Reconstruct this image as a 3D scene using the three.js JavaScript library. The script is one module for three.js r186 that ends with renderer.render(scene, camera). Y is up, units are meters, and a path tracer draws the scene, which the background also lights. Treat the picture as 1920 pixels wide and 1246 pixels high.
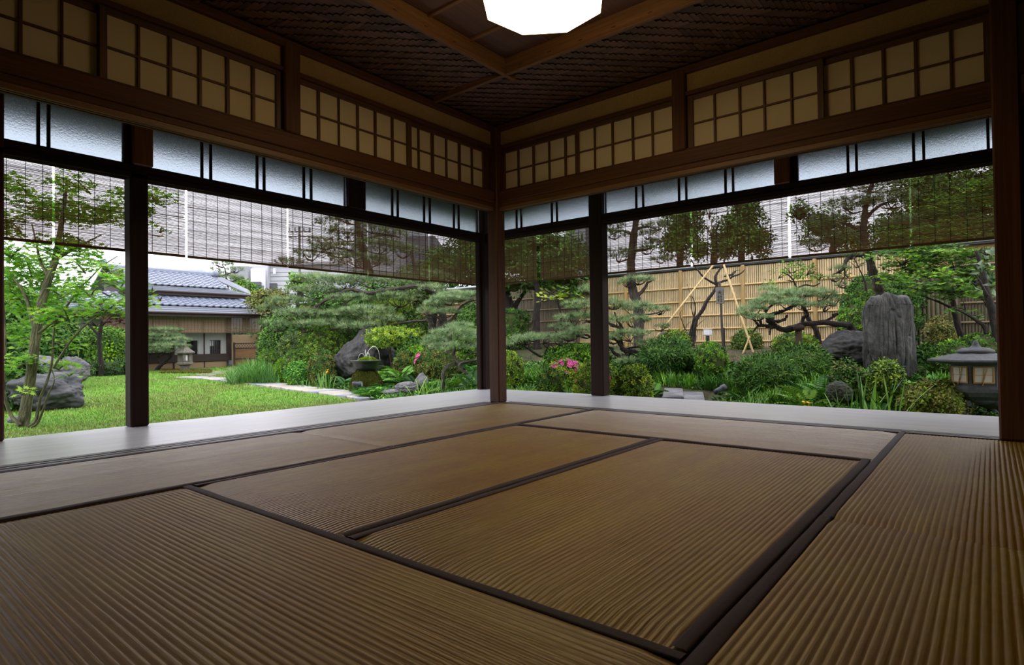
import * as THREE from 'three';
import { mergeGeometries, mergeVertices } from 'three/addons/utils/BufferGeometryUtils.js';
import { RectAreaLightUniformsLib } from 'three/addons/lights/RectAreaLightUniformsLib.js';

// ---------------------------------------------------------------- camera, sky, lamp, exposure
const scene = new THREE.Scene();
const FOCAL = 1099.66, IW = 1920, IH = 1246;
const camera = new THREE.PerspectiveCamera(2 * Math.atan(IH / 2 / FOCAL) * 180 / Math.PI, IW / IH, 0.05, 400);
camera.position.set(-3.8035, 0.5209, 3.2618);
camera.rotation.set(0.0144, -0.8867, -0.0126, 'YXZ');
camera.updateMatrixWorld(true);
scene.add(camera);
const renderer = new THREE.WebGLRenderer({ antialias: true });
renderer.toneMapping = THREE.LinearToneMapping;
renderer.toneMappingExposure = 1.0;
renderer.shadowMap.enabled = true;
const SKY_LEVEL = 2.9, LAMP_GLOW = 8.0, LAMP_LIGHT = 8.0;

// overcast sky: a pale, faintly lavender veil of cloud, the same all round
{
  const W = 256, Hh = 128, d = new Float32Array(W * Hh * 4);
  const vn = (x, y, z) => Math.sin(x * 3.1 + Math.sin(y * 2.3 + z) * 1.3) * Math.sin(y * 4.7 + Math.sin(z * 2.9 + x) * 1.1) * Math.sin(z * 3.7 + x * 1.3);
  for (let j = 0; j < Hh; j++) for (let i = 0; i < W; i++) {
    const el = ((j + 0.5) / Hh - 0.5) * Math.PI, az = (i + 0.5) / W * 2 * Math.PI, x = Math.cos(el) * Math.cos(az), y = Math.sin(el), z = Math.cos(el) * Math.sin(az);
    const c = 1 + 0.05 * vn(x, y, z) + 0.03 * vn(x * 2.7, y * 2.7, z * 2.7), k = y > 0 ? (0.92 + 0.12 * y) * c : 0.35;
    d.set([0.97 * k, 0.95 * k, 1.035 * k, 1], (j * W + i) * 4);
  }
  const t = new THREE.DataTexture(d, W, Hh, THREE.RGBAFormat, THREE.FloatType);
  t.mapping = THREE.EquirectangularReflectionMapping; t.magFilter = THREE.LinearFilter; t.needsUpdate = true;
  scene.background = t; scene.environment = t;
  scene.backgroundIntensity = SKY_LEVEL; scene.environmentIntensity = SKY_LEVEL;
}

// ---------------------------------------------------------------- helpers
const V = (x, y, z) => new THREE.Vector3(x, y, z);
function rngOf(seed) { let s = seed | 0; return () => { s = (s + 0x6d2b79f5) | 0; let t = Math.imul(s ^ (s >>> 15), 1 | s); t = (t + Math.imul(t ^ (t >>> 7), 61 | t)) ^ t; return ((t ^ (t >>> 14)) >>> 0) / 4294967296; }; }
let R = rngOf(11);
const rr = (a, b) => a + (b - a) * R();
const lerp = (a, b, t) => a + (b - a) * t, clamp = (x, a, b) => Math.min(b, Math.max(a, x));
const sstep = (a, b, x) => { const t = clamp((x - a) / (b - a), 0, 1); return t * t * (3 - 2 * t); };
// a spot in the garden found from its bearing, height and distance as surveyed from the photograph
const CAMQ = camera.quaternion.clone(), CAMP = camera.position.clone();
function at(u, v, t) { return V((u - IW / 2) / FOCAL, -(v - IH / 2) / FOCAL, -1).applyQuaternion(CAMQ).multiplyScalar(t).add(CAMP); }
const M = (px, t) => px * t / FOCAL;          // size in metres of a length seen at distance t

// hashed lattice noise
function hash3(x, y, z) { let h = Math.imul(x, 374761393) + Math.imul(y, 668265263) + Math.imul(z, 2147483647 ^ 0x27d4eb2f); h = Math.imul(h ^ (h >>> 13), 1274126177); return ((h ^ (h >>> 16)) >>> 0) / 4294967296; }
function noise3(x, y, z) {
  const xi = Math.floor(x), yi = Math.floor(y), zi = Math.floor(z), f = (t) => t * t * (3 - 2 * t), u = f(x - xi), v = f(y - yi), w = f(z - zi);
  const c = (i, j, k) => hash3(xi + i, yi + j, zi + k);
  return lerp(lerp(lerp(c(0, 0, 0), c(1, 0, 0), u), lerp(c(0, 1, 0), c(1, 1, 0), u), v), lerp(lerp(c(0, 0, 1), c(1, 0, 1), u), lerp(c(0, 1, 1), c(1, 1, 1), u), v), w) * 2 - 1;
}
const fbm = (x, y, z, o = 4) => { let s = 0, a = 0.5; for (let i = 0; i < o; i++) { s += a * noise3(x, y, z); x *= 2.03; y *= 2.03; z *= 2.03; a *= 0.5; } return s; };
// periodic 2d noise for tiling textures
function pnoise(x, y, px, py, s) {
  const xi = Math.floor(x), yi = Math.floor(y), f = (t) => t * t * (3 - 2 * t), u = f(x - xi), v = f(y - yi), m = (a, n) => ((a % n) + n) % n;
  const c = (i, j) => hash3(m(xi + i, px), m(yi + j, py), s);
  return lerp(lerp(c(0, 0), c(1, 0), u), lerp(c(0, 1), c(1, 1), u), v);
}
function tex(w, h, fn, srgb, rep) {
  const d = new Uint8Array(w * h * 4);
  for (let j = 0; j < h; j++) for (let i = 0; i < w; i++) { const c = fn(i / w, j / h); for (let k = 0; k < 3; k++) d[(j * w + i) * 4 + k] = clamp(Math.round((c.length ? c[k] : c) * 255), 0, 255); d[(j * w + i) * 4 + 3] = 255; }
  const t = new THREE.DataTexture(d, w, h, THREE.RGBAFormat);
  t.wrapS = t.wrapT = THREE.RepeatWrapping; t.magFilter = THREE.LinearFilter; t.minFilter = THREE.LinearFilter;
  if (srgb) t.colorSpace = THREE.SRGBColorSpace;
  if (rep) t.repeat.set(rep[0], rep[1]);
  t.needsUpdate = true; return t;
}
const GROUPS = { tatami_mat: 'straw mats of the room', transom_screen: 'paper transom screens', reed_blind: 'reed blinds', fern: 'ferns of the garden', iris_plant: 'irises of the garden', shrub: 'shrubs of the garden', hedge: 'clipped hedges', pine_tree: 'garden pines', maple_tree: 'garden maples', broadleaf_tree: 'trees round the garden', garden_spotlight: 'garden spotlights', bamboo_prop: 'bamboo props', bamboo_fence: 'bamboo fences', stone_lantern: 'stone lanterns', apartment_building: 'buildings beyond the garden', rock: 'garden rocks' };
const used = new Map();
function numbered(n) { const k = used.get(n) ?? 0; used.set(n, k + 1); return k ? n + '_' + String(k).padStart(3, '0') : n; }
function thing(name, label, category, pos, group) {
  const o = new THREE.Group(); o.name = numbered(name); if (pos) o.position.copy(pos); o.userData = { label, category };
  if (group ?? GROUPS[name]) o.userData.group = group ?? GROUPS[name];
  scene.add(o); return o;
}
function shade(m) { m.castShadow = true; m.receiveShadow = true; return m; }
// a part: geometry given in world metres when the parent stands at the origin, else in the parent's own
function part(parent, name, geo, mat, label) { const m = shade(new THREE.Mesh(geo, mat)); m.name = name; if (label) m.userData.label = label; parent.add(m); return m; }
function struct(name, label, category, geo, mat, pos) {
  const m = geo ? shade(new THREE.Mesh(geo, mat)) : new THREE.Group(); m.name = numbered(name); m.userData = { label, category, kind: 'structure' };
  if (pos) m.position.copy(pos);
  scene.add(m); return m;
}
function inst(parent, name, geo, mat, mats, cols, stuff) {
  const m = shade(new THREE.InstancedMesh(geo, mat, mats.length)); m.name = name;
  mats.forEach((q, i) => { m.setMatrixAt(i, q); if (cols) m.setColorAt(i, cols[i]); });
  if (stuff !== false) m.userData.kind = 'stuff';
  parent.add(m); return m;
}
const merge = (a) => mergeGeometries(a.map((g) => { g = g.index ? g.toNonIndexed() : g; for (const k of Object.keys(g.attributes)) if (!['position', 'normal', 'uv'].includes(k)) g.deleteAttribute(k); return g; }));
// chamfered box centred at (x, y, z), uv in metres with u along the longest side
function bx(w, h, d, x = 0, y = 0, z = 0, ch = 0.003, ru) {
  ch = Math.min(ch, w * 0.3, h * 0.3, d * 0.3);
  const H = [w / 2, h / 2, d / 2], P = [], T = [];
  const pt = (sx, sy, sz, ax) => { const s = [sx, sy, sz]; return s.map((q, i) => q * (H[i] - (i === ax ? 0 : ch))); };
  const quad = (a, b, c, e, n) => {
    const va = V(...a), nn = V(...b).sub(va).cross(V(...c).sub(va));
    const l = nn.dot(V(...n)) >= 0 ? [a, b, c, a, c, e] : [a, c, b, a, e, c]; for (const p of l) P.push(...p);
  };
  const tri = (a, b, c, n) => { const va = V(...a), nn = V(...b).sub(va).cross(V(...c).sub(va)); for (const p of nn.dot(V(...n)) >= 0 ? [a, b, c] : [a, c, b]) P.push(...p); };
  for (let ax = 0; ax < 3; ax++) for (const s of [-1, 1]) {
    const o = [(ax + 1) % 3, (ax + 2) % 3], mk = (p, q) => { const t = [0, 0, 0]; t[ax] = s; t[o[0]] = p; t[o[1]] = q; return pt(...t, ax); }, n = [0, 0, 0]; n[ax] = s;
    quad(mk(-1, -1), mk(1, -1), mk(1, 1), mk(-1, 1), n);
  }
  for (let ax = 0; ax < 3; ax++) for (const p of [-1, 1]) for (const q of [-1, 1]) {
    const o = [(ax + 1) % 3, (ax + 2) % 3], mk = (e, face) => { const t = [0, 0, 0]; t[ax] = e; t[o[0]] = p; t[o[1]] = q; return pt(...t, face); }, n = [0, 0, 0]; n[o[0]] = p; n[o[1]] = q;
    quad(mk(-1, o[0]), mk(1, o[0]), mk(1, o[1]), mk(-1, o[1]), n);
  }
  for (const a of [-1, 1]) for (const b of [-1, 1]) for (const c of [-1, 1]) tri(pt(a, b, c, 0), pt(a, b, c, 1), pt(a, b, c, 2), [a, b, c]);
  const g = new THREE.BufferGeometry(); g.setAttribute('position', new THREE.Float32BufferAttribute(P, 3)); g.computeVertexNormals();
  const L = w >= h && w >= d ? 0 : h >= d ? 1 : 2; uvBox(g, L, ru ?? (Math.abs(Math.sin(x * 12.9 + y * 78.2 + z * 37.7)) * 7.3));
  g.translate(x, y, z); return g;
}
function uvBox(g, L, off = 0) {
  const p = g.attributes.position, n = g.attributes.normal, uv = [];
  for (let i = 0; i < p.count; i++) {
    const N = [n.getX(i), n.getY(i), n.getZ(i)].map(Math.abs), q = [p.getX(i), p.getY(i), p.getZ(i)], a = N[0] >= N[1] && N[0] >= N[2] ? 0 : N[1] >= N[2] ? 1 : 2;
    const o = [0, 1, 2].filter((k) => k !== a), ua = o.includes(L) ? L : o[0], va = o.find((k) => k !== ua);
    uv.push(q[ua] + off, q[va] + off * 0.37 + a * 0.13);
  }
  g.setAttribute('uv', new THREE.Float32BufferAttribute(uv, 2)); return g;
}
const span = (x0, x1, y0, y1, z0, z1, ch, ru) => bx(Math.abs(x1 - x0), Math.abs(y1 - y0), Math.abs(z1 - z0), (x0 + x1) / 2, (y0 + y1) / 2, (z0 + z1) / 2, ch, ru);
// tapering limb through points, radii along it; knobbly when asked
function limb(pts, radii, sides = 7, seg, knob = 0, seed = 1) {
  const curve = new THREE.CatmullRomCurve3(pts, false, 'centripetal'), n = seg ?? Math.max(4, pts.length * 4), P = [], N = [], U = [], I = [];
  let nor = null, prev = null, len = 0, last = null;
  for (let i = 0; i <= n; i++) {
    const t = i / n, p = curve.getPoint(t), tg = curve.getTangent(t);
    if (!nor) nor = Math.abs(tg.y) < 0.9 ? V(0, 1, 0).cross(tg).normalize() : V(1, 0, 0).cross(tg).normalize();
    else { nor = nor.clone().sub(tg.clone().multiplyScalar(nor.dot(tg))).normalize(); }
    const bi = tg.clone().cross(nor), k = t * (radii.length - 1), a = Math.min(Math.floor(k), radii.length - 2), r = lerp(radii[a], radii[a + 1], k - a);
    if (last) len += p.distanceTo(last); last = p;
    for (let j = 0; j <= sides; j++) {
      const th = j / sides * Math.PI * 2, d = nor.clone().multiplyScalar(Math.cos(th)).add(bi.clone().multiplyScalar(Math.sin(th)));
      const q = r * (1 + knob * fbm((p.x + Math.cos(th) * r) * 4 / Math.max(0.02, r * 8) + seed, (p.y) * 4 / Math.max(0.02, r * 8), (p.z + Math.sin(th) * r) * 4 / Math.max(0.02, r * 8), 3));
      P.push(p.x + d.x * q, p.y + d.y * q, p.z + d.z * q); N.push(d.x, d.y, d.z); U.push(len, j / sides * r * 6.28);
    }
  }
  for (let i = 0; i < n; i++) for (let j = 0; j < sides; j++) { const a = i * (sides + 1) + j, b = a + sides + 1; I.push(a, b, a + 1, b, b + 1, a + 1); }
  // close the ends
  for (const [e, s] of [[0, -1], [n, 1]]) { const c = P.length / 3, p = curve.getPoint(e / n), tg = curve.getTangent(e / n).multiplyScalar(s); P.push(p.x, p.y, p.z); N.push(tg.x, tg.y, tg.z); U.push(0, 0); for (let j = 0; j < sides; j++) { const a = e * (sides + 1) + j; I.push(...(s < 0 ? [c, a, a + 1] : [c, a + 1, a])); } }
  const g = new THREE.BufferGeometry(); g.setAttribute('position', new THREE.Float32BufferAttribute(P, 3)); g.setAttribute('normal', new THREE.Float32BufferAttribute(N, 3)); g.setAttribute('uv', new THREE.Float32BufferAttribute(U, 2)); g.setIndex(I);
  g.computeVertexNormals(); return g;
}
const rod = (a, b, r, sides = 6) => limb([a, a.clone().lerp(b, 0.5), b], [r, r], sides, 2);
function lathe(prof, seg = 24, flat) { const g = new THREE.LatheGeometry(prof.map(([r, y]) => new THREE.Vector2(r, y)), seg); if (flat) { const f = g.toNonIndexed(); f.computeVertexNormals(); return f; } return g; }
const placed = (g, x, y, z, ry = 0, rx = 0, rz = 0) => g.applyMatrix4(new THREE.Matrix4().compose(V(x, y, z), new THREE.Quaternion().setFromEuler(new THREE.Euler(rx, ry, rz, 'YXZ')), V(1, 1, 1)));

// ---------------------------------------------------------------- materials
const col = (h) => new THREE.Color(h);
const std = (o) => { o = { ...o }; return new THREE.MeshPhysicalMaterial({ roughness: 0.7, metalness: 0, ...o }); };
const grainTex = tex(512, 256, (u, v) => {
  const w = pnoise(u * 3, v * 6, 3, 6, 1) * 0.35, l = pnoise(u * 6, (v + w * 0.12) * 60, 6, 60, 2), f = pnoise(u * 40, v * 200, 40, 200, 3), b = pnoise(u * 2, (v + w * 0.1) * 14, 2, 14, 4);
  const k = 0.66 + 0.18 * l + 0.08 * f + 0.16 * b; return [k, k * 0.985, k * 0.965];
}, true, [0.7, 2.6]);
const grainBump = tex(512, 256, (u, v) => 0.5 + 0.3 * (pnoise(u * 6, v * 70, 6, 70, 2) - 0.5) + 0.3 * (pnoise(u * 40, v * 220, 40, 220, 3) - 0.5), false, [0.7, 2.6]);
const wood = (h, rough = 0.5, o = {}) => std({ color: col(h), map: grainTex, bumpMap: grainBump, bumpScale: 0.0006, roughness: rough, ...o });
const MAT = {
  timber: wood('#5e3b20', 0.6, { specularIntensity: 0.6 }), timberDark: wood('#41291b', 0.5), timberOuter: wood('#33211a', 0.75, { specularIntensity: 0.5 }), lattice: wood('#644426', 0.55), batten: wood('#7c5a38', 0.5),
  redwood: wood('#5a2420', 0.5), deckEdge: wood('#3a2a22', 0.7),
};
const speck = tex(256, 256, (u, v) => { const k = 0.9 + 0.10 * pnoise(u * 120, v * 120, 120, 120, 5) + 0.04 * (pnoise(u * 8, v * 8, 8, 8, 6) - 0.5); return [k, k, k]; }, true, [1.5, 1.5]);
MAT.plaster = std({ color: col('#a58b5c'), map: speck, bumpMap: speck, bumpScale: 0.0004, roughness: 0.95 });
MAT.paper = std({ color: col('#e6d6b2'), roughness: 0.9, transmission: 0.25, side: THREE.DoubleSide });
// ================================================================ THE ROOM
const WL = -1.047, WR = 1.0;                    // outer lines of the veranda
const XB = -6.2, ZB = 5.6;                      // far ends of the room behind the camera
const matLen = 1.91, matW = 0.955;

// sub-floor under the mats
struct('floor', 'timber floor under the straw mats', 'floor', span(XB, 0.1, -0.3, -0.05, -0.1, ZB, 0), MAT.timberDark);
// veranda boards: pale worn wood, wiped smooth, running along each side
const deckMap = tex(1024, 256, (u, v) => {
  const s = pnoise(u * 5, v * 40, 5, 40, 21), f = pnoise(u * 30, v * 180, 30, 180, 22), k = 0.86 + 0.07 * (s - 0.5) + 0.06 * (f - 0.5); return [k * 0.99, k * 0.99, k];
}, true, [0.45, 0.9]);
const deckBump = tex(512, 256, (u, v) => 0.6 * pnoise(u * 5, v * 9, 5, 9, 27) + 0.12 * pnoise(u * 14, v * 90, 14, 90, 28), false, [0.45, 0.9]);
MAT.deck = std({ color: col('#f4f5f7'), map: deckMap, roughness: 0.3, bumpMap: deckBump, bumpScale: 0.0016 });
struct('floor', 'pale worn veranda boards beside the lawn', 'floor', span(XB, 1.06, -0.07, 0, WL - 0.06, -0.12, 0.004), MAT.deck);
struct('floor', 'pale worn veranda boards beside the bamboo fence garden', 'floor', span(0.06, WR + 0.06, -0.07, 0, -0.12, ZB, 0.004), MAT.deck);
struct('trim', 'dark timber edge under the veranda beside the lawn', 'edge beam', span(XB, 1.08, -0.26, -0.012, WL - 0.1, WL - 0.055, 0.006), MAT.deckEdge);
struct('trim', 'dark timber edge under the veranda facing the bamboo fence', 'edge beam', span(WR + 0.055, WR + 0.1, -0.26, -0.012, WL - 0.1, ZB, 0.006), MAT.deckEdge);
struct('wall_under', 'dark skirting closing the gap under the veranda', 'skirting', merge([span(XB, 0.9, -0.9, -0.2, WL + 0.02, WL + 0.06, 0), span(WR - 0.06, WR - 0.02, -0.9, -0.2, WL, ZB, 0)]), MAT.deckEdge);

// grooved sills between mats and veranda
function sill(name, label, alongX, a0, a1, b0, b1) {
  // strips across the sill: ridge / groove / ridge / groove / ridge
  const cuts = [0, 0.30, 0.40, 0.62, 0.72, 1], g = [];
  for (let i = 0; i < 5; i++) { const p = lerp(b0, b1, cuts[i]), q = lerp(b0, b1, cuts[i + 1]), top = i % 2 ? -0.014 : 0.003; g.push(alongX ? span(a0, a1, -0.06, top, p, q, 0.0012) : span(p, q, -0.06, top, a0, a1, 0.0012)); }
  const s = struct(name, label, 'sill', merge([g[0], g[1]]), MAT.timberDark);
  part(s, 'ridge', g[2], MAT.timberDark); part(s, 'groove', g[3], MAT.timberDark); part(s, 'ridge', g[4], MAT.timberDark);
}
sill('trim', 'grooved dark wood sliding-door sill along the lawn side mats', true, XB, -0.05, -0.115, 0.045);
sill('trim', 'grooved dark wood sliding-door sill along the garden side mats', false, 0.06, ZB, 0.095, -0.02);

// ---- straw mats: corrugated rush surface with two cloth borders each
const rushMap = tex(1024, 512, (u, v) => {
  const f = pnoise(u * 24, v * 256, 24, 256, 31), p = pnoise(u * 6, v * 6, 6, 6, 32), q = pnoise(u * 60, v * 40, 60, 40, 33), h = pnoise(u * 3, v * 70, 3, 70, 34);
  const k = 0.74 + 0.08 * (f - 0.5) + 0.09 * (p - 0.5) + 0.05 * (q - 0.5) + 0.05 * (h - 0.5), g = (p - 0.5) * 0.05; return [k * (0.82 - g), k * (0.71 + g * 0.3), k * (0.36 - g)];
}, true, [0.9, 1.6]);
MAT.rush = std({ color: col('#fff3dc'), map: rushMap, roughness: 0.46, specularIntensity: 1, ior: 1.68, anisotropy: 0.85, anisotropyRotation: 0, bumpMap: tex(256, 512, (u, v) => 0.5 + 0.5 * (pnoise(u * 6, v * 128, 6, 128, 36) - 0.5) + 0.4 * (pnoise(u * 90, v * 128, 90, 128, 37) - 0.5), false, [2, 4]), bumpScale: 0.0004 });
const clothTex = tex(256, 256, (u, v) => { const k = 0.82 + 0.14 * Math.sin(u * 256 * Math.PI) * Math.sin(v * 256 * Math.PI) + 0.1 * (pnoise(u * 30, v * 30, 30, 30, 38) - 0.5); return [k, k, k]; }, true, [6, 6]);
MAT.border = std({ color: col('#4b3a3d'), map: clothTex, roughness: 0.8, sheen: 0.3, sheenColor: col('#6a5560') });
function rushGeo(len, width, seed) {
  const pitch = 0.0162, n = Math.round(width / pitch), P = [], U = [], I = [], prof = [0, 0.14, 0.5, 0.86], NL = 30;
  for (let i = 0; i <= n; i++) for (const f of i < n ? prof : [0]) {
    const b = (i + f) / n, h = 0.0024 * Math.pow(Math.sin(f * Math.PI), 0.45);
    for (let k = 0; k <= NL; k++) {
      const a = k / NL, e = Math.min(1, Math.min(a, 1 - a) * len / 0.02, 1);
      const wob = 0.0007 * noise3(i * 0.35 + seed, a * 9, seed) * (f > 0 && f < 1 ? 1 : 0.7), und = 0.0008 * noise3(b * 4 + seed * 3, a * 6, 9.3);
      P.push((a - 0.5) * len, h * (0.92 + 0.16 * hash3(i, seed | 0, 3)) + und - (1 - e) * 0.006, (b - 0.5) * width + wob); U.push(a * len + seed * 0.37, b * width + seed * 0.21);
    }
  }
  const rows = n * 4 + 1;
  for (let i = 0; i < rows - 1; i++) for (let k = 0; k < NL; k++) { const p = i * (NL + 1) + k, q = p + NL + 1; I.push(p, q, p + 1, q, q + 1, p + 1); }
  const g = new THREE.BufferGeometry(); g.setAttribute('position', new THREE.Float32BufferAttribute(P, 3)); g.setAttribute('uv', new THREE.Float32BufferAttribute(U, 2)); g.setIndex(I); g.computeVertexNormals(); return g;
}
function borderGeo(len, w, seed) {
  const P = [], U = [], I = [], NL = 40, prof = [[-0.5, -0.012], [-0.47, 0.001], [-0.3, 0.0038], [0, 0.0046], [0.3, 0.0042], [0.46, 0.0036], [0.5, 0.0005]];
  for (const [b, h] of prof) for (let k = 0; k <= NL; k++) { const a = k / NL; P.push((a - 0.5) * len, h + 0.0012 * noise3(a * 14 + seed, b * 2, 4), b * w + (b > 0.4 ? 0.0022 * noise3(a * 10 + seed, 7, 1) : 0)); U.push(a * len, b * w); }
  for (let i = 0; i < prof.length - 1; i++) for (let k = 0; k < NL; k++) { const p = i * (NL + 1) + k, q = p + NL + 1; I.push(p, q, p + 1, q, q + 1, p + 1); }
  const g = new THREE.BufferGeometry(); g.setAttribute('position', new THREE.Float32BufferAttribute(P, 3)); g.setAttribute('uv', new THREE.Float32BufferAttribute(U, 2)); g.setIndex(I); g.computeVertexNormals(); return g;
}
const BORD = 0.034;
function tatami(label, x0, x1, z0, z1, seed) {
  const alongX = (x1 - x0) > (z1 - z0), len = (alongX ? x1 - x0 : z1 - z0) - 0.002, w = (alongX ? z1 - z0 : x1 - x0) - 0.002;
  const t = thing('tatami_mat', label, 'mat', V((x0 + x1) / 2, 0, (z0 + z1) / 2)); t.rotation.y = alongX ? 0 : Math.PI / 2;
  part(t, 'straw_core', bx(len, 0.045, w, 0, -0.0275, 0, 0.003), MAT.rush);
  part(t, 'rush_surface', rushGeo(len, w - 2 * BORD, seed), MAT.rush);
  const b = borderGeo(len, BORD, seed);
  const p = part(t, 'border', b, MAT.border); p.position.z = w / 2 - BORD / 2 ; p.rotation.y = Math.PI;
  const q = part(t, 'border', b, MAT.border); q.position.z = -w / 2 + BORD / 2;
  return t;
}
const W1 = matW, L1 = matLen, Z0 = 0.05, X0 = -0.005;
tatami('straw mat in the far corner against the dark corner post', -L1, X0, Z0, W1, 1);
tatami('grey-looking straw mat along the lawn sill, left of the dotted seam', -2 * L1, -L1, Z0, W1, 2);
tatami('straw mat running along the garden sill, right of the corner post', -W1, X0, W1, W1 + L1, 3);
tatami('upper of the two middle straw mats, nearer the lawn', -W1 - L1, -W1, W1, 2 * W1, 4);
tatami('lower of the two middle straw mats, with golden centre', -W1 - L1, -W1, 2 * W1, 3 * W1, 5);
tatami('ribbed straw mat reaching the garden sill at the right post', -L1, X0, 3 * W1, 4 * W1, 6);
tatami('ribbed straw mat in the lower right corner of the picture', -2 * L1, -L1, 3 * W1, 4 * W1, 7);
tatami('large ribbed straw mat filling the lower left foreground', -4 * W1, -3 * W1, W1, W1 + L1, 8);
// the rest of the flooring behind the camera
tatami('straw mat beside the camera at the lawn sill', -2 * L1 - L1, -2 * L1, Z0, W1, 9);
tatami('straw mat behind the foreground mat', -5 * W1, -4 * W1, W1, W1 + L1, 10);
tatami('straw mat behind the lower right mat', -2 * L1 - L1, -2 * L1, 3 * W1, 4 * W1, 11);
struct('floor', 'bare boards behind the mats at the back of the room', 'floor', merge([span(XB, X0, -0.05, -0.004, 4 * W1, ZB, 0), span(XB, -5 * W1, -0.05, -0.004, W1, 3 * W1, 0)]), MAT.timber);

// ---- posts and beams of the inner frame
const postLab = (n, l, x0, x1, y0, y1, z0, z1, m = MAT.timber) => struct(n, l, 'post', span(x0, x1, y0, y1, z0, z1, 0.008), m);
postLab('pillar', 'square corner post where the two open sides meet', -0.056, 0.05, 0.004, 2.33, -0.05, 0.058);
postLab('pillar', 'square post at the right end of the garden opening', -0.045, 0.06, 0.004, 2.33, 3.287, 3.395);
postLab('pillar', 'short upper post between the left transom screens', -1.957, -1.851, 1.79, 2.33, -0.05, 0.035);
postLab('pillar', 'short upper post between the right transom screens', -0.035, 0.05, 1.79, 2.33, 1.612, 1.707);
postLab('pillar', 'post at the left end of the lawn opening, out of view', -3.72, -3.62, 0.004, 2.33, -0.05, 0.05);
function innerBeam(label, alongX, a0, a1, sgn) {
  // sgn: direction towards the room across the beam
  const B = (p, q, y0, y1, ch) => alongX ? span(a0, a1, y0, y1, p, q, ch) : span(p, q, y0, y1, a0, a1, ch);
  const s = struct('lintel', label, 'beam', B(sgn > 0 ? -0.045 : -0.032, sgn > 0 ? 0.032 : 0.045, 1.692, 1.787, 0.005), MAT.timber), D = (d0, d1, y0, y1, ch) => B(Math.min(sgn * d0, sgn * d1), Math.max(sgn * d0, sgn * d1), y0, y1, ch);
  part(s, 'fascia', D(-0.05, 0.021, 1.656, 1.692, 0.003), MAT.timber);
  part(s, 'track', D(0.006, 0.021, 1.626, 1.656, 0.002), MAT.batten); part(s, 'track', D(-0.018, -0.006, 1.626, 1.656, 0.002), MAT.batten); part(s, 'track', D(-0.05, -0.032, 1.626, 1.656, 0.002), MAT.timber);
  part(s, 'transom_sill', D(-0.05, 0.02, 1.787, 1.797, 0.001), MAT.timber);
  return s;
}
innerBeam('dark moulded lintel beam over the lawn opening', true, XB, -0.05, 1);
innerBeam('dark moulded lintel beam over the garden opening', false, 0.05, ZB, -1);
function headBeam(label, alongX, a0, a1, sgn) {
  const B = (p, q, y0, y1, ch) => alongX ? span(a0, a1, y0, y1, p, q, ch) : span(p, q, y0, y1, a0, a1, ch);
  const s = struct('lintel', label, 'rail', B(sgn > 0 ? -0.05 : -0.022, sgn > 0 ? 0.022 : 0.05, 2.152, 2.178, 0.002), MAT.timber);
  return s;
}
headBeam('thin head rail over the left transom screens', true, XB, -0.05, 1);
headBeam('thin head rail over the right transom screens', false, 0.05, ZB, -1);
struct('wall_left', 'narrow band of tan plaster over the left transom screens', 'wall', span(XB, -0.05, 2.178, 2.36, -0.06, -0.004, 0), MAT.plaster);
struct('wall_right', 'narrow band of tan plaster over the right transom screens', 'wall', span(0.004, 0.06, 2.178, 2.36, 0.05, ZB, 0), MAT.plaster);
struct('trim', 'wooden cornice along the left wall under the ceiling', 'cornice', span(XB, 0.0, 2.302, 2.348, -0.03, 0.03, 0.003), MAT.timber);
struct('trim', 'wooden cornice along the right wall under the ceiling', 'cornice', span(-0.03, 0.03, 2.302, 2.348, 0.0, ZB, 0.003), MAT.timber);
// closed stretches of wall behind the frame edges
struct('wall_left', 'plaster wall beyond the left end of the lawn opening', 'wall', span(XB, -3.72, -0.05, 2.36, -0.05, -0.01, 0), MAT.plaster);
struct('wall_right', 'plaster wall beyond the right post, above the beam', 'wall', span(0.01, 0.05, 1.79, 2.36, 3.395, ZB, 0), MAT.plaster);
struct('door_1', 'dark wooden sliding door beyond the right post', 'door', span(0.01, 0.04, 0, 1.64, 3.395, ZB, 0.003), MAT.timberDark);
struct('wall_back', 'plaster wall at the back of the room, behind the camera', 'wall', span(XB - 0.15, XB, -0.3, 2.6, -1.2, ZB + 0.15, 0), MAT.plaster);
struct('wall_front', 'plaster wall at the near side of the room, behind the camera', 'wall', span(XB, WR + 0.1, -0.3, 2.6, ZB, ZB + 0.15, 0), MAT.plaster);

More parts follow.
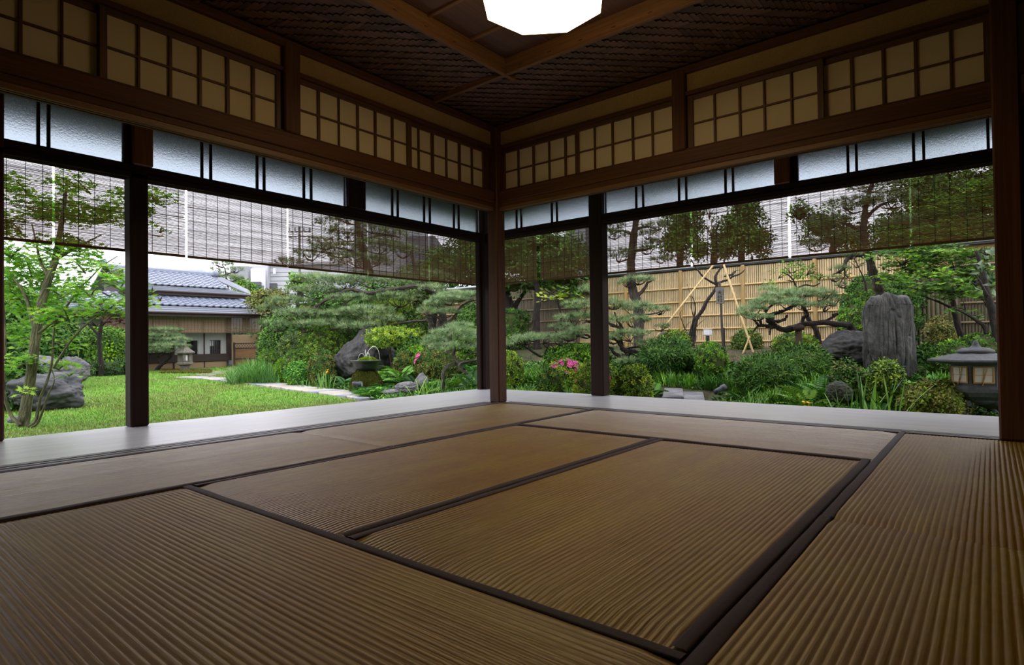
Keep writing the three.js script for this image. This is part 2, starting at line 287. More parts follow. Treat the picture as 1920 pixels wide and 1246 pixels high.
// ---- transom screens: wooden grid over paper
function shoji(label, alongX, cells, frame0, frame1, depth) {
  // cells: list of [a, b] paper openings along the wall; frame0/1: outer edges of the panel; depth: offset from the wall line towards outside
  const y0 = 1.797, y1 = 2.152, yb = 1.803, yt = 2.122, ym = 1.961, th = 0.02, t = thing('transom_screen', label, 'screen');
  const Q = (a, b, c, d, p, q, ch = 0.0015) => alongX ? span(a, b, c, d, -p, -q, ch) : span(p, q, c, d, a, b, ch);
  const z0 = depth, z1 = depth + th, lo = Math.min(frame0, frame1), hi = Math.max(frame0, frame1);
  cells = cells.map(([a, b]) => [Math.min(a, b), Math.max(a, b)]).sort((a, b) => a[0] - b[0]);
  const f0 = cells[0][0], f1 = cells[cells.length - 1][1];
  part(t, 'stile', Q(lo, f0, y0, y1, z0, z1), MAT.lattice); part(t, 'stile', Q(f1, hi, y0, y1, z0, z1), MAT.lattice);
  part(t, 'rail', Q(f0, f1, y0, yb, z0, z1), MAT.lattice); part(t, 'rail', Q(f0, f1, yt, y1, z0, z1), MAT.lattice);
  part(t, 'crossbar', Q(f0, f1, ym - 0.0055, ym + 0.0055, z0 + 0.003, z1 - 0.003), MAT.lattice);
  for (let i = 0; i < cells.length - 1; i++) part(t, 'muntin', Q(cells[i][1], cells[i + 1][0], yb, yt, z0 + 0.002, z1 - 0.004), MAT.lattice);
  for (const [a, b] of cells) for (const [c, d] of [[yb, ym], [ym, yt]]) part(t, 'paper_pane', Q(a - 0.004, b + 0.004, c, d, z1 - 0.004, z1 - 0.003, 0.0002), MAT.paper);
}
const cellsOf = (a) => { const r = []; for (let i = 0; i < a.length; i += 2) r.push([a[i], a[i + 1]]); return r; };
shoji('rear transom screen of six columns, left of the corner post', true, cellsOf([-0.932, -0.848, -0.832, -0.713, -0.685, -0.559, -0.542, -0.416, -0.391, -0.265, -0.246, -0.124]), -0.95, -0.058, 0.028);
shoji('front transom screen right of the short post on the left wall', true, cellsOf([-1.837, -1.712, -1.693, -1.559, -1.547, -1.414, -1.397, -1.269, -1.251, -1.12, -1.101, -0.978]), -1.85, -0.936, 0.002);
shoji('front transom screen left of the short post on the left wall', true, cellsOf([-2.852, -2.722, -2.71, -2.578, -2.562, -2.43, -2.414, -2.283, -2.265, -2.137, -2.118, -1.99]), -2.884, -1.958, 0.002);
shoji('rear transom screen cut by the left picture edge', true, cellsOf([-3.61, -3.475, -3.46, -3.328, -3.312, -3.18, -3.165, -3.027, -3.017, -2.884]), -3.62, -2.87, 0.028);
shoji('rear transom screen of five columns, right of the corner post', false, cellsOf([0.081, 0.214, 0.232, 0.371, 0.393, 0.532, 0.548, 0.687, 0.707, 0.82]), 0.055, 0.83, 0.028);
shoji('front transom screen left of the short post on the right wall', false, cellsOf([0.84, 0.972, 0.986, 1.123, 1.14, 1.288, 1.305, 1.441, 1.457, 1.597]), 0.806, 1.613, 0.002);
shoji('front transom screen right of the short post on the right wall', false, cellsOf([1.746, 1.882, 1.896, 2.043, 2.057, 2.193, 2.205, 2.35, 2.362, 2.499]), 1.708, 2.532, 0.002);
shoji('rear transom screen at the right post', false, cellsOf([2.515, 2.664, 2.68, 2.819, 2.834, 2.968, 2.983, 3.122, 3.133, 3.262]), 2.50, 3.288, 0.028);

// ---- ceiling: woven strips round a raised, boarded coffer
MAT.weave = std({ color: col('#6b5042'), map: grainTex, roughness: 0.6 });
const CX0 = -2.45, CX1 = -0.75, CZ0 = 0.74, CZ1 = 2.6, CY = 2.36;
struct('ceiling', 'dark backing above the woven ceiling', 'ceiling', merge([span(XB, 0.05, CY + 0.02, CY + 0.06, -0.05, CZ0 - 0.012, 0), span(XB, 0.05, CY + 0.02, CY + 0.06, CZ1 + 0.012, ZB, 0), span(XB, CX0 - 0.012, CY + 0.02, CY + 0.06, CZ0, CZ1, 0), span(CX1 + 0.012, 0.05, CY + 0.02, CY + 0.06, CZ0, CZ1, 0)]), MAT.timberDark);
{
  // herringbone of thin cedar strips, laid over and under: real strips, each tilted where it dives under its neighbour
  const g = bx(0.116, 0.0026, 0.0272, 0, 0, 0, 0.0008), mats = [], cols = [], r = rngOf(5), s = 0.029, rot = new THREE.Quaternion(), rot2 = new THREE.Quaternion();
  for (let i = -10; i < 175; i++) for (let j = -10; j < 185; j++) {
    const m = ((i - j) % 8 + 8) % 8; if (m !== 0 && m !== 7) continue;
    const hor = m === 0, x = -3.5 + i * s + (hor ? s * 1.5 : 0), z = -0.02 + j * s + (hor ? 0 : s * 1.5);
    if (x < -3.5 || x > 0.0 || z < -0.02 || z > 3.7 || (x > CX0 - 0.04 && x < CX1 + 0.04 && z > CZ0 - 0.04 && z < CZ1 + 0.04)) continue;
    rot.setFromEuler(new THREE.Euler(0, hor ? 0 : Math.PI / 2, 0)); rot2.setFromEuler(new THREE.Euler((r() - 0.5) * 0.05, (r() - 0.5) * 0.03, 0.075 + (r() - 0.5) * 0.05)); rot.multiply(rot2);
    mats.push(new THREE.Matrix4().compose(V(x, CY + 0.005 + r() * 0.003, z), rot.clone(), V(1, 1, 1))); const k = 0.6 + 0.6 * r(); cols.push(new THREE.Color(k, k * 0.97, k * 0.95));
  }
  const c = struct('ceiling', 'woven ceiling of dark cedar strips round the raised middle', 'ceiling', span(XB, 0.05, CY + 0.0145, CY + 0.02, -0.05, CZ0 - 0.01, 0), MAT.weave);
  part(c, 'backing', span(XB, 0.05, CY + 0.0145, CY + 0.02, CZ1 + 0.01, ZB, 0), MAT.weave); part(c, 'backing', span(XB, CX0 - 0.01, CY + 0.0145, CY + 0.02, CZ0, CZ1, 0), MAT.weave); part(c, 'backing', span(CX1 + 0.01, 0.05, CY + 0.0145, CY + 0.02, CZ0, CZ1, 0), MAT.weave);
  // the strips nearest the camera and in view are pieces of their own
  const nd = (m) => { const p = V(0, 0, 0).setFromMatrixPosition(m), q = p.clone().project(camera); return q.z < 1 && Math.abs(q.x) < 1.02 && Math.abs(q.y) < 1.02 ? p.distanceTo(CAMP) : 1e3 + p.distanceTo(CAMP); };
  const order = mats.map((m, i) => [nd(m), i]).sort((a, b) => a[0] - b[0]).map((a) => a[1]), tones = [0.65, 0.85, 1.05, 1.2].map((k) => { const m = MAT.weave.clone(); m.color.multiplyScalar(k); return m; });
  order.slice(0, 300).forEach((i) => part(c, 'woven_strip', g, tones[i % 4]).applyMatrix4(mats[i]));
  const rest = order.slice(300); inst(c, 'woven_strips', g, MAT.weave, rest.map((i) => mats[i]), rest.map((i) => cols[i]), true);
}
MAT.ceilBoard = wood('#5e4236', 0.6);
{
  const c = struct('ceiling', 'raised boarded middle of the ceiling round the lamp', 'ceiling', span(CX0 - 0.05, CX1 + 0.05, 2.452, 2.49, CZ0 - 0.05, CZ1 + 0.05, 0), MAT.timberDark);
  for (let k = 0; k < 5; k++) { const z0 = CZ0 + k * 0.372; part(c, 'board', span(CX0, CX1, 2.44, 2.453, z0 + 0.0015, z0 + 0.3705, 0.002), MAT.ceilBoard); }
  for (let k = 0; k < 4; k++) { const x = CX1 - 0.34 - k * 0.36; part(c, 'batten', span(x - 0.011, x + 0.011, 2.424, 2.441, CZ0 - 0.02, CZ1 + 0.02, 0.002), MAT.batten); }
}
const cb = (l, ...a) => struct('trim', l, 'ceiling beam', span(...a, 0.003), MAT.batten);
cb('ceiling beam on the lawn side of the raised middle', -3.6, -0.63, 2.33, 2.442, CZ0 - 0.03, CZ0);
cb('ceiling beam on the garden side of the raised middle, running to the cornice', CX1, CX1 + 0.03, 2.331, 2.443, 0.03, 3.6);
cb('ceiling beam on the near side of the raised middle', -3.6, -0.63, 2.33, 2.442, CZ1, CZ1 + 0.03);
cb('ceiling beam on the far left side of the raised middle', CX0 - 0.03, CX0, 2.331, 2.443, 0.03, 3.6);

// ---- lamp: octagonal shade under the ceiling
{
  const t = thing('ceiling_lamp', 'glowing white octagonal lamp hanging under the middle of the ceiling', 'lamp', V(-1.585, 2.1, 1.665));
  const glow = std({ color: col('#fff6e4'), roughness: 0.6, emissive: new THREE.Color(1, 0.70, 0.36), emissiveIntensity: LAMP_GLOW });
  const sh = new THREE.CylinderGeometry(0.285, 0.297, 0.09, 8, 1, false, 0.204); sh.translate(0, 0.047, 0);
  part(t, 'shade', sh.toNonIndexed(), glow);
  const verts = [...Array(8)].map((_, i) => { const a = i * Math.PI / 4 + 0.204; return V(Math.sin(a) * 0.301, 0, Math.cos(a) * 0.301); });
  const rimMat = wood('#b08a58', 0.5);
  for (let i = 0; i < 8; i++) part(t, 'rim', rod(verts[i].clone().setY(0.096), verts[(i + 1) % 8].clone().setY(0.096), 0.006, 4), rimMat);
  part(t, 'base_plate', placed(new THREE.CylinderGeometry(0.2, 0.22, 0.03, 8), 0, 0.11, 0), rimMat);
  part(t, 'stem', placed(new THREE.CylinderGeometry(0.02, 0.02, 0.225, 10), 0, 0.235, 0), rimMat);
  RectAreaLightUniformsLib.init();
  const l = new THREE.RectAreaLight(new THREE.Color(1, 0.70, 0.36), LAMP_LIGHT, 0.48, 0.48); l.position.set(-1.585, 2.094, 1.665); l.lookAt(-1.585, 0, 1.665); l.name = 'ceiling_lamp_light'; scene.add(l);
}
// ================================================================ VERANDA, OUTER FRAME, EAVES
const VY = 2.215;
struct('ceiling', 'boarded veranda ceiling on the lawn side', 'ceiling', span(XB, WR, VY, VY + 0.03, WL - 0.04, -0.06, 0), MAT.timberOuter);
struct('ceiling', 'boarded veranda ceiling on the fence garden side', 'ceiling', span(0.06, WR + 0.04, VY, VY + 0.03, -0.06, ZB, 0), MAT.timberOuter);
postLab('pillar', 'warm brown upper post over the dark lawn post', -2.424, -2.306, 1.69, VY, WL - 0.055, WL + 0.062, wood('#8a5226', 0.6));
postLab('pillar', 'dark outer post standing between lawn and veranda', -2.440, -2.333, 0, 1.64, WL - 0.05, WL + 0.05, MAT.timberOuter);
postLab('pillar', 'dark outer corner post behind the inner corner post', 0.93, 1.06, 0, VY, WL - 0.06, WL + 0.07, MAT.timberOuter);
struct('trim', 'thin dark door guide strip beside the outer corner post', 'strip', span(0.895, 0.925, 0, 1.6, WL - 0.02, WL + 0.03, 0.003), MAT.timberOuter);
postLab('pillar', 'dark outer post standing among the garden azaleas', WR - 0.06, WR + 0.06, 0, VY, 0.340, 0.478, MAT.timberOuter);
postLab('pillar', 'reddish outer post at the left picture edge', -3.18, -3.058, 0, VY, WL - 0.05, WL + 0.05, MAT.redwood);
postLab('pillar', 'outer post of the garden side beyond the right post', WR - 0.06, WR + 0.06, 0, VY, 3.62, 3.74, MAT.timberOuter);
postLab('pillar', 'short post over the lawn lintel between two frosted windows', -0.775, -0.602, 1.69, VY, WL - 0.05, WL + 0.055, MAT.timberOuter);
postLab('pillar', 'short warm brown post over the garden lintel between frosted windows', WR - 0.055, WR + 0.05, 1.69, VY, 1.998, 2.112, wood('#7d4a24', 0.6));  // warmer, lighter wood than the dark outer posts
function outerBeam(label, alongX, a0, a1, w, sg) {
  const B = (p, q, y0, y1, ch) => alongX ? span(a0, a1, y0, y1, w + p, w + q, ch) : span(w + p * sg, w + q * sg, y0, y1, a0, a1, ch);
  const s = struct('lintel', label, 'beam', B(-0.05, 0.045, 1.636, 1.69, 0.004), MAT.timberOuter);
  part(s, 'track', B(-0.045, -0.02, 1.605, 1.64, 0.002), MAT.timberOuter); part(s, 'track', B(-0.004, 0.012, 1.605, 1.64, 0.002), MAT.timberOuter); part(s, 'track', B(0.028, 0.05, 1.605, 1.64, 0.002), MAT.timberOuter);
}
outerBeam('dark outer lintel under the frosted windows on the lawn side', true, XB, 0.94, WL, 1);
outerBeam('dark outer lintel under the frosted windows on the garden side', false, WL + 0.06, ZB, WR, -1);
const frostBump = tex(512, 512, (u, v) => { const a = pnoise(u * 64, v * 64, 64, 64, 41), b = pnoise(u * 128, v * 128, 128, 128, 42); return 0.6 * a * a + 0.4 * b; }, false, [2.2, 2.2]);
MAT.frost = std({ color: col('#9ca8b0'), roughness: 0.27, transmission: 1, thickness: 0.004, ior: 1.45, bumpMap: frostBump, bumpScale: 0.0004 });
let nWin = 1;
function transom(label, alongX, w, cells) {
  const s = struct('window_' + nWin++, label, 'window'), y0 = 1.69, y1 = VY - 0.005, sg = alongX ? 1 : -1;
  const B = (a, b, c, d, p, q, ch = 0.0015) => alongX ? span(a, b, c, d, w + p, w + q, ch) : span(w - p, w - q, c, d, a, b, ch);
  const lo = cells[0][0], hi = cells[cells.length - 1][1];
  part(s, 'rail', B(lo, hi, y0, y0 + 0.012, -0.012, 0.012), MAT.timberOuter); part(s, 'rail', B(lo, hi, y1 - 0.03, y1, -0.012, 0.012), MAT.timberOuter);
  cells.forEach(([a, b], i) => {
    part(s, 'pane', B(a, b, y0 + 0.008, y1 - 0.02, -0.0025, 0.0025, 0.0002), MAT.frost);
    if (i) { const p = cells[i - 1][1]; part(s, 'muntin', B(p, p + 0.016, y0 + 0.01, y1 - 0.03, -0.012, 0.012), MAT.timberOuter); part(s, 'muntin', B(a - 0.016, a, y0 + 0.01, y1 - 0.03, -0.012, 0.012), MAT.timberOuter); part(s, 'pane', B(p + 0.015, a - 0.015, y0 + 0.008, y1 - 0.02, -0.0025, 0.0025, 0.0002), MAT.frost); }
  });
  return s;
}
const wn = [
  ['frosted transom window at the left picture edge', true, WL, cellsOf([-3.72, -3.34, -3.26, -2.906, -2.841, -2.465])],
  ['frosted transom window between the two posts over the lawn lintel', true, WL, cellsOf([-2.307, -1.984, -1.907, -1.58, -1.508, -1.187, -1.105, -0.776])],
  ['frosted transom window left of the corner post', true, WL, cellsOf([-0.601, -0.277, -0.195, 0.121, 0.214, 0.536, 0.623, 0.922])],
  ['frosted transom window right of the corner post', false, WR, cellsOf([-0.96, -0.58, -0.501, -0.127, -0.049, 0.333])],
  ['frosted transom window above the garden azaleas', false, WR, cellsOf([0.484, 0.803, 0.887, 1.207, 1.288, 1.604, 1.681, 1.998])],
  ['frosted transom window nearest the right post', false, WR, cellsOf([2.16, 2.482, 2.552, 2.874, 2.946, 3.266, 3.34, 3.62])],
];
for (const a of wn) transom(...a);
struct('trim', 'dark stile of the frosted windows beside the lawn post', 'stile', merge([span(-2.466, -2.422, 1.69, VY, WL - 0.02, WL + 0.02, 0.002), span(-2.31, -2.30, 1.69, VY, WL - 0.02, WL + 0.02, 0.002)]), MAT.timberOuter);
struct('trim', 'dark stile of the frosted windows beside the warm brown short post', 'stile', span(WR - 0.02, WR + 0.02, 1.69, VY, 2.112, 2.16, 0.002), MAT.timberOuter);
struct('wall_side', 'closed outer wall beyond the left end of the veranda', 'wall', span(XB, -3.72, -0.1, VY, WL - 0.03, WL + 0.03, 0), MAT.plaster);
struct('wall_side', 'closed outer wall beyond the right end of the veranda', 'wall', span(WR - 0.03, WR + 0.03, -0.1, VY, 3.74, ZB, 0), MAT.plaster);
// sloping eaves and roof over everything
function slab(pts, thick) { // quad a,b,c,d (upper face), thickened downwards
  const P = [], I = [], q = [...pts, ...pts.map((p) => p.clone().setY(p.y - thick))];
  const f = (a, b, c, d) => I.push(a, b, c, a, c, d);
  f(0, 1, 2, 3); f(7, 6, 5, 4); f(0, 4, 5, 1); f(1, 5, 6, 2); f(2, 6, 7, 3); f(3, 7, 4, 0);
  const g = new THREE.BufferGeometry(); g.setAttribute('position', new THREE.Float32BufferAttribute(q.flatMap((p) => [p.x, p.y, p.z]), 3)); g.setIndex(I); const n = g.toNonIndexed(); n.computeVertexNormals(); return uvBox(n, 0);
}
const EL = -2.22, ER = 2.36, EY = 2.19;
MAT.eave = wood('#54402f', 0.7);
struct('roof', 'boarded underside of the eave over the lawn side', 'roof', slab([V(XB, EY, EL), V(ER, EY, EL), V(0.0, EY + 0.9, 0.1), V(XB, EY + 0.9, 0.1)], 0.04), MAT.eave);
struct('roof', 'boarded underside of the eave over the fence garden side', 'roof', slab([V(ER, EY, EL), V(ER, EY, ZB + 0.3), V(0.0, EY + 0.9, ZB + 0.3), V(0.0, EY + 0.9, 0.1)], 0.04), MAT.eave);
struct('roof', 'roof deck above the room', 'roof', span(XB - 0.2, 0.1, 3.0, 3.1, 0.0, ZB + 0.3, 0), MAT.eave);
// ---- reed blinds hanging outside the lintels
MAT.reed = std({ color: col('#a88756'), roughness: 1, transmission: 0.5, side: THREE.DoubleSide });
MAT.reedEdge = wood('#6f5330', 0.6);
MAT.cord = std({ color: col('#2a2330'), roughness: 0.8 });
function blind(label, alongX, a0, a1, w, bottom, seed) {
  const r = rngOf(seed * 77 + 5), t = thing('reed_blind', label, 'blind', null), len = Math.abs(a1 - a0), mid = (a0 + a1) / 2, top = 1.70;
  const g0 = new THREE.CylinderGeometry(0.0028, 0.0028, 1, 4, 1, true); g0.rotateZ(Math.PI / 2);
  const mats = [], cols = [], q0 = new THREE.Quaternion(), e = new THREE.Euler();
  for (let y = bottom + 0.012; y < top - 0.01; y += 0.0059 + (r() - 0.5) * 0.0004) {
    // each line of the blind is two or three split reeds laid end to end
    let p = -len / 2; while (p < len / 2 - 0.01) {
      const l = Math.min(len / 2 - p, 0.25 + r() * 0.6), c = p + l / 2 + mid, rad = 0.78 + r() * 0.12;
      e.set(0, alongX ? 0 : Math.PI / 2, (r() - 0.5) * 0.0012); q0.setFromEuler(e);
      const dy = (r() - 0.5) * 0.0007;
      mats.push(new THREE.Matrix4().compose(alongX ? V(c, y + dy, w) : V(w, y + dy, c), q0, V(l, rad * (0.9 + 0.2 * r()), rad)));
      const k = r() < 0.1 ? 0.35 + 0.3 * r() : 0.8 + 0.35 * r(); cols.push(new THREE.Color(k, k * (0.94 + 0.1 * r()), k * 0.92)); p += l + 0.001;
    }
  }
  inst(t, 'reeds', g0, MAT.reed, mats, cols, true);
  const S = (p, q, y0, y1, d, ch = 0.001) => alongX ? span(p, q, y0, y1, w - d, w + d, ch) : span(w - d, w + d, y0, y1, p, q, ch);
  part(t, 'bottom_batten', S(a0, a1, bottom - 0.006, bottom + 0.01, 0.005, 0.002), MAT.reedEdge);
  part(t, 'head_batten', S(a0, a1, top - 0.012, top + 0.008, 0.006, 0.002), MAT.reedEdge);
  const n = Math.round(len / 0.084);
  for (let i = 0; i < n; i++) { const p = Math.min(a0, a1) + (i + 0.5) * len / n + (r() - 0.5) * 0.006; part(t, 'cord', S(p - 0.0011, p + 0.0011, bottom - 0.002, top, 0.0032, 0.0003), MAT.cord); }
  for (const p of [a0 + len * 0.15, a1 - len * 0.15]) { const sg = alongX ? 1 : -1; part(t, 'hook', alongX ? rod(V(p, top, w), V(p, top - 0.02, WL - 0.045), 0.002, 5) : rod(V(w, top, p), V(WR + 0.045, top - 0.02, p), 0.002, 5), MAT.cord); }
}
const BL = -1.2, BR = 1.15;
[['reed blind cut by the left picture edge, maple behind it', -3.58, -2.797, 1.155], ['reed blind passing behind the lawn post', -2.785, -2.028, 1.154], ['reed blind with only sky behind it, right of the lawn post', -2.012, -1.243, 1.152], ['reed blind with a pine top behind its right half', -1.228, -0.441, 1.150], ['reed blind second from the corner on the lawn side', -0.430, 0.326, 1.146], ['reed blind against the outer corner post on the lawn side', 0.338, 1.08, 1.150]].forEach(([l, a, b, y], i) => blind(l, true, a, b, BL, y, i + 1));
[['narrow-looking reed blind just right of the inner corner post', -1.17, -0.43, 1.152], ['reed blind left of the outer post on the garden side', -0.383, 0.40, 1.148], ['reed blind with a tall pine trunk behind it', 0.413, 1.246, 1.154], ['reed blind with round evergreens behind it', 1.266, 2.042, 1.150], ['reed blind with a leaning pine behind it', 2.062, 2.838, 1.148], ['reed blind beside the right post', 2.850, 3.63, 1.150]].forEach(([l, a, b, y], i) => blind(l, false, a, b, BR, y, i + 11));
// ================================================================ THE GARDEN
const LAWN = -0.42;
const pathEdge = (z) => z > -3.5 ? 1.6 : 1.6 + (-3.5 - z) * 0.42;
function ground(x, z) {
  const s = sstep(0, lerp(5, 3.3, sstep(-3.5, -7, z)), x - pathEdge(z));
  let h = LAWN + 0.76 * s * (1 - 0.6 * sstep(-12, -17, z));
  h += 0.16 * Math.exp(-((x - 4.2) ** 2 + (z + 1.3) ** 2) / 2.2);          // mossy hump beside the corner
  if (s > 0) h += 0.05 * s * fbm(x * 0.9, 3.3, z * 0.9, 3);
  return h + 0.02 * noise3(x * 0.5, 1.2, z * 0.5);
}
const landAt = (x, z) => (x > 17.5 || z < -33 || x < -22 ? -0.9 : ground(x, z));
function terrain(x0, x1, z0, z1, n, m, keep) {
  const P = [], U = [], I = [];
  for (let j = 0; j <= m; j++) for (let i = 0; i <= n; i++) { const x = lerp(x0, x1, i / n), z = lerp(z0, z1, j / m); P.push(x, ground(x, z), z); U.push(x, z); }
  for (let j = 0; j < m; j++) for (let i = 0; i < n; i++) { const x = lerp(x0, x1, (i + 0.5) / n), z = lerp(z0, z1, (j + 0.5) / m); if (keep && !keep(x, z)) continue; const a = j * (n + 1) + i, b = a + n + 1; I.push(a, b, a + 1, b, b + 1, a + 1); }
  const g = new THREE.BufferGeometry(); g.setAttribute('position', new THREE.Float32BufferAttribute(P, 3)); g.setAttribute('uv', new THREE.Float32BufferAttribute(U, 2)); g.setIndex(I); g.computeVertexNormals(); return g;
}
const lawnMap = tex(1024, 1024, (u, v) => {
  const a = pnoise(u * 6, v * 6, 6, 6, 51), b = pnoise(u * 24, v * 24, 24, 24, 52), f = pnoise(u * 220, v * 220, 220, 220, 53), dry = sstep(0.62, 0.85, pnoise(u * 9, v * 14, 9, 14, 54) * 0.7 + b * 0.3);
  const k = 0.62 + 0.3 * (f - 0.5) + 0.18 * (a - 0.5) + 0.16 * (b - 0.5); return [k * lerp(0.56, 0.78, dry), k * lerp(0.76, 0.74, dry), k * lerp(0.26, 0.42, dry)];
}, true, [0.22, 0.22]);
MAT.lawn = std({ color: col('#f0f4d8'), map: lawnMap, roughness: 0.9 });
const mossMap = tex(1024, 1024, (u, v) => {
  const a = pnoise(u * 5, v * 5, 5, 5, 55), b = pnoise(u * 19, v * 19, 19, 19, 56), f = pnoise(u * 180, v * 180, 180, 180, 57), m = sstep(0.42, 0.62, a * 0.6 + b * 0.4);
  const k = 0.62 + 0.34 * (f - 0.5) + 0.2 * (b - 0.5); return [k * lerp(0.62, 0.50, m), k * lerp(0.55, 0.58, m), k * lerp(0.38, 0.24, m)];
}, true, [0.3, 0.3]);
MAT.moss = std({ color: col('#a9a98c'), map: mossMap, bumpMap: mossMap, bumpScale: 0.02, roughness: 0.95 });
const isGarden = (x, z) => x > pathEdge(z) - 0.25 && z < 9;
struct('ground', 'mossy earth of the planted garden mound', 'ground', terrain(-2, 18, -30, 9, 160, 300, isGarden), MAT.moss);
struct('lawn', 'mown green lawn in front of the tea house', 'lawn', terrain(-22, 14, -34, 1.2, 200, 220, (x, z) => !isGarden(x, z)), MAT.lawn);
struct('ground', 'flat land beyond the garden', 'ground', span(-90, 110, -1.4, -0.9, -120, 40, 0), MAT.moss);

// ---- small plant shapes
const G = {};
function triGeo(P) { const g = new THREE.BufferGeometry(); g.setAttribute('position', new THREE.Float32BufferAttribute(P, 3)); g.computeVertexNormals(); return g; }
function leafTris(P, m, len, w, fold, droop) {
  const a = V(0, 0, 0), l = V(-w / 2, fold, len * 0.45), r = V(w / 2, fold, len * 0.45), c = V(0, 0, len * 0.5), t = V(0, -droop, len);
  for (const p of [a, l, c, a, c, r, l, t, c, c, t, r]) { const q = p.clone().applyMatrix4(m); P.push(q.x, q.y, q.z); }
}
function sprig(n, len, w, tilt0, tilt1, spread, seed) {
  const r = rngOf(seed), P = [];
  for (let i = 0; i < n; i++) {
    const az = i * 2.4 + r() * 0.6, t = lerp(tilt0, tilt1, i / Math.max(1, n - 1)) + (r() - 0.5) * 0.3, s = 0.8 + 0.4 * r();
    const m = new THREE.Matrix4().makeRotationFromEuler(new THREE.Euler(-t, az, (r() - 0.5) * 0.5, 'YXZ'));
    m.setPosition(V(Math.sin(az) * spread * r(), i / n * spread * 0.8, Math.cos(az) * spread * r()));
    leafTris(P, m, len * s, w * s, w * 0.18, len * 0.15);
  }
  return triGeo(P);
}
G.azalea = sprig(9, 0.034, 0.015, 0.15, 1.15, 0.018, 3);
G.box = sprig(11, 0.024, 0.015, -0.1, 1.2, 0.022, 4);
G.broad = sprig(8, 0.062, 0.03, -0.3, 0.8, 0.05, 5);
G.camellia = sprig(7, 0.095, 0.046, -0.4, 0.7, 0.08, 6);
G.juniper = sprig(12, 0.06, 0.011, -0.1, 1.0, 0.03, 7);
G.far = sprig(10, 0.13, 0.07, -0.4, 1.0, 0.12, 8);
G.tiny = sprig(12, 0.016, 0.009, -0.2, 1.3, 0.02, 9);
// pine tuft: stiff needles fanned about a shoot
{ const r = rngOf(9), P = []; for (let i = 0; i < 20; i++) { const az = i * 2.4 + r(), t = 0.25 + 0.95 * r(), l = 0.075 * (0.75 + 0.5 * r()), d = V(Math.sin(az) * Math.sin(t), Math.cos(t), Math.cos(az) * Math.sin(t)), s = V(Math.cos(az), 0, -Math.sin(az)).multiplyScalar(0.0019), b = d.clone().multiplyScalar(0.004); for (const p of [b.clone().sub(s), b.clone().add(s), d.clone().multiplyScalar(l)]) P.push(p.x, p.y, p.z); } G.pine = triGeo(P); }
{ const P = []; leafTris(P, new THREE.Matrix4(), 0.1, 0.044, 0.008, 0.02); G.leaf = triGeo(P); }
// maple: five palmate leaves on a spray
{
  const r = rngOf(12), P = [];
  for (let k = 0; k < 6; k++) {
    const az = k * 1.05 + r(), m = new THREE.Matrix4().makeRotationFromEuler(new THREE.Euler(-0.1 + (r() - 0.5) * 0.7, az, (r() - 0.5) * 0.6, 'YXZ')); m.setPosition(V(Math.sin(az) * 0.045, (r() - 0.5) * 0.02, Math.cos(az) * 0.045));
    const lobes = [[-2.1, 0.020], [-1.25, 0.030], [-0.6, 0.038], [0, 0.043], [0.6, 0.038], [1.25, 0.030], [2.1, 0.020]];
    for (const [a, l] of lobes) { const d = V(Math.sin(a), -0.08, Math.cos(a)), s = V(Math.cos(a), 0, -Math.sin(a)).multiplyScalar(0.0058); const mid = d.clone().multiplyScalar(l * 0.45); for (const p of [V(0, 0, 0), mid.clone().sub(s), d.clone().multiplyScalar(l), V(0, 0, 0), d.clone().multiplyScalar(l), mid.clone().add(s)]) { const q = p.clone().applyMatrix4(m); P.push(q.x, q.y, q.z); } }
  }
  G.maple = triGeo(P);
}
function bladeTris(P, base, az, len, w, lean, curl, n = 4) {
  const dir = V(Math.sin(az), 0, Math.cos(az)), side = V(Math.cos(az), 0, -Math.sin(az)); let p = base.clone(), a = lean; const pts = [];
  for (let i = 0; i <= n; i++) { const t = i / n, hw = w / 2 * (i === n ? 0 : Math.min(1, 0.6 + 0.8 * t) * (1 - 0.55 * t * t)); pts.push([p.clone().addScaledVector(side, -hw), p.clone().addScaledVector(side, hw)]); p = p.clone().addScaledVector(dir, Math.sin(a) * len / n).add(V(0, Math.cos(a) * len / n, 0)); a += curl / n; }
  for (let i = 0; i < n; i++) { const [a0, b0] = pts[i], [a1, b1] = pts[i + 1]; for (const q of i === n - 1 ? [a0, b0, a1] : [a0, b0, a1, b0, b1, a1]) P.push(q.x, q.y, q.z); }
}
function tuftGeo(n, len, w, lean, curl, spread, seed, seg = 3) { const r = rngOf(seed), P = []; for (let i = 0; i < n; i++) bladeTris(P, V((r() - 0.5) * spread, 0, (r() - 0.5) * spread), r() * 6.28, len * (0.6 + 0.6 * r()), w, lean * r(), curl * r(), seg); return triGeo(P); }
G.turf = tuftGeo(14, 0.03, 0.0028, 0.7, 1.0, 0.06, 21, 2);
G.sedge = tuftGeo(18, 0.17, 0.009, 0.7, 1.6, 0.08, 22, 4);
G.reed = tuftGeo(20, 0.62, 0.013, 0.55, 1.3, 0.16, 23, 5);
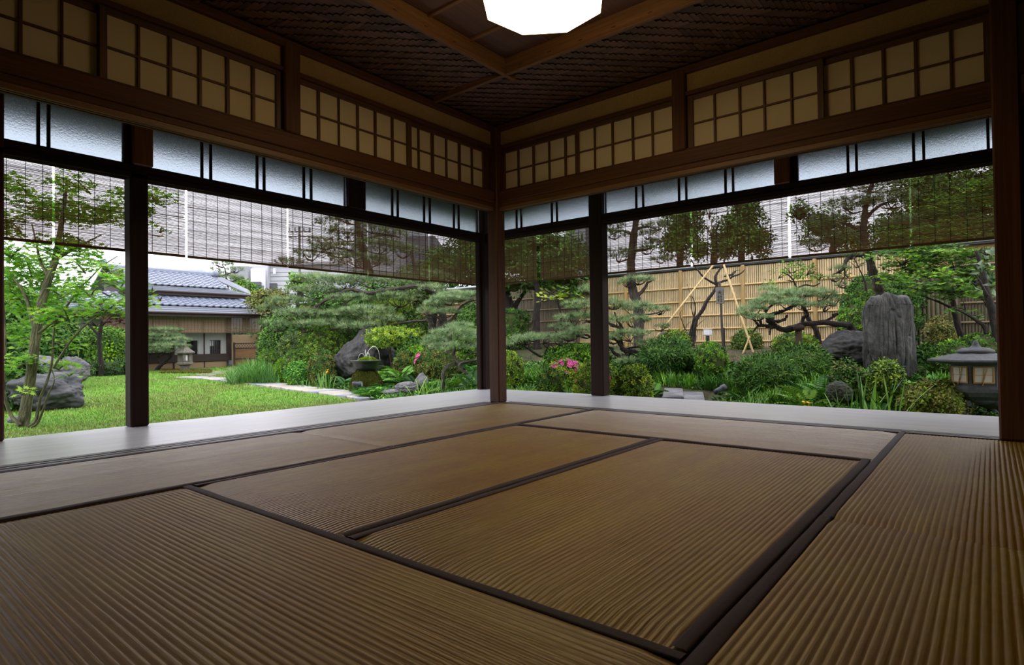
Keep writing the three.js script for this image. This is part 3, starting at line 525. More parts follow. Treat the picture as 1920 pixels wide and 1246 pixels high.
// fern frond, lying along +z
{ const P = []; const N = 15, L = 0.42; for (let i = 1; i <= N; i++) { const t = i / N, y = 0.20 * t - 0.30 * t * t, z = L * t, l = 0.085 * Math.sin(Math.PI * Math.min(1, 0.14 + 0.86 * t)) + 0.008; for (const s of [-1, 1]) { const b = V(0, y, z), tip = V(s * l, y - 0.01, z + l * 0.45), m = V(s * l * 0.5, y + 0.006, z + l * 0.05), m2 = V(s * l * 0.45, y + 0.004, z + l * 0.42); for (const p of [b, m, tip, b, tip, m2]) P.push(p.x, p.y, p.z); } } G.frond = triGeo(P); }
G.fern = (() => { const r = rngOf(33), l = []; for (let i = 0; i < 8; i++) { const g = G.frond.clone(); g.applyMatrix4(new THREE.Matrix4().compose(V(0, 0.02, 0), new THREE.Quaternion().setFromEuler(new THREE.Euler(-0.75 + r() * 0.6, i * 0.785 + r() * 0.5, 0, 'YXZ')), V(1, 1, 1).multiplyScalar(0.8 + 0.4 * r()))); l.push(g); } return mergeGeometries(l); })();

const leafMat = (rough = 0.5, tr = 0.28) => std({ color: 0xffffff, roughness: rough, transmission: 0, side: THREE.DoubleSide, specularIntensity: 0.5 });
const LEAF = std({ color: 0xffffff, roughness: 0.7, side: THREE.DoubleSide, specularIntensity: 0.35 });
const LEAFT = std({ color: 0xffffff, roughness: 1, transmission: 0.4, side: THREE.DoubleSide, specularIntensity: 0.3 });
const NEEDLE = std({ color: 0xffffff, roughness: 0.7, side: THREE.DoubleSide, specularIntensity: 0.3 });
const barkTex = tex(256, 256, (u, v) => { const a = pnoise(u * 6, v * 24, 6, 24, 61), b = pnoise(u * 30, v * 60, 30, 60, 62), k = 0.5 + 0.5 * a * a + 0.3 * (b - 0.5); return [k, k * 0.98, k * 0.95]; }, true, [2, 5]);
const bark = (h, bs = 0.02) => std({ color: col(h), map: barkTex, bumpMap: barkTex, bumpScale: bs, roughness: 0.9 });
MAT.barkPine = bark('#6a6058'); MAT.barkDark = bark('#453c36'); MAT.barkGrey = bark('#8b8a7c', 0.012); MAT.barkMaple = bark('#8a8a68', 0.008); MAT.twig = bark('#5a4c3c', 0.01);
const hsl = (h, s, l) => new THREE.Color().setHSL(h / 360, s, l, THREE.SRGBColorSpace);
// palettes: list of [hue, sat, light] with weights by position in the list
const PAL = {
  azalea: [[78, 0.48, 0.40], [82, 0.46, 0.34], [72, 0.52, 0.45], [86, 0.42, 0.28]], dark: [[98, 0.42, 0.26], [92, 0.44, 0.31], [104, 0.38, 0.21]],
  box: [[90, 0.42, 0.33], [84, 0.46, 0.39], [96, 0.38, 0.27]], bright: [[86, 0.60, 0.34], [80, 0.62, 0.39], [92, 0.52, 0.28]], yellow: [[76, 0.54, 0.36], [80, 0.52, 0.31], [70, 0.54, 0.41]],
  mid: [[92, 0.38, 0.31], [88, 0.42, 0.36], [98, 0.34, 0.24]], olive: [[64, 0.34, 0.32], [72, 0.36, 0.28], [54, 0.34, 0.34]], grey: [[100, 0.18, 0.35], [94, 0.22, 0.31], [106, 0.2, 0.26]],
  pine: [[94, 0.20, 0.40], [88, 0.22, 0.46], [102, 0.18, 0.33], [82, 0.24, 0.50]], pineLight: [[92, 0.21, 0.48], [98, 0.20, 0.41], [84, 0.25, 0.54]], maple: [[86, 0.54, 0.45], [80, 0.58, 0.50], [92, 0.48, 0.38]], red: [[2, 0.42, 0.17], [8, 0.4, 0.2], [356, 0.36, 0.14]],
  grass: [[92, 0.48, 0.35], [86, 0.52, 0.40], [100, 0.42, 0.30]], fern: [[100, 0.44, 0.34], [90, 0.5, 0.40], [108, 0.38, 0.28]], lawn: [[88, 0.52, 0.40], [84, 0.52, 0.45], [92, 0.48, 0.35], [74, 0.38, 0.47]],
};
const pick = (pal, r) => { const p = PAL[pal][Math.floor(r() * PAL[pal].length)]; return hsl(p[0] + (r() - 0.5) * 8, clamp(p[1] + (r() - 0.5) * 0.06, 0, 1), p[2] * (0.95 + 0.30 * r())); };
const orient = (dir, spin) => { const q = new THREE.Quaternion().setFromUnitVectors(V(0, 1, 0), dir); return q.multiply(new THREE.Quaternion().setFromAxisAngle(V(0, 1, 0), spin)); };
// lumpy solid of revolution-ish body, used for twig masses, rocks
function blob(c, rx, ry, rz, amp, freq, seed, detail = 3, f) {
  const g = mergeVertices(new THREE.IcosahedronGeometry(1, detail).deleteAttribute('uv').deleteAttribute('normal')), p = g.attributes.position;
  for (let i = 0; i < p.count; i++) {
    const v = V(p.getX(i), p.getY(i), p.getZ(i)).normalize(), k = 1 + amp * fbm(v.x * freq + seed, v.y * freq, v.z * freq - seed, 4);
    const w = f ? f(v.clone(), k) : v.multiplyScalar(k); p.setXYZ(i, c.x + w.x * rx, c.y + w.y * ry, c.z + w.z * rz);
  }
  g.computeVertexNormals(); const uv = []; for (let i = 0; i < p.count; i++) uv.push(p.getX(i) + p.getZ(i) * 0.7, p.getY(i) + p.getZ(i) * 0.3); g.setAttribute('uv', new THREE.Float32BufferAttribute(uv, 2)); return g;
}
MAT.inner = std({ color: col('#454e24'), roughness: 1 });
let shrubSeed = 100;
// a shrub: stems, a dense inner twig mass and a leaf shell over it.  o: geo, pal, size, n, loose, square
function shrub(label, c, rx, ry, o = {}) {
  const seed = shrubSeed++, r = rngOf(seed), rz = o.rz ?? rx, gy = ground(c.x, c.z), t = thing(o.name ?? 'shrub', label, o.cat ?? 'shrub', V(c.x, gy, c.z), o.group); let cy = c.y - gy;
  if (!o.lift && cy - ry > 0) { const d = (cy - ry + 0.02) / 2; cy -= d; ry += d; }        // clothed to the ground
  const loose = o.loose ?? 0, amp = o.amp ?? 0.12, fr = o.freq ?? 2.2;
  for (let i = 0; i < 3; i++) { const a = i * 2.1 + r(); part(t, 'stem', limb([V(Math.sin(a) * rx * 0.12, -0.05, Math.cos(a) * rx * 0.12), V(Math.sin(a) * rx * 0.25, Math.max(0.05, cy * 0.5), Math.cos(a) * rx * 0.25), V(Math.sin(a) * rx * 0.45, cy + ry * 0.2, Math.cos(a) * rx * 0.45)], [0.02, 0.014, 0.006], 5), MAT.twig); }
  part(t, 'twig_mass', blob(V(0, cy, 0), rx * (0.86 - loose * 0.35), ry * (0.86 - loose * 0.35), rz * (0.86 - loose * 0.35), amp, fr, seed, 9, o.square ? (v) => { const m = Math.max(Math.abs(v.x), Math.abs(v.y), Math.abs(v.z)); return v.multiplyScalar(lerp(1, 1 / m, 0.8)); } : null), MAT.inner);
  const size = o.size ?? 1, dens = o.dens ?? 1, sp = 0.034 * size, n = Math.min(9000, Math.round(dens * 4 * Math.PI * Math.pow((Math.pow(rx * ry, 1.6) * 2 + Math.pow(rx * rz, 1.6)) / 3, 1 / 1.6) * 0.72 / (sp * sp)));
  const mats = [], cols = [];
  for (let i = 0; i < n; i++) {
    const y = 1 - 1.78 * r(), a = r() * 6.283, h = Math.sqrt(Math.max(0, 1 - y * y)); let v = V(Math.cos(a) * h, y, Math.sin(a) * h), k = 1 + amp * fbm(v.x * fr + seed, v.y * fr, v.z * fr - seed, 4);
    if (o.square) { const m = Math.max(Math.abs(v.x), Math.abs(v.y), Math.abs(v.z)); k = lerp(1, 1 / m, 0.8); }
    k *= 1 - (loose * 0.55 + 0.10) * Math.pow(r(), 1.6) + (r() < 0.06 + loose * 0.2 ? 0.06 + loose * 0.1 : 0);
    const nrm = V(v.x / rx, v.y / ry, v.z / rz).normalize(); nrm.add(V((r() - 0.5), (r() - 0.5) + 0.25 + (o.up ?? 0), (r() - 0.5)).multiplyScalar(0.9 + loose)).normalize();
    const p = V(v.x * rx * k, cy + v.y * ry * k, v.z * rz * k); if (p.y < -0.02) continue;
    const s = size * (0.75 + 0.5 * r()); mats.push(new THREE.Matrix4().compose(p, orient(nrm, r() * 6.28), V(s, s, s)));
    cols.push(pick(o.tips && r() < o.tips[1] && nrm.y > -0.1 ? o.tips[0] : o.pal ?? 'azalea', r));
  }
  inst(t, 'foliage', G[o.geo ?? 'azalea'], o.thin ? LEAFT : LEAF, mats, cols);
  if (o.flowers) {
    const fl = o.flowers, tones = [0, 1, 2].map((k) => std({ color: hsl(fl.hue + (k - 1) * 5, 0.72, 0.56 + 0.05 * k), roughness: 1, transmission: 0.3, side: THREE.DoubleSide })), face = V(CAMP.x - c.x, 0, CAMP.z - c.z).normalize(), sd = V(face.z, 0, -face.x);
    for (let i = 0; i < fl.n; i++) {
      const d = sd.clone().multiplyScalar((r() - 0.5) * 2 * (fl.w ?? 0.8) + (fl.dx ?? 0)).add(V(0, 0.95 - 0.8 * r(), 0)).addScaledVector(face, 0.15 + 0.6 * r()).normalize();
      const b = part(t, 'blossom', G.blossom, tones[i % 3]); b.position.set(d.x * rx * 1.03, cy + d.y * ry * 1.04, d.z * rz * 1.03); b.quaternion.copy(orient(d.add(V(0, 0.2, 0)).normalize(), r() * 6)); b.scale.setScalar((fl.s ?? 1) * (0.8 + 0.4 * r()));
    }
  }
  return t;
}
{ const P = []; for (let k = 0; k < 5; k++) { const a = k * 1.2566, m = new THREE.Matrix4().makeRotationFromEuler(new THREE.Euler(-0.55, a, 0, 'YXZ')); leafTris(P, m, 0.032, 0.024, 0.003, 0.004); } G.blossom = triGeo(P); }

const grounded = (pts) => { const p = pts[0], g = landAt(p.x, p.z); if (p.y > g - 0.06) pts.unshift(V(p.x, g - 0.08, p.z)); };
// pine: traced limbs and flat pads of needle tufts at the ends of twigs
function pine(label, limbs, pads, o = {}) {
  const seed = shrubSeed++, r = rngOf(seed), t = thing('pine_tree', label, 'tree', null), tufts = [], cols = [], size = o.size ?? 1;
  const bm = o.bark ?? MAT.barkPine;
  limbs.forEach(([pts, rad0, nm], i) => { const rad = rad0.map((q) => q * (o.girth ?? 0.62)); if (!i || o.root?.includes(i)) grounded(pts); return part(t, nm ?? (i ? 'branch' : 'trunk'), limb(pts, rad, i ? 7 : 10, pts.length * 6, o.knob ?? 0.5, seed + i), bm); });
  const twigs = [];
  for (const [c, rx, ry, rz, from] of pads) {
    const sp = 0.062 * size, n = Math.round((o.dens ?? 1) * 2.3 * Math.PI * rx * (rz ?? rx * 0.8) / (sp * sp) * 0.8);
    for (let i = 0; i < n; i++) {
      const a = r() * 6.283, q = Math.sqrt(r()), bump = 0.75 + 0.35 * noise3(Math.cos(a) * q * 2.4 + seed, Math.sin(a) * q * 2.4, c.x * 3), up = r() < 0.72 ? 1 : -0.35, yy = ry * up * Math.sqrt(Math.max(0, 1 - q * q * 0.85)) * bump * (0.55 + 0.45 * r());
      const p = c.clone().add(V(Math.cos(a) * q * rx * (0.9 + 0.25 * r()), yy, Math.sin(a) * q * (rz ?? rx * 0.8) * (0.9 + 0.25 * r())));
      const d = V(Math.cos(a) * q * 0.9 + (r() - 0.5) * 0.8, 0.75 + 0.4 * r(), Math.sin(a) * q * 0.9 + (r() - 0.5) * 0.8).normalize(), s = size * (0.8 + 0.5 * r());
      tufts.push(new THREE.Matrix4().compose(p, orient(d, r() * 6), V(s, s, s))); cols.push(pick(o.pal ?? 'pine', r));
    }
    // twigs feeding the pad
    for (let i = 0; i < (o.twigs ?? 5); i++) { const a = r() * 6.283, q = 0.5 + 0.4 * r(), f = from ?? c.clone().add(V(0, -ry * 1.1, 0)), e = c.clone().add(V(Math.cos(a) * rx * q, ry * 0.1 * r(), Math.sin(a) * (rz ?? rx * 0.8) * q)); twigs.push(limb([f, f.clone().lerp(e, 0.5).add(V((r() - 0.5) * 0.06, -ry * 0.3, (r() - 0.5) * 0.06)), e], [0.012 * size, 0.008 * size, 0.003], 5, 6, 0.3, seed + i)); }
  }
  if (twigs.length) part(t, 'twigs', merge(twigs), bm);
  inst(t, 'needles', G.pine, NEEDLE, tufts, cols);
  return t;
}
// broad-leaved tree: traced limbs and leaf clusters round given centres
function leafTree(name, label, limbs, clusters, o = {}) {
  const seed = shrubSeed++, r = rngOf(seed), t = thing(name, label, 'tree', null), mats = [], cols = [], size = o.size ?? 1, sp = (o.sp ?? 0.07) * size;
  limbs.forEach(([pts, rad0, nm], i) => { const rad = rad0.map((q) => q * (o.girth ?? 0.62)); if (!i || o.root?.includes(i)) grounded(pts); part(t, nm ?? (i ? 'branch' : 'trunk'), limb(pts, rad, i ? 7 : 10, pts.length * 5, o.knob ?? 0.25, seed + i), o.bark ?? MAT.barkDark); });
  const twigs = [];
  for (const [c, rx, ry, rz] of clusters) {
    const n = Math.round((o.dens ?? 1) * 4.2 * rx * ry * (rz ?? rx) / (sp * sp * sp) * 0.28 / (o.layers ? 1 : 1));
    for (let i = 0; i < n; i++) {
      const u = Math.pow(r(), 0.42), d = V(r() - 0.5, r() - 0.5, r() - 0.5).normalize(); let p = c.clone().add(V(d.x * rx * u, d.y * ry * u, d.z * (rz ?? rx) * u));
      if (o.layers) { const Ls = o.layers; p.y = Math.round(p.y / Ls) * Ls + (r() - 0.5) * Ls * 0.55 + 0.35 * Ls * noise3(p.x * 2, p.y, p.z * 2); }
      if (fbm(p.x * (o.gapf ?? 2.2) + seed, p.y * (o.gapf ?? 2.2) * 1.6, p.z * (o.gapf ?? 2.2), 2) < (o.gap ?? -0.12)) continue;
      const nd = o.flat ? V((r() - 0.5) * 0.7, 1, (r() - 0.5) * 0.7).normalize() : d.add(V(0, 0.5, 0)).add(V(r() - 0.5, r() - 0.5, r() - 0.5)).normalize(), s = size * (0.75 + 0.5 * r());
      mats.push(new THREE.Matrix4().compose(p, orient(nd, r() * 6.28), V(s, s, s))); cols.push(pick(o.tips && r() < o.tips[1] ? o.tips[0] : o.pal ?? 'mid', r));
    }
    for (let i = 0; i < (o.twigs ?? 4); i++) { const d = V(r() - 0.5, r() * 0.6 - 0.1, r() - 0.5).normalize(), e = c.clone().add(V(d.x * rx * 0.8, d.y * ry * 0.8, d.z * (rz ?? rx) * 0.8)), f = c.clone().add(V(0, -ry * 0.5, 0)); twigs.push(limb([f, f.clone().lerp(e, 0.55).add(V(0, ry * 0.12, 0)), e], [0.009 * size, 0.006 * size, 0.002], 5, 6, 0.2, seed + i)); }
  }
  if (twigs.length) part(t, 'twigs', merge(twigs), o.bark ?? MAT.barkDark);
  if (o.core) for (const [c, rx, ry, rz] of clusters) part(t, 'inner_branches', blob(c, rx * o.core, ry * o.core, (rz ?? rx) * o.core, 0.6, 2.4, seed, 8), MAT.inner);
  if (o.leaves) { const tones = [0, 1, 2, 3].map((k) => std({ color: pick(k % 2 ? o.pal : 'mid', r), roughness: 0.42, side: THREE.DoubleSide, specularIntensity: 0.8 })); mats.slice(0, 300).forEach((m, i) => { const b = part(t, 'leaf', G.leaf, tones[i % 4]); b.applyMatrix4(m); b.rotateX(0.3 + 1.2 * r()); }); return t; }
  inst(t, 'foliage', G[o.geo ?? 'far'], o.thick ? LEAF : LEAFT, mats, cols);
  return t;
}
// ---------------------------------------------------------------- placed plants
const T = (t, ...l) => l.map(([u, v, d]) => at(u, v, t + (d ?? 0)));
const E = (u, v, t, ru, rv, k = 0.85) => [at(u, v, t), M(ru, t), M(rv, t), M(ru, t) * k];
const bush = (label, u, v, t, ru, rv, o = {}) => shrub(label, at(u, v, t), M(ru, t), M(rv, t), { rz: M(ru, t) * (o.deep ?? 0.9), ...o });

// clipped and loose shrubs of the left garden, far to near
bush('yellow-green clipped hedge top rising behind the large pine bough', 612, 592, 18, 34, 17, { pal: 'yellow', size: 1.6, geo: 'box' });
bush('bright green leafy shrub beside the tea house gate', 514, 640, 17.5, 26, 26, { pal: 'mid', geo: 'broad', size: 1.4, loose: 0.5, dens: 0.7 });
bush('loose grey-green azalea mound left of the biggest round shrub', 550, 650, 16.4, 30, 26, { pal: 'grey', size: 1.4, loose: 0.3, tips: ['azalea', 0.3] });
bush('biggest round dark green shrub, left of the conical rock', 607, 643, 14.4, 43, 35, { amp: 0.06, pal: 'box', geo: 'box', size: 1.4, tips: ['azalea', 0.3] });
bush('glossy dark dome shrub above the tall grass clump', 503, 670, 14.6, 21, 15, { pal: 'box', geo: 'box', size: 1.2, amp: 0.06, tips: ['bright', 0.2] });
bush('small round shrub between glossy dome and dark azalea', 553, 672, 13.6, 23, 15, { pal: 'box', geo: 'box', size: 1.2, amp: 0.06 });
bush('little yellow-green ball shrub beside the grass clump', 527, 685, 13.8, 12, 11, { pal: 'bright', size: 1.2 });
bush('dark-leaved azalea with yellowish crown left of the basin', 604, 678, 12.6, 25, 21, { amp: 0.06, pal: 'olive', size: 1.2, tips: ['dark', 0.55], loose: 0.15 });
bush('pale green low shrub in front of the dark-leaved azalea', 562, 694, 12.8, 24, 13, { pal: 'fern', geo: 'broad', size: 0.8, loose: 0.3 });
bush('yellow-tipped dense shrub above the conical rock', 735, 594, 15.6, 52, 36, { pal: 'azalea', size: 1.6, tips: ['yellow', 0.25] });
bush('layered yellow-green shrub hanging over the right of the conical rock', 738, 633, 12.6, 52, 20, { lift: true, pal: 'azalea', size: 1.3, loose: 0.6, tips: ['yellow', 0.45], amp: 0.4, freq: 3 });
bush('dark evergreen shrub behind the right of the basin', 772, 658, 12.4, 26, 25, { pal: 'dark', geo: 'broad', size: 1.0, tips: ['mid', 0.3] });
bush('bright lime shrub beside the twisted low pine', 782, 666, 11.6, 22, 16, { pal: 'bright', size: 1.2, loose: 0.3 });
bush('brownish azalea with a few pink flowers below the twisted pine', 820, 677, 10.9, 44, 26, { pal: 'olive', size: 1.1, tips: ['dark', 0.5], flowers: { n: 22, hue: 328, w: 0.2, dx: -1.0, s: 1.2 } });
bush('bright lime shrub behind the outer corner post', 882, 640, 11.6, 34, 26, { pal: 'bright', geo: 'azalea', size: 1.3, loose: 0.3, tips: ['mid', 0.4] });
bush('dark green round shrub below the tiered pine, by the corner', 884, 592, 15, 30, 20, { pal: 'mid', geo: 'broad', size: 1.2 });
bush('reddish brown undershrub right of the basin', 758, 677, 11.5, 22, 17, { pal: 'olive', size: 1.0, loose: 0.4, tips: ['dark', 0.4] });
bush('low feathery shrub in front of the dark maple', 200, 690, 18, 36, 18, { pal: 'grey', geo: 'azalea', size: 1.8, loose: 0.4, tips: ['mid', 0.5] });
bush('broad bright shrub on the left lawn, under the dark red maple', 195, 646, 18.6, 55, 30, { pal: 'mid', geo: 'broad', size: 1.6, loose: 0.25, tips: ['bright', 0.45] });
bush('dark glossy bush at the foot of the maple beside the black rock', 28, 715, 8.6, 40, 42, { pal: 'dark', geo: 'camellia', size: 0.8, loose: 0.4, dens: 0.6, tips: ['mid', 0.3] });
bush('dense dark hedge behind the maple at the left edge', 45, 625, 12.5, 80, 70, { pal: 'dark', geo: 'broad', size: 1.8, loose: 0.3, tips: ['mid', 0.3] });
bush('rounded dark shrub among the pine pads above the big round shrub', 676, 606, 15.4, 44, 30, { pal: 'mid', size: 1.5, tips: ['dark', 0.4] });
bush('dark shrub against the fence between round shrub and tiered pine', 775, 612, 15.2, 26, 24, { pal: 'dark', geo: 'broad', size: 1.2, tips: ['olive', 0.3] });
// right garden
bush('square-clipped dark hedge right of the corner post', 958, 608, 13, 32, 26, { pal: 'dark', geo: 'box', size: 1.4, square: true, tips: ['mid', 0.35], name: 'hedge', cat: 'hedge' });
bush('round yellow-green azalea half hidden by the corner post', 955, 686, 8.8, 26, 27, { pal: 'azalea', tips: ['yellow', 0.12] });
bush('wide pale-leaved shrub behind the pink azalea', 1082, 670, 9.4, 60, 20, { pal: 'bright', geo: 'broad', size: 0.9, loose: 0.35, tips: ['mid', 0.4] });
bush('azalea covered with pink flowers', 1062, 693, 8.2, 36, 19, { pal: 'azalea', flowers: { n: 60, hue: 324, w: 0.9, dx: -0.25, s: 1.15 }, tips: ['yellow', 0.2] });
bush('dark small azalea below the pink flowering one', 1033, 716, 7.4, 27, 23, { pal: 'azalea', tips: ['dark', 0.5] });
bush('large yellow-green ball azalea straight behind the outer post', 1120, 710, 6.9, 44, 36, { pal: 'azalea', amp: 0.06, tips: ['yellow', 0.45], flowers: { n: 7, hue: 6, w: 1.4, dx: 0.6, s: 1 } });
bush('rounded azalea right of the outer post, left of the stone slabs', 1190, 716, 6.8, 34, 32, { pal: 'azalea', amp: 0.06, tips: ['yellow', 0.35] });
bush('neat ball-clipped shrub in front of the name board', 1333, 674, 7.8, 31, 31, { pal: 'box', geo: 'box', amp: 0.03, size: 1.0, tips: ['bright', 0.45] });
bush('dark spreading conifer shrub left of the ball-clipped shrub', 1254, 672, 8.3, 52, 33, { pal: 'dark', geo: 'juniper', size: 1.25, loose: 0.25, amp: 0.25, tips: ['mid', 0.25] });
bush('loose yellowish shrub in front of the flat dark rock', 1266, 642, 9.6, 27, 20, { pal: 'olive', geo: 'broad', size: 0.7, loose: 0.5, tips: ['bright', 0.4] });
bush('airy shrub behind the crossed bamboo props', 1400, 645, 9.6, 26, 25, { pal: 'mid', geo: 'broad', size: 0.7, loose: 0.55, tips: ['olive', 0.4] });
bush('smooth clipped mound under the propped pine', 1490, 648, 8.9, 42, 24, { pal: 'azalea', geo: 'box', size: 1.1, tips: ['dark', 0.3] });
bush('left lobe of dark spreading conifer by the veranda', 1436, 706, 7.1, 54, 38, { pal: 'dark', geo: 'juniper', size: 1.1, amp: 0.18, tips: ['box', 0.4] });
bush('right lobe of dark spreading conifer, higher than its neighbour', 1505, 686, 7.5, 52, 34, { pal: 'dark', geo: 'juniper', size: 1.15, amp: 0.18, tips: ['box', 0.4] });
bush('round-topped clipped evergreen behind the standing rock, left side', 1640, 558, 9.5, 62, 42, { pal: 'mid', geo: 'box', size: 1.5, tips: ['dark', 0.3] });
bush('lower lobe of clipped evergreen left of the standing rock', 1606, 590, 9.2, 32, 28, { pal: 'box', geo: 'box', size: 1.3, tips: ['bright', 0.2] });
bush('dark clipped evergreen behind the top right of the standing rock', 1690, 548, 9.6, 44, 34, { pal: 'dark', geo: 'box', size: 1.4 });
bush('glossy speckled shrub left of the standing rock foot', 1587, 706, 6.4, 28, 26, { pal: 'dark', geo: 'broad', size: 0.6, loose: 0.6, tips: ['olive', 0.35] });
bush('pale-tipped shrub at the foot of the standing rock', 1660, 698, 6.1, 30, 20, { pal: 'azalea', geo: 'broad', size: 0.6, loose: 0.75, tips: ['grey', 0.3] });
bush('loose yellow-leaved shrub at the left of the snow lantern', 1752, 748, 5.5, 58, 28, { pal: 'olive', geo: 'broad', size: 0.6, loose: 0.5, tips: ['yellow', 0.3], amp: 0.3 });
bush('light green hedge behind the snow lantern, upper part', 1850, 650, 7.0, 52, 24, { pal: 'mid', geo: 'box', size: 1.2, tips: ['bright', 0.3], name: 'hedge', cat: 'hedge' });
bush('light green hedge behind the snow lantern, left part', 1790, 675, 6.7, 42, 34, { pal: 'mid', geo: 'box', size: 1.1, tips: ['bright', 0.3], name: 'hedge', cat: 'hedge' });
bush('dark shaded shrub between standing rock and lantern hedge', 1732, 682, 7.4, 26, 32, { pal: 'dark', geo: 'broad', size: 0.8, loose: 0.3 });
bush('thin brown-leaved shrub before the upright bamboo screen', 1765, 622, 8.3, 30, 26, { pal: 'olive', geo: 'broad', size: 0.7, loose: 0.9, dens: 0.35 });

// ---- pines
pine('small cloud-clipped pine beside the lantern on the far lawn', [[T(21, [294, 694], [300, 686], [310, 677], [320, 666], [322, 652], [314, 634]), [0.14, 0.11, 0.09, 0.05]], [T(21, [304, 682], [294, 662], [294, 640]), [0.08, 0.05, 0.03]]],
  [E(310, 622, 21, 30, 11), E(298, 633, 21, 40, 13), E(326, 640, 20.9, 28, 11), E(288, 647, 20.8, 32, 11), E(314, 651, 20.7, 36, 10), E(296, 660, 20.6, 24, 7)], { size: 1.5, dens: 1.2, pal: 'pineLight' });
pine('great spreading pine with a long bough over the tea house gate', [
  [T(14.5, [835, 640, 0.8], [830, 590, 0.6], [815, 555, 0.4], [790, 530, 0.2], [778, 500], [770, 470]), [0.2, 0.17, 0.13, 0.1, 0.06]],
  [T(14.2, [812, 548, 0.2], [782, 537], [755, 539], [720, 544], [690, 549], [655, 543], [635, 552], [615, 560], [595, 572], [565, 588], [540, 585]), [0.10, 0.085, 0.075, 0.06, 0.05, 0.035]],
  [T(14.1, [622, 558], [600, 570], [594, 585], [590, 597]), [0.04, 0.025, 0.015]],
  [T(14.2, [690, 549], [660, 560], [630, 582], [600, 590]), [0.04, 0.03, 0.02]],
  [T(14.0, [800, 600], [760, 604], [720, 612], [690, 612], [660, 604], [630, 606]), [0.05, 0.045, 0.03, 0.02]],
  [T(14.4, [655, 543], [630, 546], [605, 550]), [0.035, 0.02]],
], [E(590, 546, 14.6, 50, 13), E(640, 530, 14.6, 56, 13), E(545, 568, 14.4, 46, 12), E(600, 525, 15, 48, 12), E(700, 525, 14.8, 52, 14), E(655, 562, 14.3, 46, 10), E(560, 590, 14.1, 46, 12), E(520, 610, 14, 28, 10), E(690, 585, 13.8, 50, 12), E(620, 608, 13.8, 40, 10), E(570, 612, 14, 30, 10), E(680, 614, 13.6, 46, 10), E(750, 560, 14.5, 46, 14), E(760, 530, 14.8, 50, 14), E(805, 545, 14.6, 40, 12), E(800, 520, 15, 48, 13), E(720, 600, 13.9, 40, 9), E(640, 590, 14, 40, 10), E(505, 580, 14.4, 22, 8)], { size: 1.5, dens: 0.85, pal: 'pine' });
pine('tall pine top seen through the reed blinds above the great pine', [[T(19, [700, 560], [692, 510], [680, 470], [672, 430], [668, 400]), [0.28, 0.24, 0.18, 0.1]], [T(19, [684, 480], [650, 468], [610, 462]), [0.09, 0.05, 0.03]], [T(19, [680, 450], [720, 440], [750, 445]), [0.08, 0.04]]],
  [E(620, 420, 19, 34, 12), E(660, 408, 19, 42, 12), E(700, 425, 19, 38, 12), E(735, 440, 19, 30, 12), E(610, 455, 19, 34, 11), E(650, 440, 19, 40, 12), E(640, 470, 19, 54, 12), E(710, 462, 19, 50, 13), E(585, 478, 19, 36, 10), E(755, 470, 19, 34, 13), E(680, 490, 19, 60, 12), E(545, 492, 19.5, 30, 8)], { size: 2, dens: 0.8 });
pine('tiered pine with flat crown left of the corner post', [[T(12.8, [812, 625], [806, 600], [800, 585]), [0.11, 0.1, 0.07], 'trunk'], [T(12.4, [826, 622], [822, 606], [828, 600], [838, 604], [850, 596], [858, 584], [864, 575], [878, 566], [890, 562]), [0.09, 0.06, 0.055, 0.05, 0.035, 0.02]], [T(12.4, [832, 602], [815, 592], [800, 590]), [0.05, 0.03]]],
  [E(862, 555, 12.4, 42, 9), E(830, 570, 12.4, 34, 10), E(808, 585, 12.4, 24, 11), E(845, 562, 12.2, 38, 9), E(886, 556, 12.4, 22, 7), E(838, 586, 12.3, 28, 8)], { size: 1.15, dens: 1.2, pal: 'pineLight' });
pine('twisted low pine with pale winding trunk beside the corner post', [
  [T(9.3, [832, 698], [838, 688], [850, 682], [858, 684], [866, 692], [872, 690]), [0.05, 0.055, 0.05, 0.05], 'trunk'],
  [T(9.2, [912, 668], [895, 674], [876, 678], [863, 682], [862, 690], [870, 697], [878, 700]), [0.035, 0.045, 0.05, 0.05, 0.045, 0.035]],
  [T(9.3, [864, 684], [854, 674], [850, 664], [853, 652], [848, 640], [840, 630]), [0.055, 0.05, 0.04, 0.03, 0.018]],
  [T(9.3, [852, 656], [864, 656], [870, 650], [880, 642], [893, 644]), [0.03, 0.025, 0.02]],
  [T(9.3, [870, 678], [874, 668], [884, 660]), [0.03, 0.022, 0.014]],
], [E(850, 625, 9.3, 42, 12), E(826, 637, 9.2, 30, 9), E(880, 634, 9.3, 30, 13), E(836, 652, 9.0, 34, 10), E(808, 645, 9.4, 20, 9), E(888, 652, 9.2, 22, 9), E(860, 612, 9.6, 28, 6)], { size: 0.95, dens: 1.25, pal: 'pineLight', bark: MAT.barkGrey });
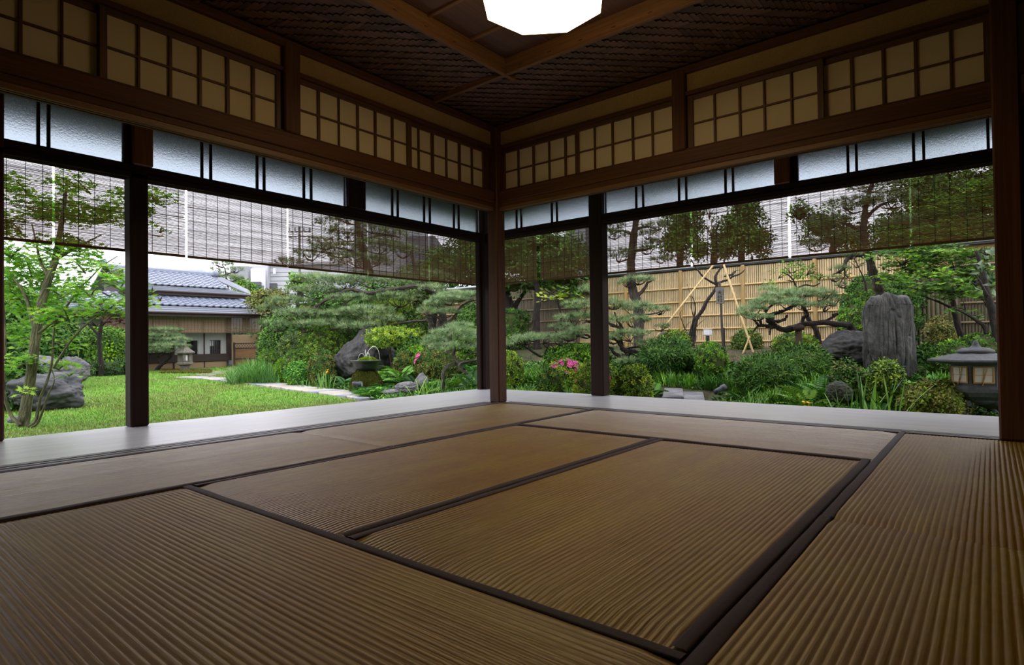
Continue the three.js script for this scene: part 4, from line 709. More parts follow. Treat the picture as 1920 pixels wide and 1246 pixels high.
pine('low many-stemmed dwarf pine on the mossy slope', [
  [T(9.4, [1026, 672], [1012, 667], [1000, 660], [988, 652], [976, 645], [968, 638]), [0.04, 0.035, 0.028, 0.02, 0.012], 'trunk'],
  [T(9.3, [1024, 671], [1022, 660], [1026, 652], [1030, 640]), [0.03, 0.02, 0.012]], [T(9.3, [1036, 668], [1034, 656], [1026, 652], [1016, 642]), [0.025, 0.02, 0.01]],
  [T(9.2, [1060, 660], [1048, 661], [1040, 655], [1034, 646]), [0.03, 0.02, 0.01]], [T(9.2, [1050, 661], [1058, 652], [1062, 642]), [0.02, 0.014, 0.01]], [T(9.4, [1000, 660], [992, 650], [994, 640]), [0.02, 0.01]],
], [E(984, 636, 9.4, 24, 9), E(972, 640, 9.3, 14, 6), E(1020, 634, 9.4, 24, 8), E(1050, 638, 9.3, 20, 9), E(1000, 632, 9.6, 16, 7), E(1064, 632, 9.4, 16, 8)], { size: 0.9, dens: 1.1, pal: 'pineLight', bark: MAT.barkDark });
pine('layered pine spreading on both sides of the outer post', [
  [T(8.8, [1198, 668], [1186, 660], [1172, 658], [1164, 648], [1155, 636], [1143, 634]), [0.07, 0.075, 0.06, 0.045, 0.03], 'trunk'],
  [T(8.8, [1182, 668], [1164, 668], [1150, 660], [1146, 654]), [0.05, 0.05, 0.04, 0.03]],
  [T(9.0, [1166, 648], [1164, 632], [1166, 614], [1158, 600], [1152, 585]), [0.05, 0.04, 0.03, 0.02]],
  [T(9.0, [1150, 655], [1120, 640], [1100, 628], [1080, 630]), [0.04, 0.03, 0.02]], [T(9.0, [1165, 616], [1140, 605], [1110, 600], [1092, 606]), [0.035, 0.025, 0.015]],
  [T(8.9, [1170, 655], [1195, 650], [1215, 655], [1226, 645]), [0.03, 0.02, 0.012]], [T(9.0, [1160, 598], [1190, 590], [1225, 588], [1245, 582]), [0.03, 0.02, 0.01]],
], [E(1072, 598, 9.2, 32, 12), E(1092, 575, 9.2, 40, 14), E(1110, 545, 9.3, 26, 12), E(1054, 615, 9.1, 24, 10), E(1100, 622, 9, 42, 11), E(1068, 630, 9.0, 30, 8), E(1150, 570, 9.2, 26, 9), E(1192, 578, 9.2, 42, 13), E(1155, 602, 8.9, 26, 10), E(1192, 602, 9.0, 30, 11), E(1236, 582, 9.2, 22, 7), E(1182, 628, 8.8, 40, 11), E(1150, 636, 8.8, 20, 8), E(1214, 645, 8.7, 26, 9), E(1240, 614, 9.1, 18, 6), E(1112, 595, 9.3, 36, 9), E(1180, 678, 8.5, 24, 7)], { size: 0.95, dens: 1.0, pal: 'pine', bark: MAT.barkDark, knob: 0.8 });
pine('tall straight pine trunk at the bamboo fence with one low tuft', [
  [T(11.6, [1196, 572], [1188, 548], [1184, 525], [1183, 500], [1186, 460], [1192, 420], [1196, 380], [1192, 340]), [0.17, 0.15, 0.145, 0.14, 0.12, 0.1, 0.07], 'trunk'],
  [T(11.6, [1192, 556], [1202, 548], [1210, 538], [1214, 530], [1222, 526]), [0.06, 0.055, 0.045, 0.025]],
  [T(11.6, [1188, 440], [1165, 432], [1145, 440]), [0.06, 0.035, 0.02]], [T(11.6, [1190, 430], [1215, 425], [1235, 432]), [0.06, 0.03, 0.02]], [T(11.6, [1186, 470], [1210, 468], [1228, 460]), [0.05, 0.025]], [T(11.6, [1192, 400], [1170, 385], [1150, 388]), [0.05, 0.02]],
], [E(1196, 526, 11.5, 32, 7), E(1175, 532, 11.5, 16, 5), E(1152, 440, 11.6, 28, 8), E(1150, 425, 11.6, 22, 7), E(1230, 424, 11.6, 26, 7), E(1214, 440, 11.6, 20, 8), E(1225, 455, 11.6, 24, 6), E(1212, 468, 11.5, 22, 8), E(1160, 478, 11.6, 34, 12), E(1150, 388, 11.6, 30, 10), E(1220, 392, 11.6, 34, 10), E(1190, 360, 11.6, 44, 14), E(1240, 488, 11.6, 22, 5)], { size: 1.2, dens: 0.95, pal: 'pine', bark: MAT.barkPine, knob: 0.5 });
const propped = pine('old pine with a long level trunk resting on a wooden prop', [
  [T(8.1, [1598, 618, 0.15], [1588, 609, 0.1], [1570, 608], [1550, 605], [1530, 606], [1510, 607], [1494, 612], [1478, 617], [1462, 616], [1448, 606], [1440, 598]), [0.085, 0.08, 0.072, 0.07, 0.068, 0.065, 0.06, 0.055], 'trunk'],
  [T(8.1, [1456, 613], [1440, 611], [1428, 610], [1420, 612], [1412, 622]), [0.05, 0.04, 0.03, 0.015]],
  [T(8.1, [1448, 608], [1446, 596], [1440, 594], [1452, 588], [1470, 582], [1490, 572], [1508, 568]), [0.05, 0.06, 0.05, 0.04, 0.03, 0.02]],
  [T(8.0, [1444, 600], [1460, 602], [1472, 598], [1476, 590]), [0.04, 0.035, 0.02]],
  [T(8.1, [1422, 610], [1414, 600], [1404, 596]), [0.03, 0.02, 0.01]], [T(8.1, [1428, 610], [1426, 600], [1432, 592], [1424, 588]), [0.03, 0.02, 0.012]],
  [T(8.2, [1504, 606], [1506, 596], [1515, 588], [1508, 580]), [0.05, 0.04, 0.02]], [T(8.1, [1536, 606], [1550, 600], [1562, 594], [1570, 588], [1560, 590]), [0.03, 0.03, 0.02]],
  [T(8.0, [1446, 612], [1444, 620], [1443, 628]), [0.03, 0.022, 0.012]], [T(8.1, [1440, 596], [1436, 584], [1444, 574], [1460, 566]), [0.04, 0.03, 0.015]],
], [E(1410, 582, 8.1, 30, 10), E(1434, 568, 8.1, 32, 10), E(1398, 590, 8.0, 18, 6), E(1462, 556, 8.1, 36, 11), E(1444, 545, 8.2, 22, 7), E(1500, 552, 8.1, 40, 11), E(1535, 552, 8.2, 32, 11), E(1560, 562, 8.2, 20, 10), E(1545, 574, 8.1, 22, 9), E(1480, 570, 7.9, 34, 9), E(1510, 574, 8.0, 24, 7), E(1425, 596, 7.9, 24, 5)], { size: 0.85, dens: 1.2, pal: 'pineLight', bark: MAT.barkDark, knob: 0.9 });
pine('leaning pine with scaly trunk behind the standing rock', [
  [T(8.0, [1660, 566], [1650, 548], [1641, 525], [1634, 500], [1626, 470], [1620, 440], [1622, 400], [1630, 360], [1640, 330]), [0.10, 0.095, 0.085, 0.08, 0.075, 0.07, 0.055, 0.04], 'trunk'],
  [T(7.9, [1626, 472], [1612, 478], [1596, 480], [1586, 490], [1582, 503], [1572, 510], [1562, 514]), [0.05, 0.045, 0.04, 0.035, 0.025, 0.015]],
  [T(7.9, [1583, 502], [1584, 516], [1578, 526], [1570, 540]), [0.02, 0.014, 0.007]],
  [T(8.0, [1620, 440], [1590, 420], [1560, 415]), [0.05, 0.03, 0.015]], [T(8.0, [1622, 410], [1650, 385], [1680, 375]), [0.05, 0.03, 0.015]],
], [E(1576, 505, 7.9, 18, 6), E(1566, 522, 7.9, 14, 5), E(1596, 478, 7.9, 20, 7), E(1580, 535, 7.9, 12, 4), E(1550, 420, 8, 46, 16), E(1600, 385, 8, 50, 14), E(1670, 375, 8, 50, 14), E(1640, 345, 8, 60, 14), E(1575, 445, 8, 36, 12), E(1690, 420, 8, 40, 13), E(1530, 460, 8.2, 30, 10)], { size: 0.9, dens: 1.0, bark: MAT.barkPine, knob: 0.6 });
pine('small grey-green pine tuft on the slope by the corner post', [[T(9.6, [962, 660], [960, 652], [956, 644]), [0.03, 0.02, 0.01]]], [E(960, 644, 9.6, 18, 9), E(948, 650, 9.6, 14, 8)], { size: 0.9, pal: 'pineLight' });

// ---- maples and broad-leaved trees
leafTree('maple_tree', 'tall slender green maple with many stems at the left edge', [
  [T(6.8, [43, 806], [46, 780], [52, 740], [60, 690], [66, 640], [72, 600], [80, 560], [92, 520], [104, 485], [110, 450], [118, 400], [126, 340]), [0.115, 0.10, 0.09, 0.085, 0.08, 0.078, 0.07, 0.06, 0.05, 0.04, 0.02], 'trunk'],
  [T(6.7, [38, 797], [22, 780], [12, 755], [8, 720], [9, 690], [10, 640], [9, 600], [6, 560]), [0.035, 0.028, 0.022, 0.02, 0.018, 0.014]],
  [T(6.7, [54, 800], [66, 790], [71, 770], [76, 745], [88, 715], [97, 680], [100, 640], [103, 600], [104, 588]), [0.035, 0.03, 0.024, 0.02, 0.017, 0.012]], [T(6.7, [56, 803], [70, 792], [80, 770], [90, 740], [102, 712], [96, 690]), [0.03, 0.024, 0.017, 0.012, 0.01]],
  [T(6.8, [66, 610], [58, 590], [52, 565], [40, 540], [24, 520]), [0.05, 0.035, 0.025, 0.014]], [T(6.7, [74, 624], [90, 610], [110, 596], [124, 575], [150, 540], [170, 520]), [0.03, 0.024, 0.02, 0.012]],
  [T(6.6, [100, 690], [118, 660], [140, 630], [165, 605], [195, 585], [230, 560]), [0.02, 0.017, 0.014, 0.008]], [T(6.8, [110, 560], [130, 550], [160, 530], [190, 500], [220, 480]), [0.02, 0.015, 0.008]], [T(6.8, [104, 485], [130, 470], [160, 455], [190, 440]), [0.03, 0.018, 0.01]], [T(6.8, [92, 520], [76, 490], [68, 455], [60, 420]), [0.035, 0.02, 0.01]],
], [E(60, 500, 7.1, 62, 38), E(110, 470, 6.9, 62, 30), E(50, 560, 7.2, 56, 34), E(115, 540, 7.1, 60, 32), E(160, 500, 6.8, 50, 24), E(170, 545, 6.6, 52, 24), E(225, 530, 6.5, 46, 20), E(255, 560, 6.4, 44, 22), E(130, 590, 6.6, 56, 24), E(200, 590, 6.5, 50, 18), E(60, 625, 7.2, 56, 26), E(125, 640, 6.9, 40, 16), E(30, 680, 6.6, 34, 22), E(110, 685, 6.9, 34, 14), E(40, 420, 6.9, 60, 30), E(120, 400, 7, 70, 30), E(190, 400, 7, 60, 26), E(60, 360, 7, 80, 26), E(170, 350, 7, 80, 26), E(250, 400, 6.9, 50, 22), E(300, 430, 6.9, 30, 12), E(290, 370, 7, 45, 16), E(285, 545, 6.3, 22, 12), E(300, 560, 6.2, 16, 6), E(275, 570, 6.3, 22, 8), E(20, 470, 6.8, 40, 24), E(20, 530, 7.1, 36, 30), E(150, 465, 6.9, 46, 14), E(210, 505, 6.7, 40, 16), E(190, 560, 6.5, 46, 14), E(95, 590, 7.2, 40, 16), E(40, 735, 6.4, 20, 10), E(130, 700, 6.3, 20, 8)],
  { geo: 'maple', size: 1.2, sp: 0.062, dens: 1.5, flat: true, gap: -0.1, gapf: 3.2, pal: 'maple', bark: MAT.barkMaple, knob: 0.12, twigs: 2 });
leafTree('maple_tree', 'dark red maple in front of the tea house roof', [[T(17.5, [190, 690], [186, 640], [190, 600], [185, 570]), [0.12, 0.1, 0.08, 0.04]], [T(17.5, [186, 630], [160, 600], [150, 585]), [0.06, 0.04, 0.02]], [T(17.5, [190, 610], [215, 590], [230, 580]), [0.06, 0.04, 0.02]]], [E(160, 590, 17.5, 30, 14), E(195, 575, 17.5, 38, 18), E(225, 595, 17.3, 26, 16), E(180, 605, 17, 40, 12), E(205, 550, 17.8, 24, 10)], { geo: 'maple', size: 2.6, sp: 0.075, dens: 1, flat: true, pal: 'red' });
leafTree('maple_tree', 'bright feathery maple over the garden at the right', [
  [T(7.6, [1805, 640], [1796, 610], [1790, 585], [1785, 560], [1770, 530], [1745, 500], [1720, 485]), [0.07, 0.06, 0.055, 0.045, 0.03, 0.015], 'trunk'], [T(7.5, [1790, 580], [1770, 570], [1745, 560], [1715, 550]), [0.03, 0.02, 0.01]], [T(7.6, [1785, 560], [1800, 530], [1810, 500]), [0.035, 0.02, 0.01]], [T(7.4, [1760, 520], [1730, 515], [1700, 510]), [0.025, 0.015, 0.008]],
], [E(1650, 475, 7.4, 40, 10), E(1690, 490, 7.4, 50, 13), E(1740, 480, 7.4, 52, 16), E(1680, 520, 7.3, 46, 10), E(1740, 515, 7.3, 54, 12), E(1790, 500, 7.4, 44, 22), E(1800, 550, 7.2, 44, 16), E(1760, 560, 7.2, 34, 8), E(1840, 520, 7.2, 36, 26), E(1850, 565, 7.1, 30, 20), E(1660, 455, 7.7, 40, 12), E(1700, 470, 7.6, 50, 14), E(1770, 470, 7.5, 50, 16), E(1820, 475, 7.4, 46, 16), E(1720, 540, 7.2, 40, 10), E(1775, 535, 7.2, 46, 14), E(1810, 575, 7.1, 40, 14), E(1720, 440, 7.6, 60, 18), E(1800, 430, 7.6, 60, 30), E(1780, 380, 7.7, 70, 24), E(1850, 360, 7.6, 60, 30), E(1835, 590, 7, 26, 8), E(1845, 480, 7.3, 36, 24), E(1850, 540, 7.3, 30, 26), E(1815, 520, 7.3, 36, 20), E(1745, 545, 7.3, 34, 10), E(1715, 500, 7.5, 44, 14)], { geo: 'maple', size: 1.0, sp: 0.062, dens: 1.45, flat: true, gap: -0.12, gapf: 3.5, pal: 'mid', tips: ['maple', 0.4], twigs: 3 });
leafTree('camellia_tree', 'glossy large-leaved tree against the right post', [[T(6.8, [1868, 620], [1862, 590], [1854, 560], [1846, 530], [1840, 500], [1830, 470]), [0.075, 0.07, 0.06, 0.045, 0.025], 'trunk'], [T(6.8, [1850, 625], [1844, 610], [1830, 600], [1815, 590], [1795, 580]), [0.04, 0.03, 0.02]], [T(6.7, [1852, 555], [1838, 530], [1826, 510]), [0.03, 0.015]]], [E(1838, 500, 6.4, 24, 20), E(1850, 470, 6.4, 24, 16), E(1830, 530, 6.3, 14, 12), E(1858, 520, 6.4, 14, 24)], { leaves: true, size: 1.15, sp: 0.062, dens: 1.4, pal: 'grey', gap: -0.4 });
leafTree('maple_tree', 'yellow-green young maple against the shaded fence', [[T(11.6, [1052, 600], [1050, 580], [1046, 565], [1050, 545]), [0.05, 0.04, 0.03, 0.015]]], [E(1050, 555, 11.4, 38, 10), E(1035, 545, 11.5, 24, 9), E(1068, 550, 11.4, 28, 9), E(1052, 535, 11.6, 14, 7), E(1020, 562, 11.3, 24, 6), E(1062, 566, 11.3, 30, 6)], { geo: 'maple', size: 1.6, sp: 0.068, dens: 1, layers: 0.14, flat: true, pal: 'yellow', tips: ['bright', 0.3], gap: -0.2 });
leafTree('broadleaf_tree', 'dark-trunked tree right behind the corner post', [[T(13.8, [958, 595], [954, 575], [950, 555], [945, 530]), [0.26, 0.24, 0.2, 0.14], 'trunk'], [T(13.8, [960, 590], [968, 570], [985, 545]), [0.13, 0.1, 0.06]]], [E(955, 535, 13.6, 50, 22), E(1000, 535, 13.6, 44, 16), E(1020, 500, 13.8, 60, 34), E(960, 480, 13.8, 60, 40), E(1060, 520, 13.6, 60, 22), E(1100, 545, 13.4, 40, 14), E(1040, 460, 14, 60, 34)], { geo: 'broad', size: 2.2, sp: 0.07, dens: 1, pal: 'mid', tips: ['bright', 0.5], core: 0.5, thick: true });
leafTree('ornamental_tree', 'small fresh-leaved tree spreading over the propped pine', [[T(8.9, [1534, 634], [1528, 615], [1516, 598], [1508, 578], [1500, 560], [1494, 540], [1486, 522]), [0.07, 0.065, 0.055, 0.045, 0.03, 0.015], 'trunk'], [T(8.7, [1494, 540], [1510, 534], [1526, 536], [1538, 530]), [0.025, 0.02, 0.012]], [T(8.7, [1488, 525], [1478, 515], [1465, 510]), [0.02, 0.012]]], [E(1482, 506, 8.7, 36, 12), E(1512, 510, 8.6, 32, 11), E(1535, 520, 8.6, 20, 10), E(1460, 518, 8.6, 22, 7), E(1486, 524, 8.5, 22, 7), E(1440, 534, 8.4, 20, 5), E(1500, 494, 8.8, 26, 7)], { geo: 'broad', size: 0.8, sp: 0.075, dens: 1, pal: 'mid', tips: ['bright', 0.3], gap: -0.05, gapf: 5 });
leafTree('maple_tree', 'sparse yellowing tree against the fence left of the leaning pine', [[T(9.2, [1625, 560], [1622, 530], [1612, 505], [1600, 480]), [0.03, 0.025, 0.015, 0.01]]], [E(1606, 495, 9.2, 26, 14), E(1590, 515, 9.2, 20, 10), E(1620, 480, 9.2, 20, 12), E(1600, 525, 9.1, 16, 6)], { geo: 'broad', size: 0.8, sp: 0.085, dens: 0.7, pal: 'olive', tips: ['yellow', 0.2], gap: -0.1, gapf: 5 });
// larger trees beyond, mostly seen through the blinds
const far = (label, u, v, t, cl, o = {}) => leafTree('broadleaf_tree', label, [[[at(u, v, t), at(u + 2, lerp(v, cl[0][1], 0.5), t), at(cl[0][0], cl[0][1] + 8, t)], [M(7, t), M(6, t), M(4, t)], 'trunk']], cl.map((c) => E(c[0], c[1], t, c[2], c[3])), { geo: 'broad', size: t / 9, sp: 0.056, dens: 1, core: 0.5, thick: true, gap: -0.2, girth: 1, ...o, });
far('rounded evergreen above the fence left of the plum tree', 1275, 495, 16.5, [[1278, 425, 46, 42], [1262, 455, 30, 30], [1290, 395, 30, 30], [1310, 470, 30, 22]]);
far('rounded evergreen above the fence right of the plum tree', 1390, 490, 16, [[1392, 430, 54, 46], [1365, 460, 34, 28], [1420, 455, 34, 28], [1395, 390, 34, 24]]);
far('wispy young tree top between the two rounded evergreens', 1338, 490, 16, [[1335, 430, 18, 34], [1330, 400, 16, 22], [1345, 465, 20, 20]], { core: 0, dens: 0.35, pal: 'olive' });
far('broad evergreen beyond the fence behind the leaning pine', 1560, 480, 15, [[1540, 425, 50, 40], [1500, 400, 30, 26], [1600, 440, 50, 40]], { gap: -0.1, dens: 0.6, core: 0.4 });
far('dense green trees closing the view at the right end', 1740, 560, 12, [[1700, 440, 70, 50], [1780, 400, 80, 60], [1850, 450, 60, 60], [1740, 350, 70, 40], [1850, 350, 60, 50], [1790, 500, 60, 30]], { pal: 'mid' });
far('dark evergreen crown behind the blinds left of the corner post', 845, 600, 18, [[850, 500, 60, 44], [880, 470, 46, 44], [820, 500, 40, 34], [900, 520, 40, 40], [790, 520, 50, 26]], { pal: 'dark', tips: ['mid', 0.4] });
far('mottled tree crown above the tiered pine', 812, 610, 16, [[800, 545, 30, 20], [815, 560, 24, 16], [780, 560, 26, 14]], { pal: 'olive', tips: ['mid', 0.5], core: 0.4 });
far('bright round tree in front of the grey apartment wall', 562, 560, 23, [[562, 526, 25, 13], [552, 536, 22, 12], [575, 536, 18, 10]], { pal: 'bright', size: 2.4});
far('olive-brown bush tree beyond the tea house roof corner', 505, 590, 23, [[508, 556, 32, 16], [480, 562, 24, 14], [530, 562, 26, 16], [500, 575, 36, 14]], { pal: 'olive', size: 2.2 });
far('light green tree behind the right end of the upper roof', 462, 570, 31, [[462, 545, 24, 16], [452, 530, 16, 10], [478, 548, 16, 12], [446, 556, 16, 16]], { pal: 'bright', size: 2.4 });
pine('bonsai-like pine behind the ridge of the tea house', [[T(27, [428, 540], [424, 520], [422, 505], [416, 495]), [0.1, 0.08, 0.05, 0.03]], [T(27, [424, 515], [440, 508]), [0.05, 0.03]]], [E(418, 496, 27, 18, 5), E(404, 506, 27, 10, 5), E(440, 506, 27, 14, 5), E(410, 514, 27, 14, 5), E(436, 522, 27, 18, 5)], { size: 2.6, dens: 1.1 });
far('mid-green trees between the gate and the olive bush tree', 535, 640, 21.5, [[530, 606, 36, 22], [560, 600, 34, 24], [505, 612, 24, 16]], { pal: 'mid', tips: ['dark', 0.4] });
far('dark thicket behind the left maple trunk', 20, 690, 15, [[20, 600, 70, 60], [100, 640, 50, 40], [30, 660, 60, 40], [-30, 560, 60, 60]], { pal: 'dark', tips: ['mid', 0.4] });
far('bushy trees filling the gap behind the biggest round shrub', 640, 650, 17.2, [[640, 570, 50, 30], [690, 565, 50, 34], [745, 555, 50, 40], [600, 560, 36, 20], [560, 600, 40, 20]], { pal: 'dark', tips: ['mid', 0.5] });
far('hedge-like trees in shade behind the gate', 470, 640, 27.5, [[470, 630, 40, 12], [440, 633, 24, 10], [505, 625, 26, 16]], { pal: 'dark', tips: ['mid', 0.4], core: 0.4 });
far('wide dark canopy shading the fence right of the corner post', 1006, 590, 12.6, [[985, 490, 60, 34], [1062, 482, 62, 34], [1000, 455, 60, 24], [940, 465, 60, 34]], { pal: 'mid', tips: ['dark', 0.5], core: 0.6, dens: 0.8 });
// bare plum tree
{
  const t = thing('plum_tree', 'bare curving plum tree held by bamboo props', 'tree', null), b = (n, l, r) => part(t, n, limb(l, r.map((q) => q * 0.58), 7, l.length * 6, 0.35, l.length), MAT.barkDark);
  const d = 9.9;
  b('trunk', T(d, [1298, 652], [1297, 640], [1300, 628], [1303, 610], [1306, 598], [1318, 580], [1325, 565], [1336, 550], [1344, 535], [1343, 530]), [0.085, 0.07, 0.062, 0.06, 0.055, 0.05, 0.045, 0.04]);
  b('branch', T(d, [1344, 533], [1330, 526], [1318, 518], [1310, 508], [1302, 498], [1296, 485]), [0.035, 0.028, 0.022, 0.015]);
  b('branch', T(d, [1343, 532], [1342, 518], [1348, 507], [1355, 498], [1360, 480], [1362, 455]), [0.04, 0.035, 0.028, 0.02, 0.012]);
  b('branch', T(d, [1346, 530], [1356, 527], [1365, 524], [1374, 518], [1386, 514], [1394, 508], [1396, 505]), [0.035, 0.03, 0.022, 0.012]);
  b('branch', T(d, [1366, 522], [1370, 515], [1378, 508], [1388, 506]), [0.018, 0.012, 0.006]); b('branch', T(d, [1358, 518], [1366, 516], [1374, 514], [1380, 508]), [0.02, 0.03, 0.012]);
  b('branch', T(d, [1293, 640], [1294, 624], [1300, 600], [1304, 580], [1302, 566], [1297, 554]), [0.03, 0.025, 0.018, 0.01]); b('branch', T(d, [1300, 592], [1296, 575], [1296, 560], [1292, 545], [1288, 532]), [0.014, 0.01, 0.005]);
  b('branch', T(d, [1292, 645], [1288, 630], [1282, 610], [1275, 588], [1278, 582]), [0.025, 0.018, 0.012, 0.006]); b('branch', T(d, [1290, 630], [1286, 614], [1290, 606], [1296, 602]), [0.012, 0.008, 0.005]); b('branch', T(d, [1306, 612], [1314, 604], [1322, 598]), [0.01, 0.005]);
}
// ---------------------------------------------------------------- stones
const rockTex = (a, b, s) => tex(512, 512, (u, v) => { const p = pnoise(u * 5, v * 5, 5, 5, s), q = pnoise(u * 22, v * 22, 22, 22, s + 1), f = pnoise(u * 120, v * 120, 120, 120, s + 2), k = clamp(0.25 + 0.5 * p + 0.35 * (q - 0.5) + 0.35 * (f - 0.5), 0, 1); return [0, 1, 2].map((i) => lerp(a[i], b[i], k)); }, true, [0.9, 0.9]);
const stone = (a, b, s, bs = 0.012, o = {}) => { const t = rockTex(a, b, s); return std({ map: t, bumpMap: t, bumpScale: bs, roughness: 0.85, ...o }); };
MAT.rockDark = stone([0.13, 0.135, 0.145], [0.33, 0.335, 0.345], 71, 0.02, { roughness: 0.6 });
MAT.rockBlack = stone([0.12, 0.12, 0.12], [0.34, 0.335, 0.325], 74, 0.03);
{ const t = rockTex([0.09, 0.09, 0.09], [0.40, 0.395, 0.38], 105); t.repeat.set(3.2, 0.75); MAT.rockStand = std({ map: t, bumpMap: t, bumpScale: 0.03, roughness: 0.85 }); }
MAT.rockGrey = stone([0.30, 0.30, 0.31], [0.56, 0.555, 0.56], 77, 0.015);
MAT.granite = stone([0.26, 0.26, 0.27], [0.58, 0.58, 0.59], 80, 0.004);
MAT.lanternStone = stone([0.34, 0.33, 0.29], [0.60, 0.585, 0.52], 83, 0.006);
MAT.lanternDark = stone([0.15, 0.16, 0.17], [0.36, 0.37, 0.38], 86, 0.006, { roughness: 0.75 });
MAT.mossy = stone([0.20, 0.22, 0.06], [0.42, 0.44, 0.14], 89, 0.03, { roughness: 1 });
MAT.mossStone = stone([0.12, 0.14, 0.09], [0.29, 0.31, 0.24], 97, 0.02);
MAT.pathStone = stone([0.55, 0.53, 0.49], [0.78, 0.755, 0.70], 92, 0.004);
MAT.pathGrey = stone([0.42, 0.44, 0.47], [0.66, 0.68, 0.72], 95, 0.004);
const ridge = (v, f, s) => { let a = 0.5, q = 0; for (let i = 0; i < 4; i++) { q += a * (1 - Math.abs(noise3(v.x * f + s, v.y * f, v.z * f - s)) * 2); f *= 2.1; a *= 0.5; } return q; };
function rock(label, u, v, t, ru, rv, mat, seed, f, det = 26) {
  const c = at(u, v, t), g = blob(V(0, 0, 0), M(ru, t), M(rv, t), M(ru, t) * 0.85, 0, 1, seed, det, f ?? ((p) => p.multiplyScalar(1 + 0.26 * ridge(p, 1.1, seed) + 0.07 * ridge(p, 4.3, seed + 3) + 0.03 * fbm(p.x * 14, p.y * 14, p.z * 14 + seed, 3) - 0.12)));
  const gy = ground(c.x, c.z); g.translate(0, c.y - gy, 0);
  const m = struct('rock', label, 'rock', g, mat, V(c.x, gy, c.z)); delete m.userData.kind; m.userData.group = GROUPS.rock; return m;
}
const wave = (seed, flow) => (p) => { const s = Math.sin(p.y * 5 + p.x * 3.5 + 2 * noise3(p.x * 1.5 + seed, p.y * 1.5, p.z * 1.5)); return V(p.x * (1 + 0.05 * s), p.y * (1 + 0.04 * s), p.z * (1 + 0.05 * s)).multiplyScalar(1 + flow * fbm(p.x * 1.6 + seed, p.y * 1.6, p.z * 1.6, 4)); };
rock('big black furrowed rock on the lawn behind the maple', 88, 738, 8.6, 58, 36, MAT.rockDark, 3, wave(3, 0.45));
rock('grey rock with curved grain behind the black rock', 136, 694, 12.5, 26, 26, MAT.rockGrey, 8);
rock('low grey rock behind the maple stems at the left edge', 62, 690, 11, 44, 24, MAT.rockGrey, 9);
rock('small round pale stone at the foot of the maple', 27, 786, 6.9, 11, 7, MAT.rockGrey, 12, null, 16);
rock('conical dark rock behind the fountain basin', 688, 672, 13.2, 62, 58, MAT.rockBlack, 15, (p) => { const k = p.y > 0 ? 1 - 0.62 * p.y : 1; return V((p.x + 0.12 * Math.max(0, p.y)) * k, p.y * 0.96, p.z * k).multiplyScalar(1 + 0.2 * ridge(p, 1.4, 2) + 0.09 * ridge(p, 4.5, 6) - 0.1); }, 40);
rock('jagged violet-grey rock at the veranda edge beside the basin', 763, 727, 10, 24, 12, MAT.rockGrey, 18);
rock('flat violet-grey rock lying left of the jagged rock', 738, 735, 9.9, 26, 6, MAT.rockGrey, 19);
rock('upright pointed grey stone behind the iris clump', 791, 716, 10.2, 15, 18, MAT.rockGrey, 22, (p) => { const k = p.y > 0 ? 1 - 0.5 * p.y : 1; return V(p.x * k, p.y, p.z * k).multiplyScalar(1 + 0.15 * ridge(p, 1.3, 5) - 0.06); }, 18);
// the standing stone: blocky, cut by ledges and upright furrows
const interp = (a, y) => { for (let i = 0; i < a.length - 1; i++) if (y <= a[i + 1][0]) return lerp(a[i][1], a[i + 1][1], sstep(0, 1, (y - a[i][0]) / (a[i + 1][0] - a[i][0]))); return a[a.length - 1][1]; };
rock('tall blocky standing rock with upright furrows and ledges', 1666, 637, 7.0, 51, 82, MAT.rockStand, 25, (p) => {
  const m = Math.pow(Math.pow(Math.abs(p.x), 7) + Math.pow(Math.abs(p.y), 13) + Math.pow(Math.abs(p.z), 9), -1 / 10), q = p.clone().multiplyScalar(m);
  // the camera looks along +x here, so the silhouette runs along z
  const yl = (q.y + 1) / 2, L = interp([[0, 0.84], [0.25, 0.98], [0.55, 1.0], [0.80, 0.99], [0.91, 0.90], [1, 0.70]], yl), Rr = interp([[0, 0.98], [0.2, 1.05], [0.5, 1.0], [0.88, 1.0], [0.95, 0.98], [1, 0.92]], yl);
  const ang = Math.atan2(q.z, q.x), n1 = noise3(ang * 4.2, q.y * 0.7 + 3, 4), n2 = noise3(ang * 11, q.y * 1.6, 8), wob = 0.10 * noise3(ang * 2.1, q.y * 1.3, 2) + 0.05 * noise3(ang * 7, q.y * 3, 5);
  let fur = -0.085 * Math.pow(1 - Math.abs(n1), 5) - 0.05 * Math.pow(1 - Math.abs(n2), 4);
  for (const [h, d] of [[0.55, 0.05], [0.06, 0.07], [-0.45, 0.05]]) { const e = q.y - h - wob * 2.2; fur -= d * Math.exp(-e * e / 0.0009) * sstep(-0.15, 0.35, noise3(ang * 2.4, h * 9, 1)); } fur += 0.05 * noise3(ang * 1.4 + 5, q.y * 2.2, 3);
  const k = 0.93 + fur + 0.07 * fbm(q.x * 3.5, q.y * 3.5, q.z * 3.5, 5);
  return V(q.x * k * 0.8, q.y + (q.y > 0.8 ? -0.10 * sstep(-0.2, 1, q.z) - 0.05 * sstep(0.2, -1, q.z) + 0.05 * noise3(q.z * 3, 1, q.x * 3) : 0), q.z * k * (q.z > 0 ? Rr : L));
}, 72);
rock('broad low rock joined to the left of the standing rock', 1598, 662, 7.7, 62, 42, MAT.rockBlack, 28);
rock('flat-topped dark slab rock at the foot of the plum tree', 1270, 634, 11.2, 40, 22, MAT.rockDark, 31, (p) => { p.y = Math.min(p.y, 0.55); return p.multiplyScalar(1 + 0.1 * ridge(p, 1, 7) - 0.05); });
rock('round mossy grey stone between ferns at the veranda edge', 1573, 736, 6.0, 25, 20, MAT.mossStone, 34);
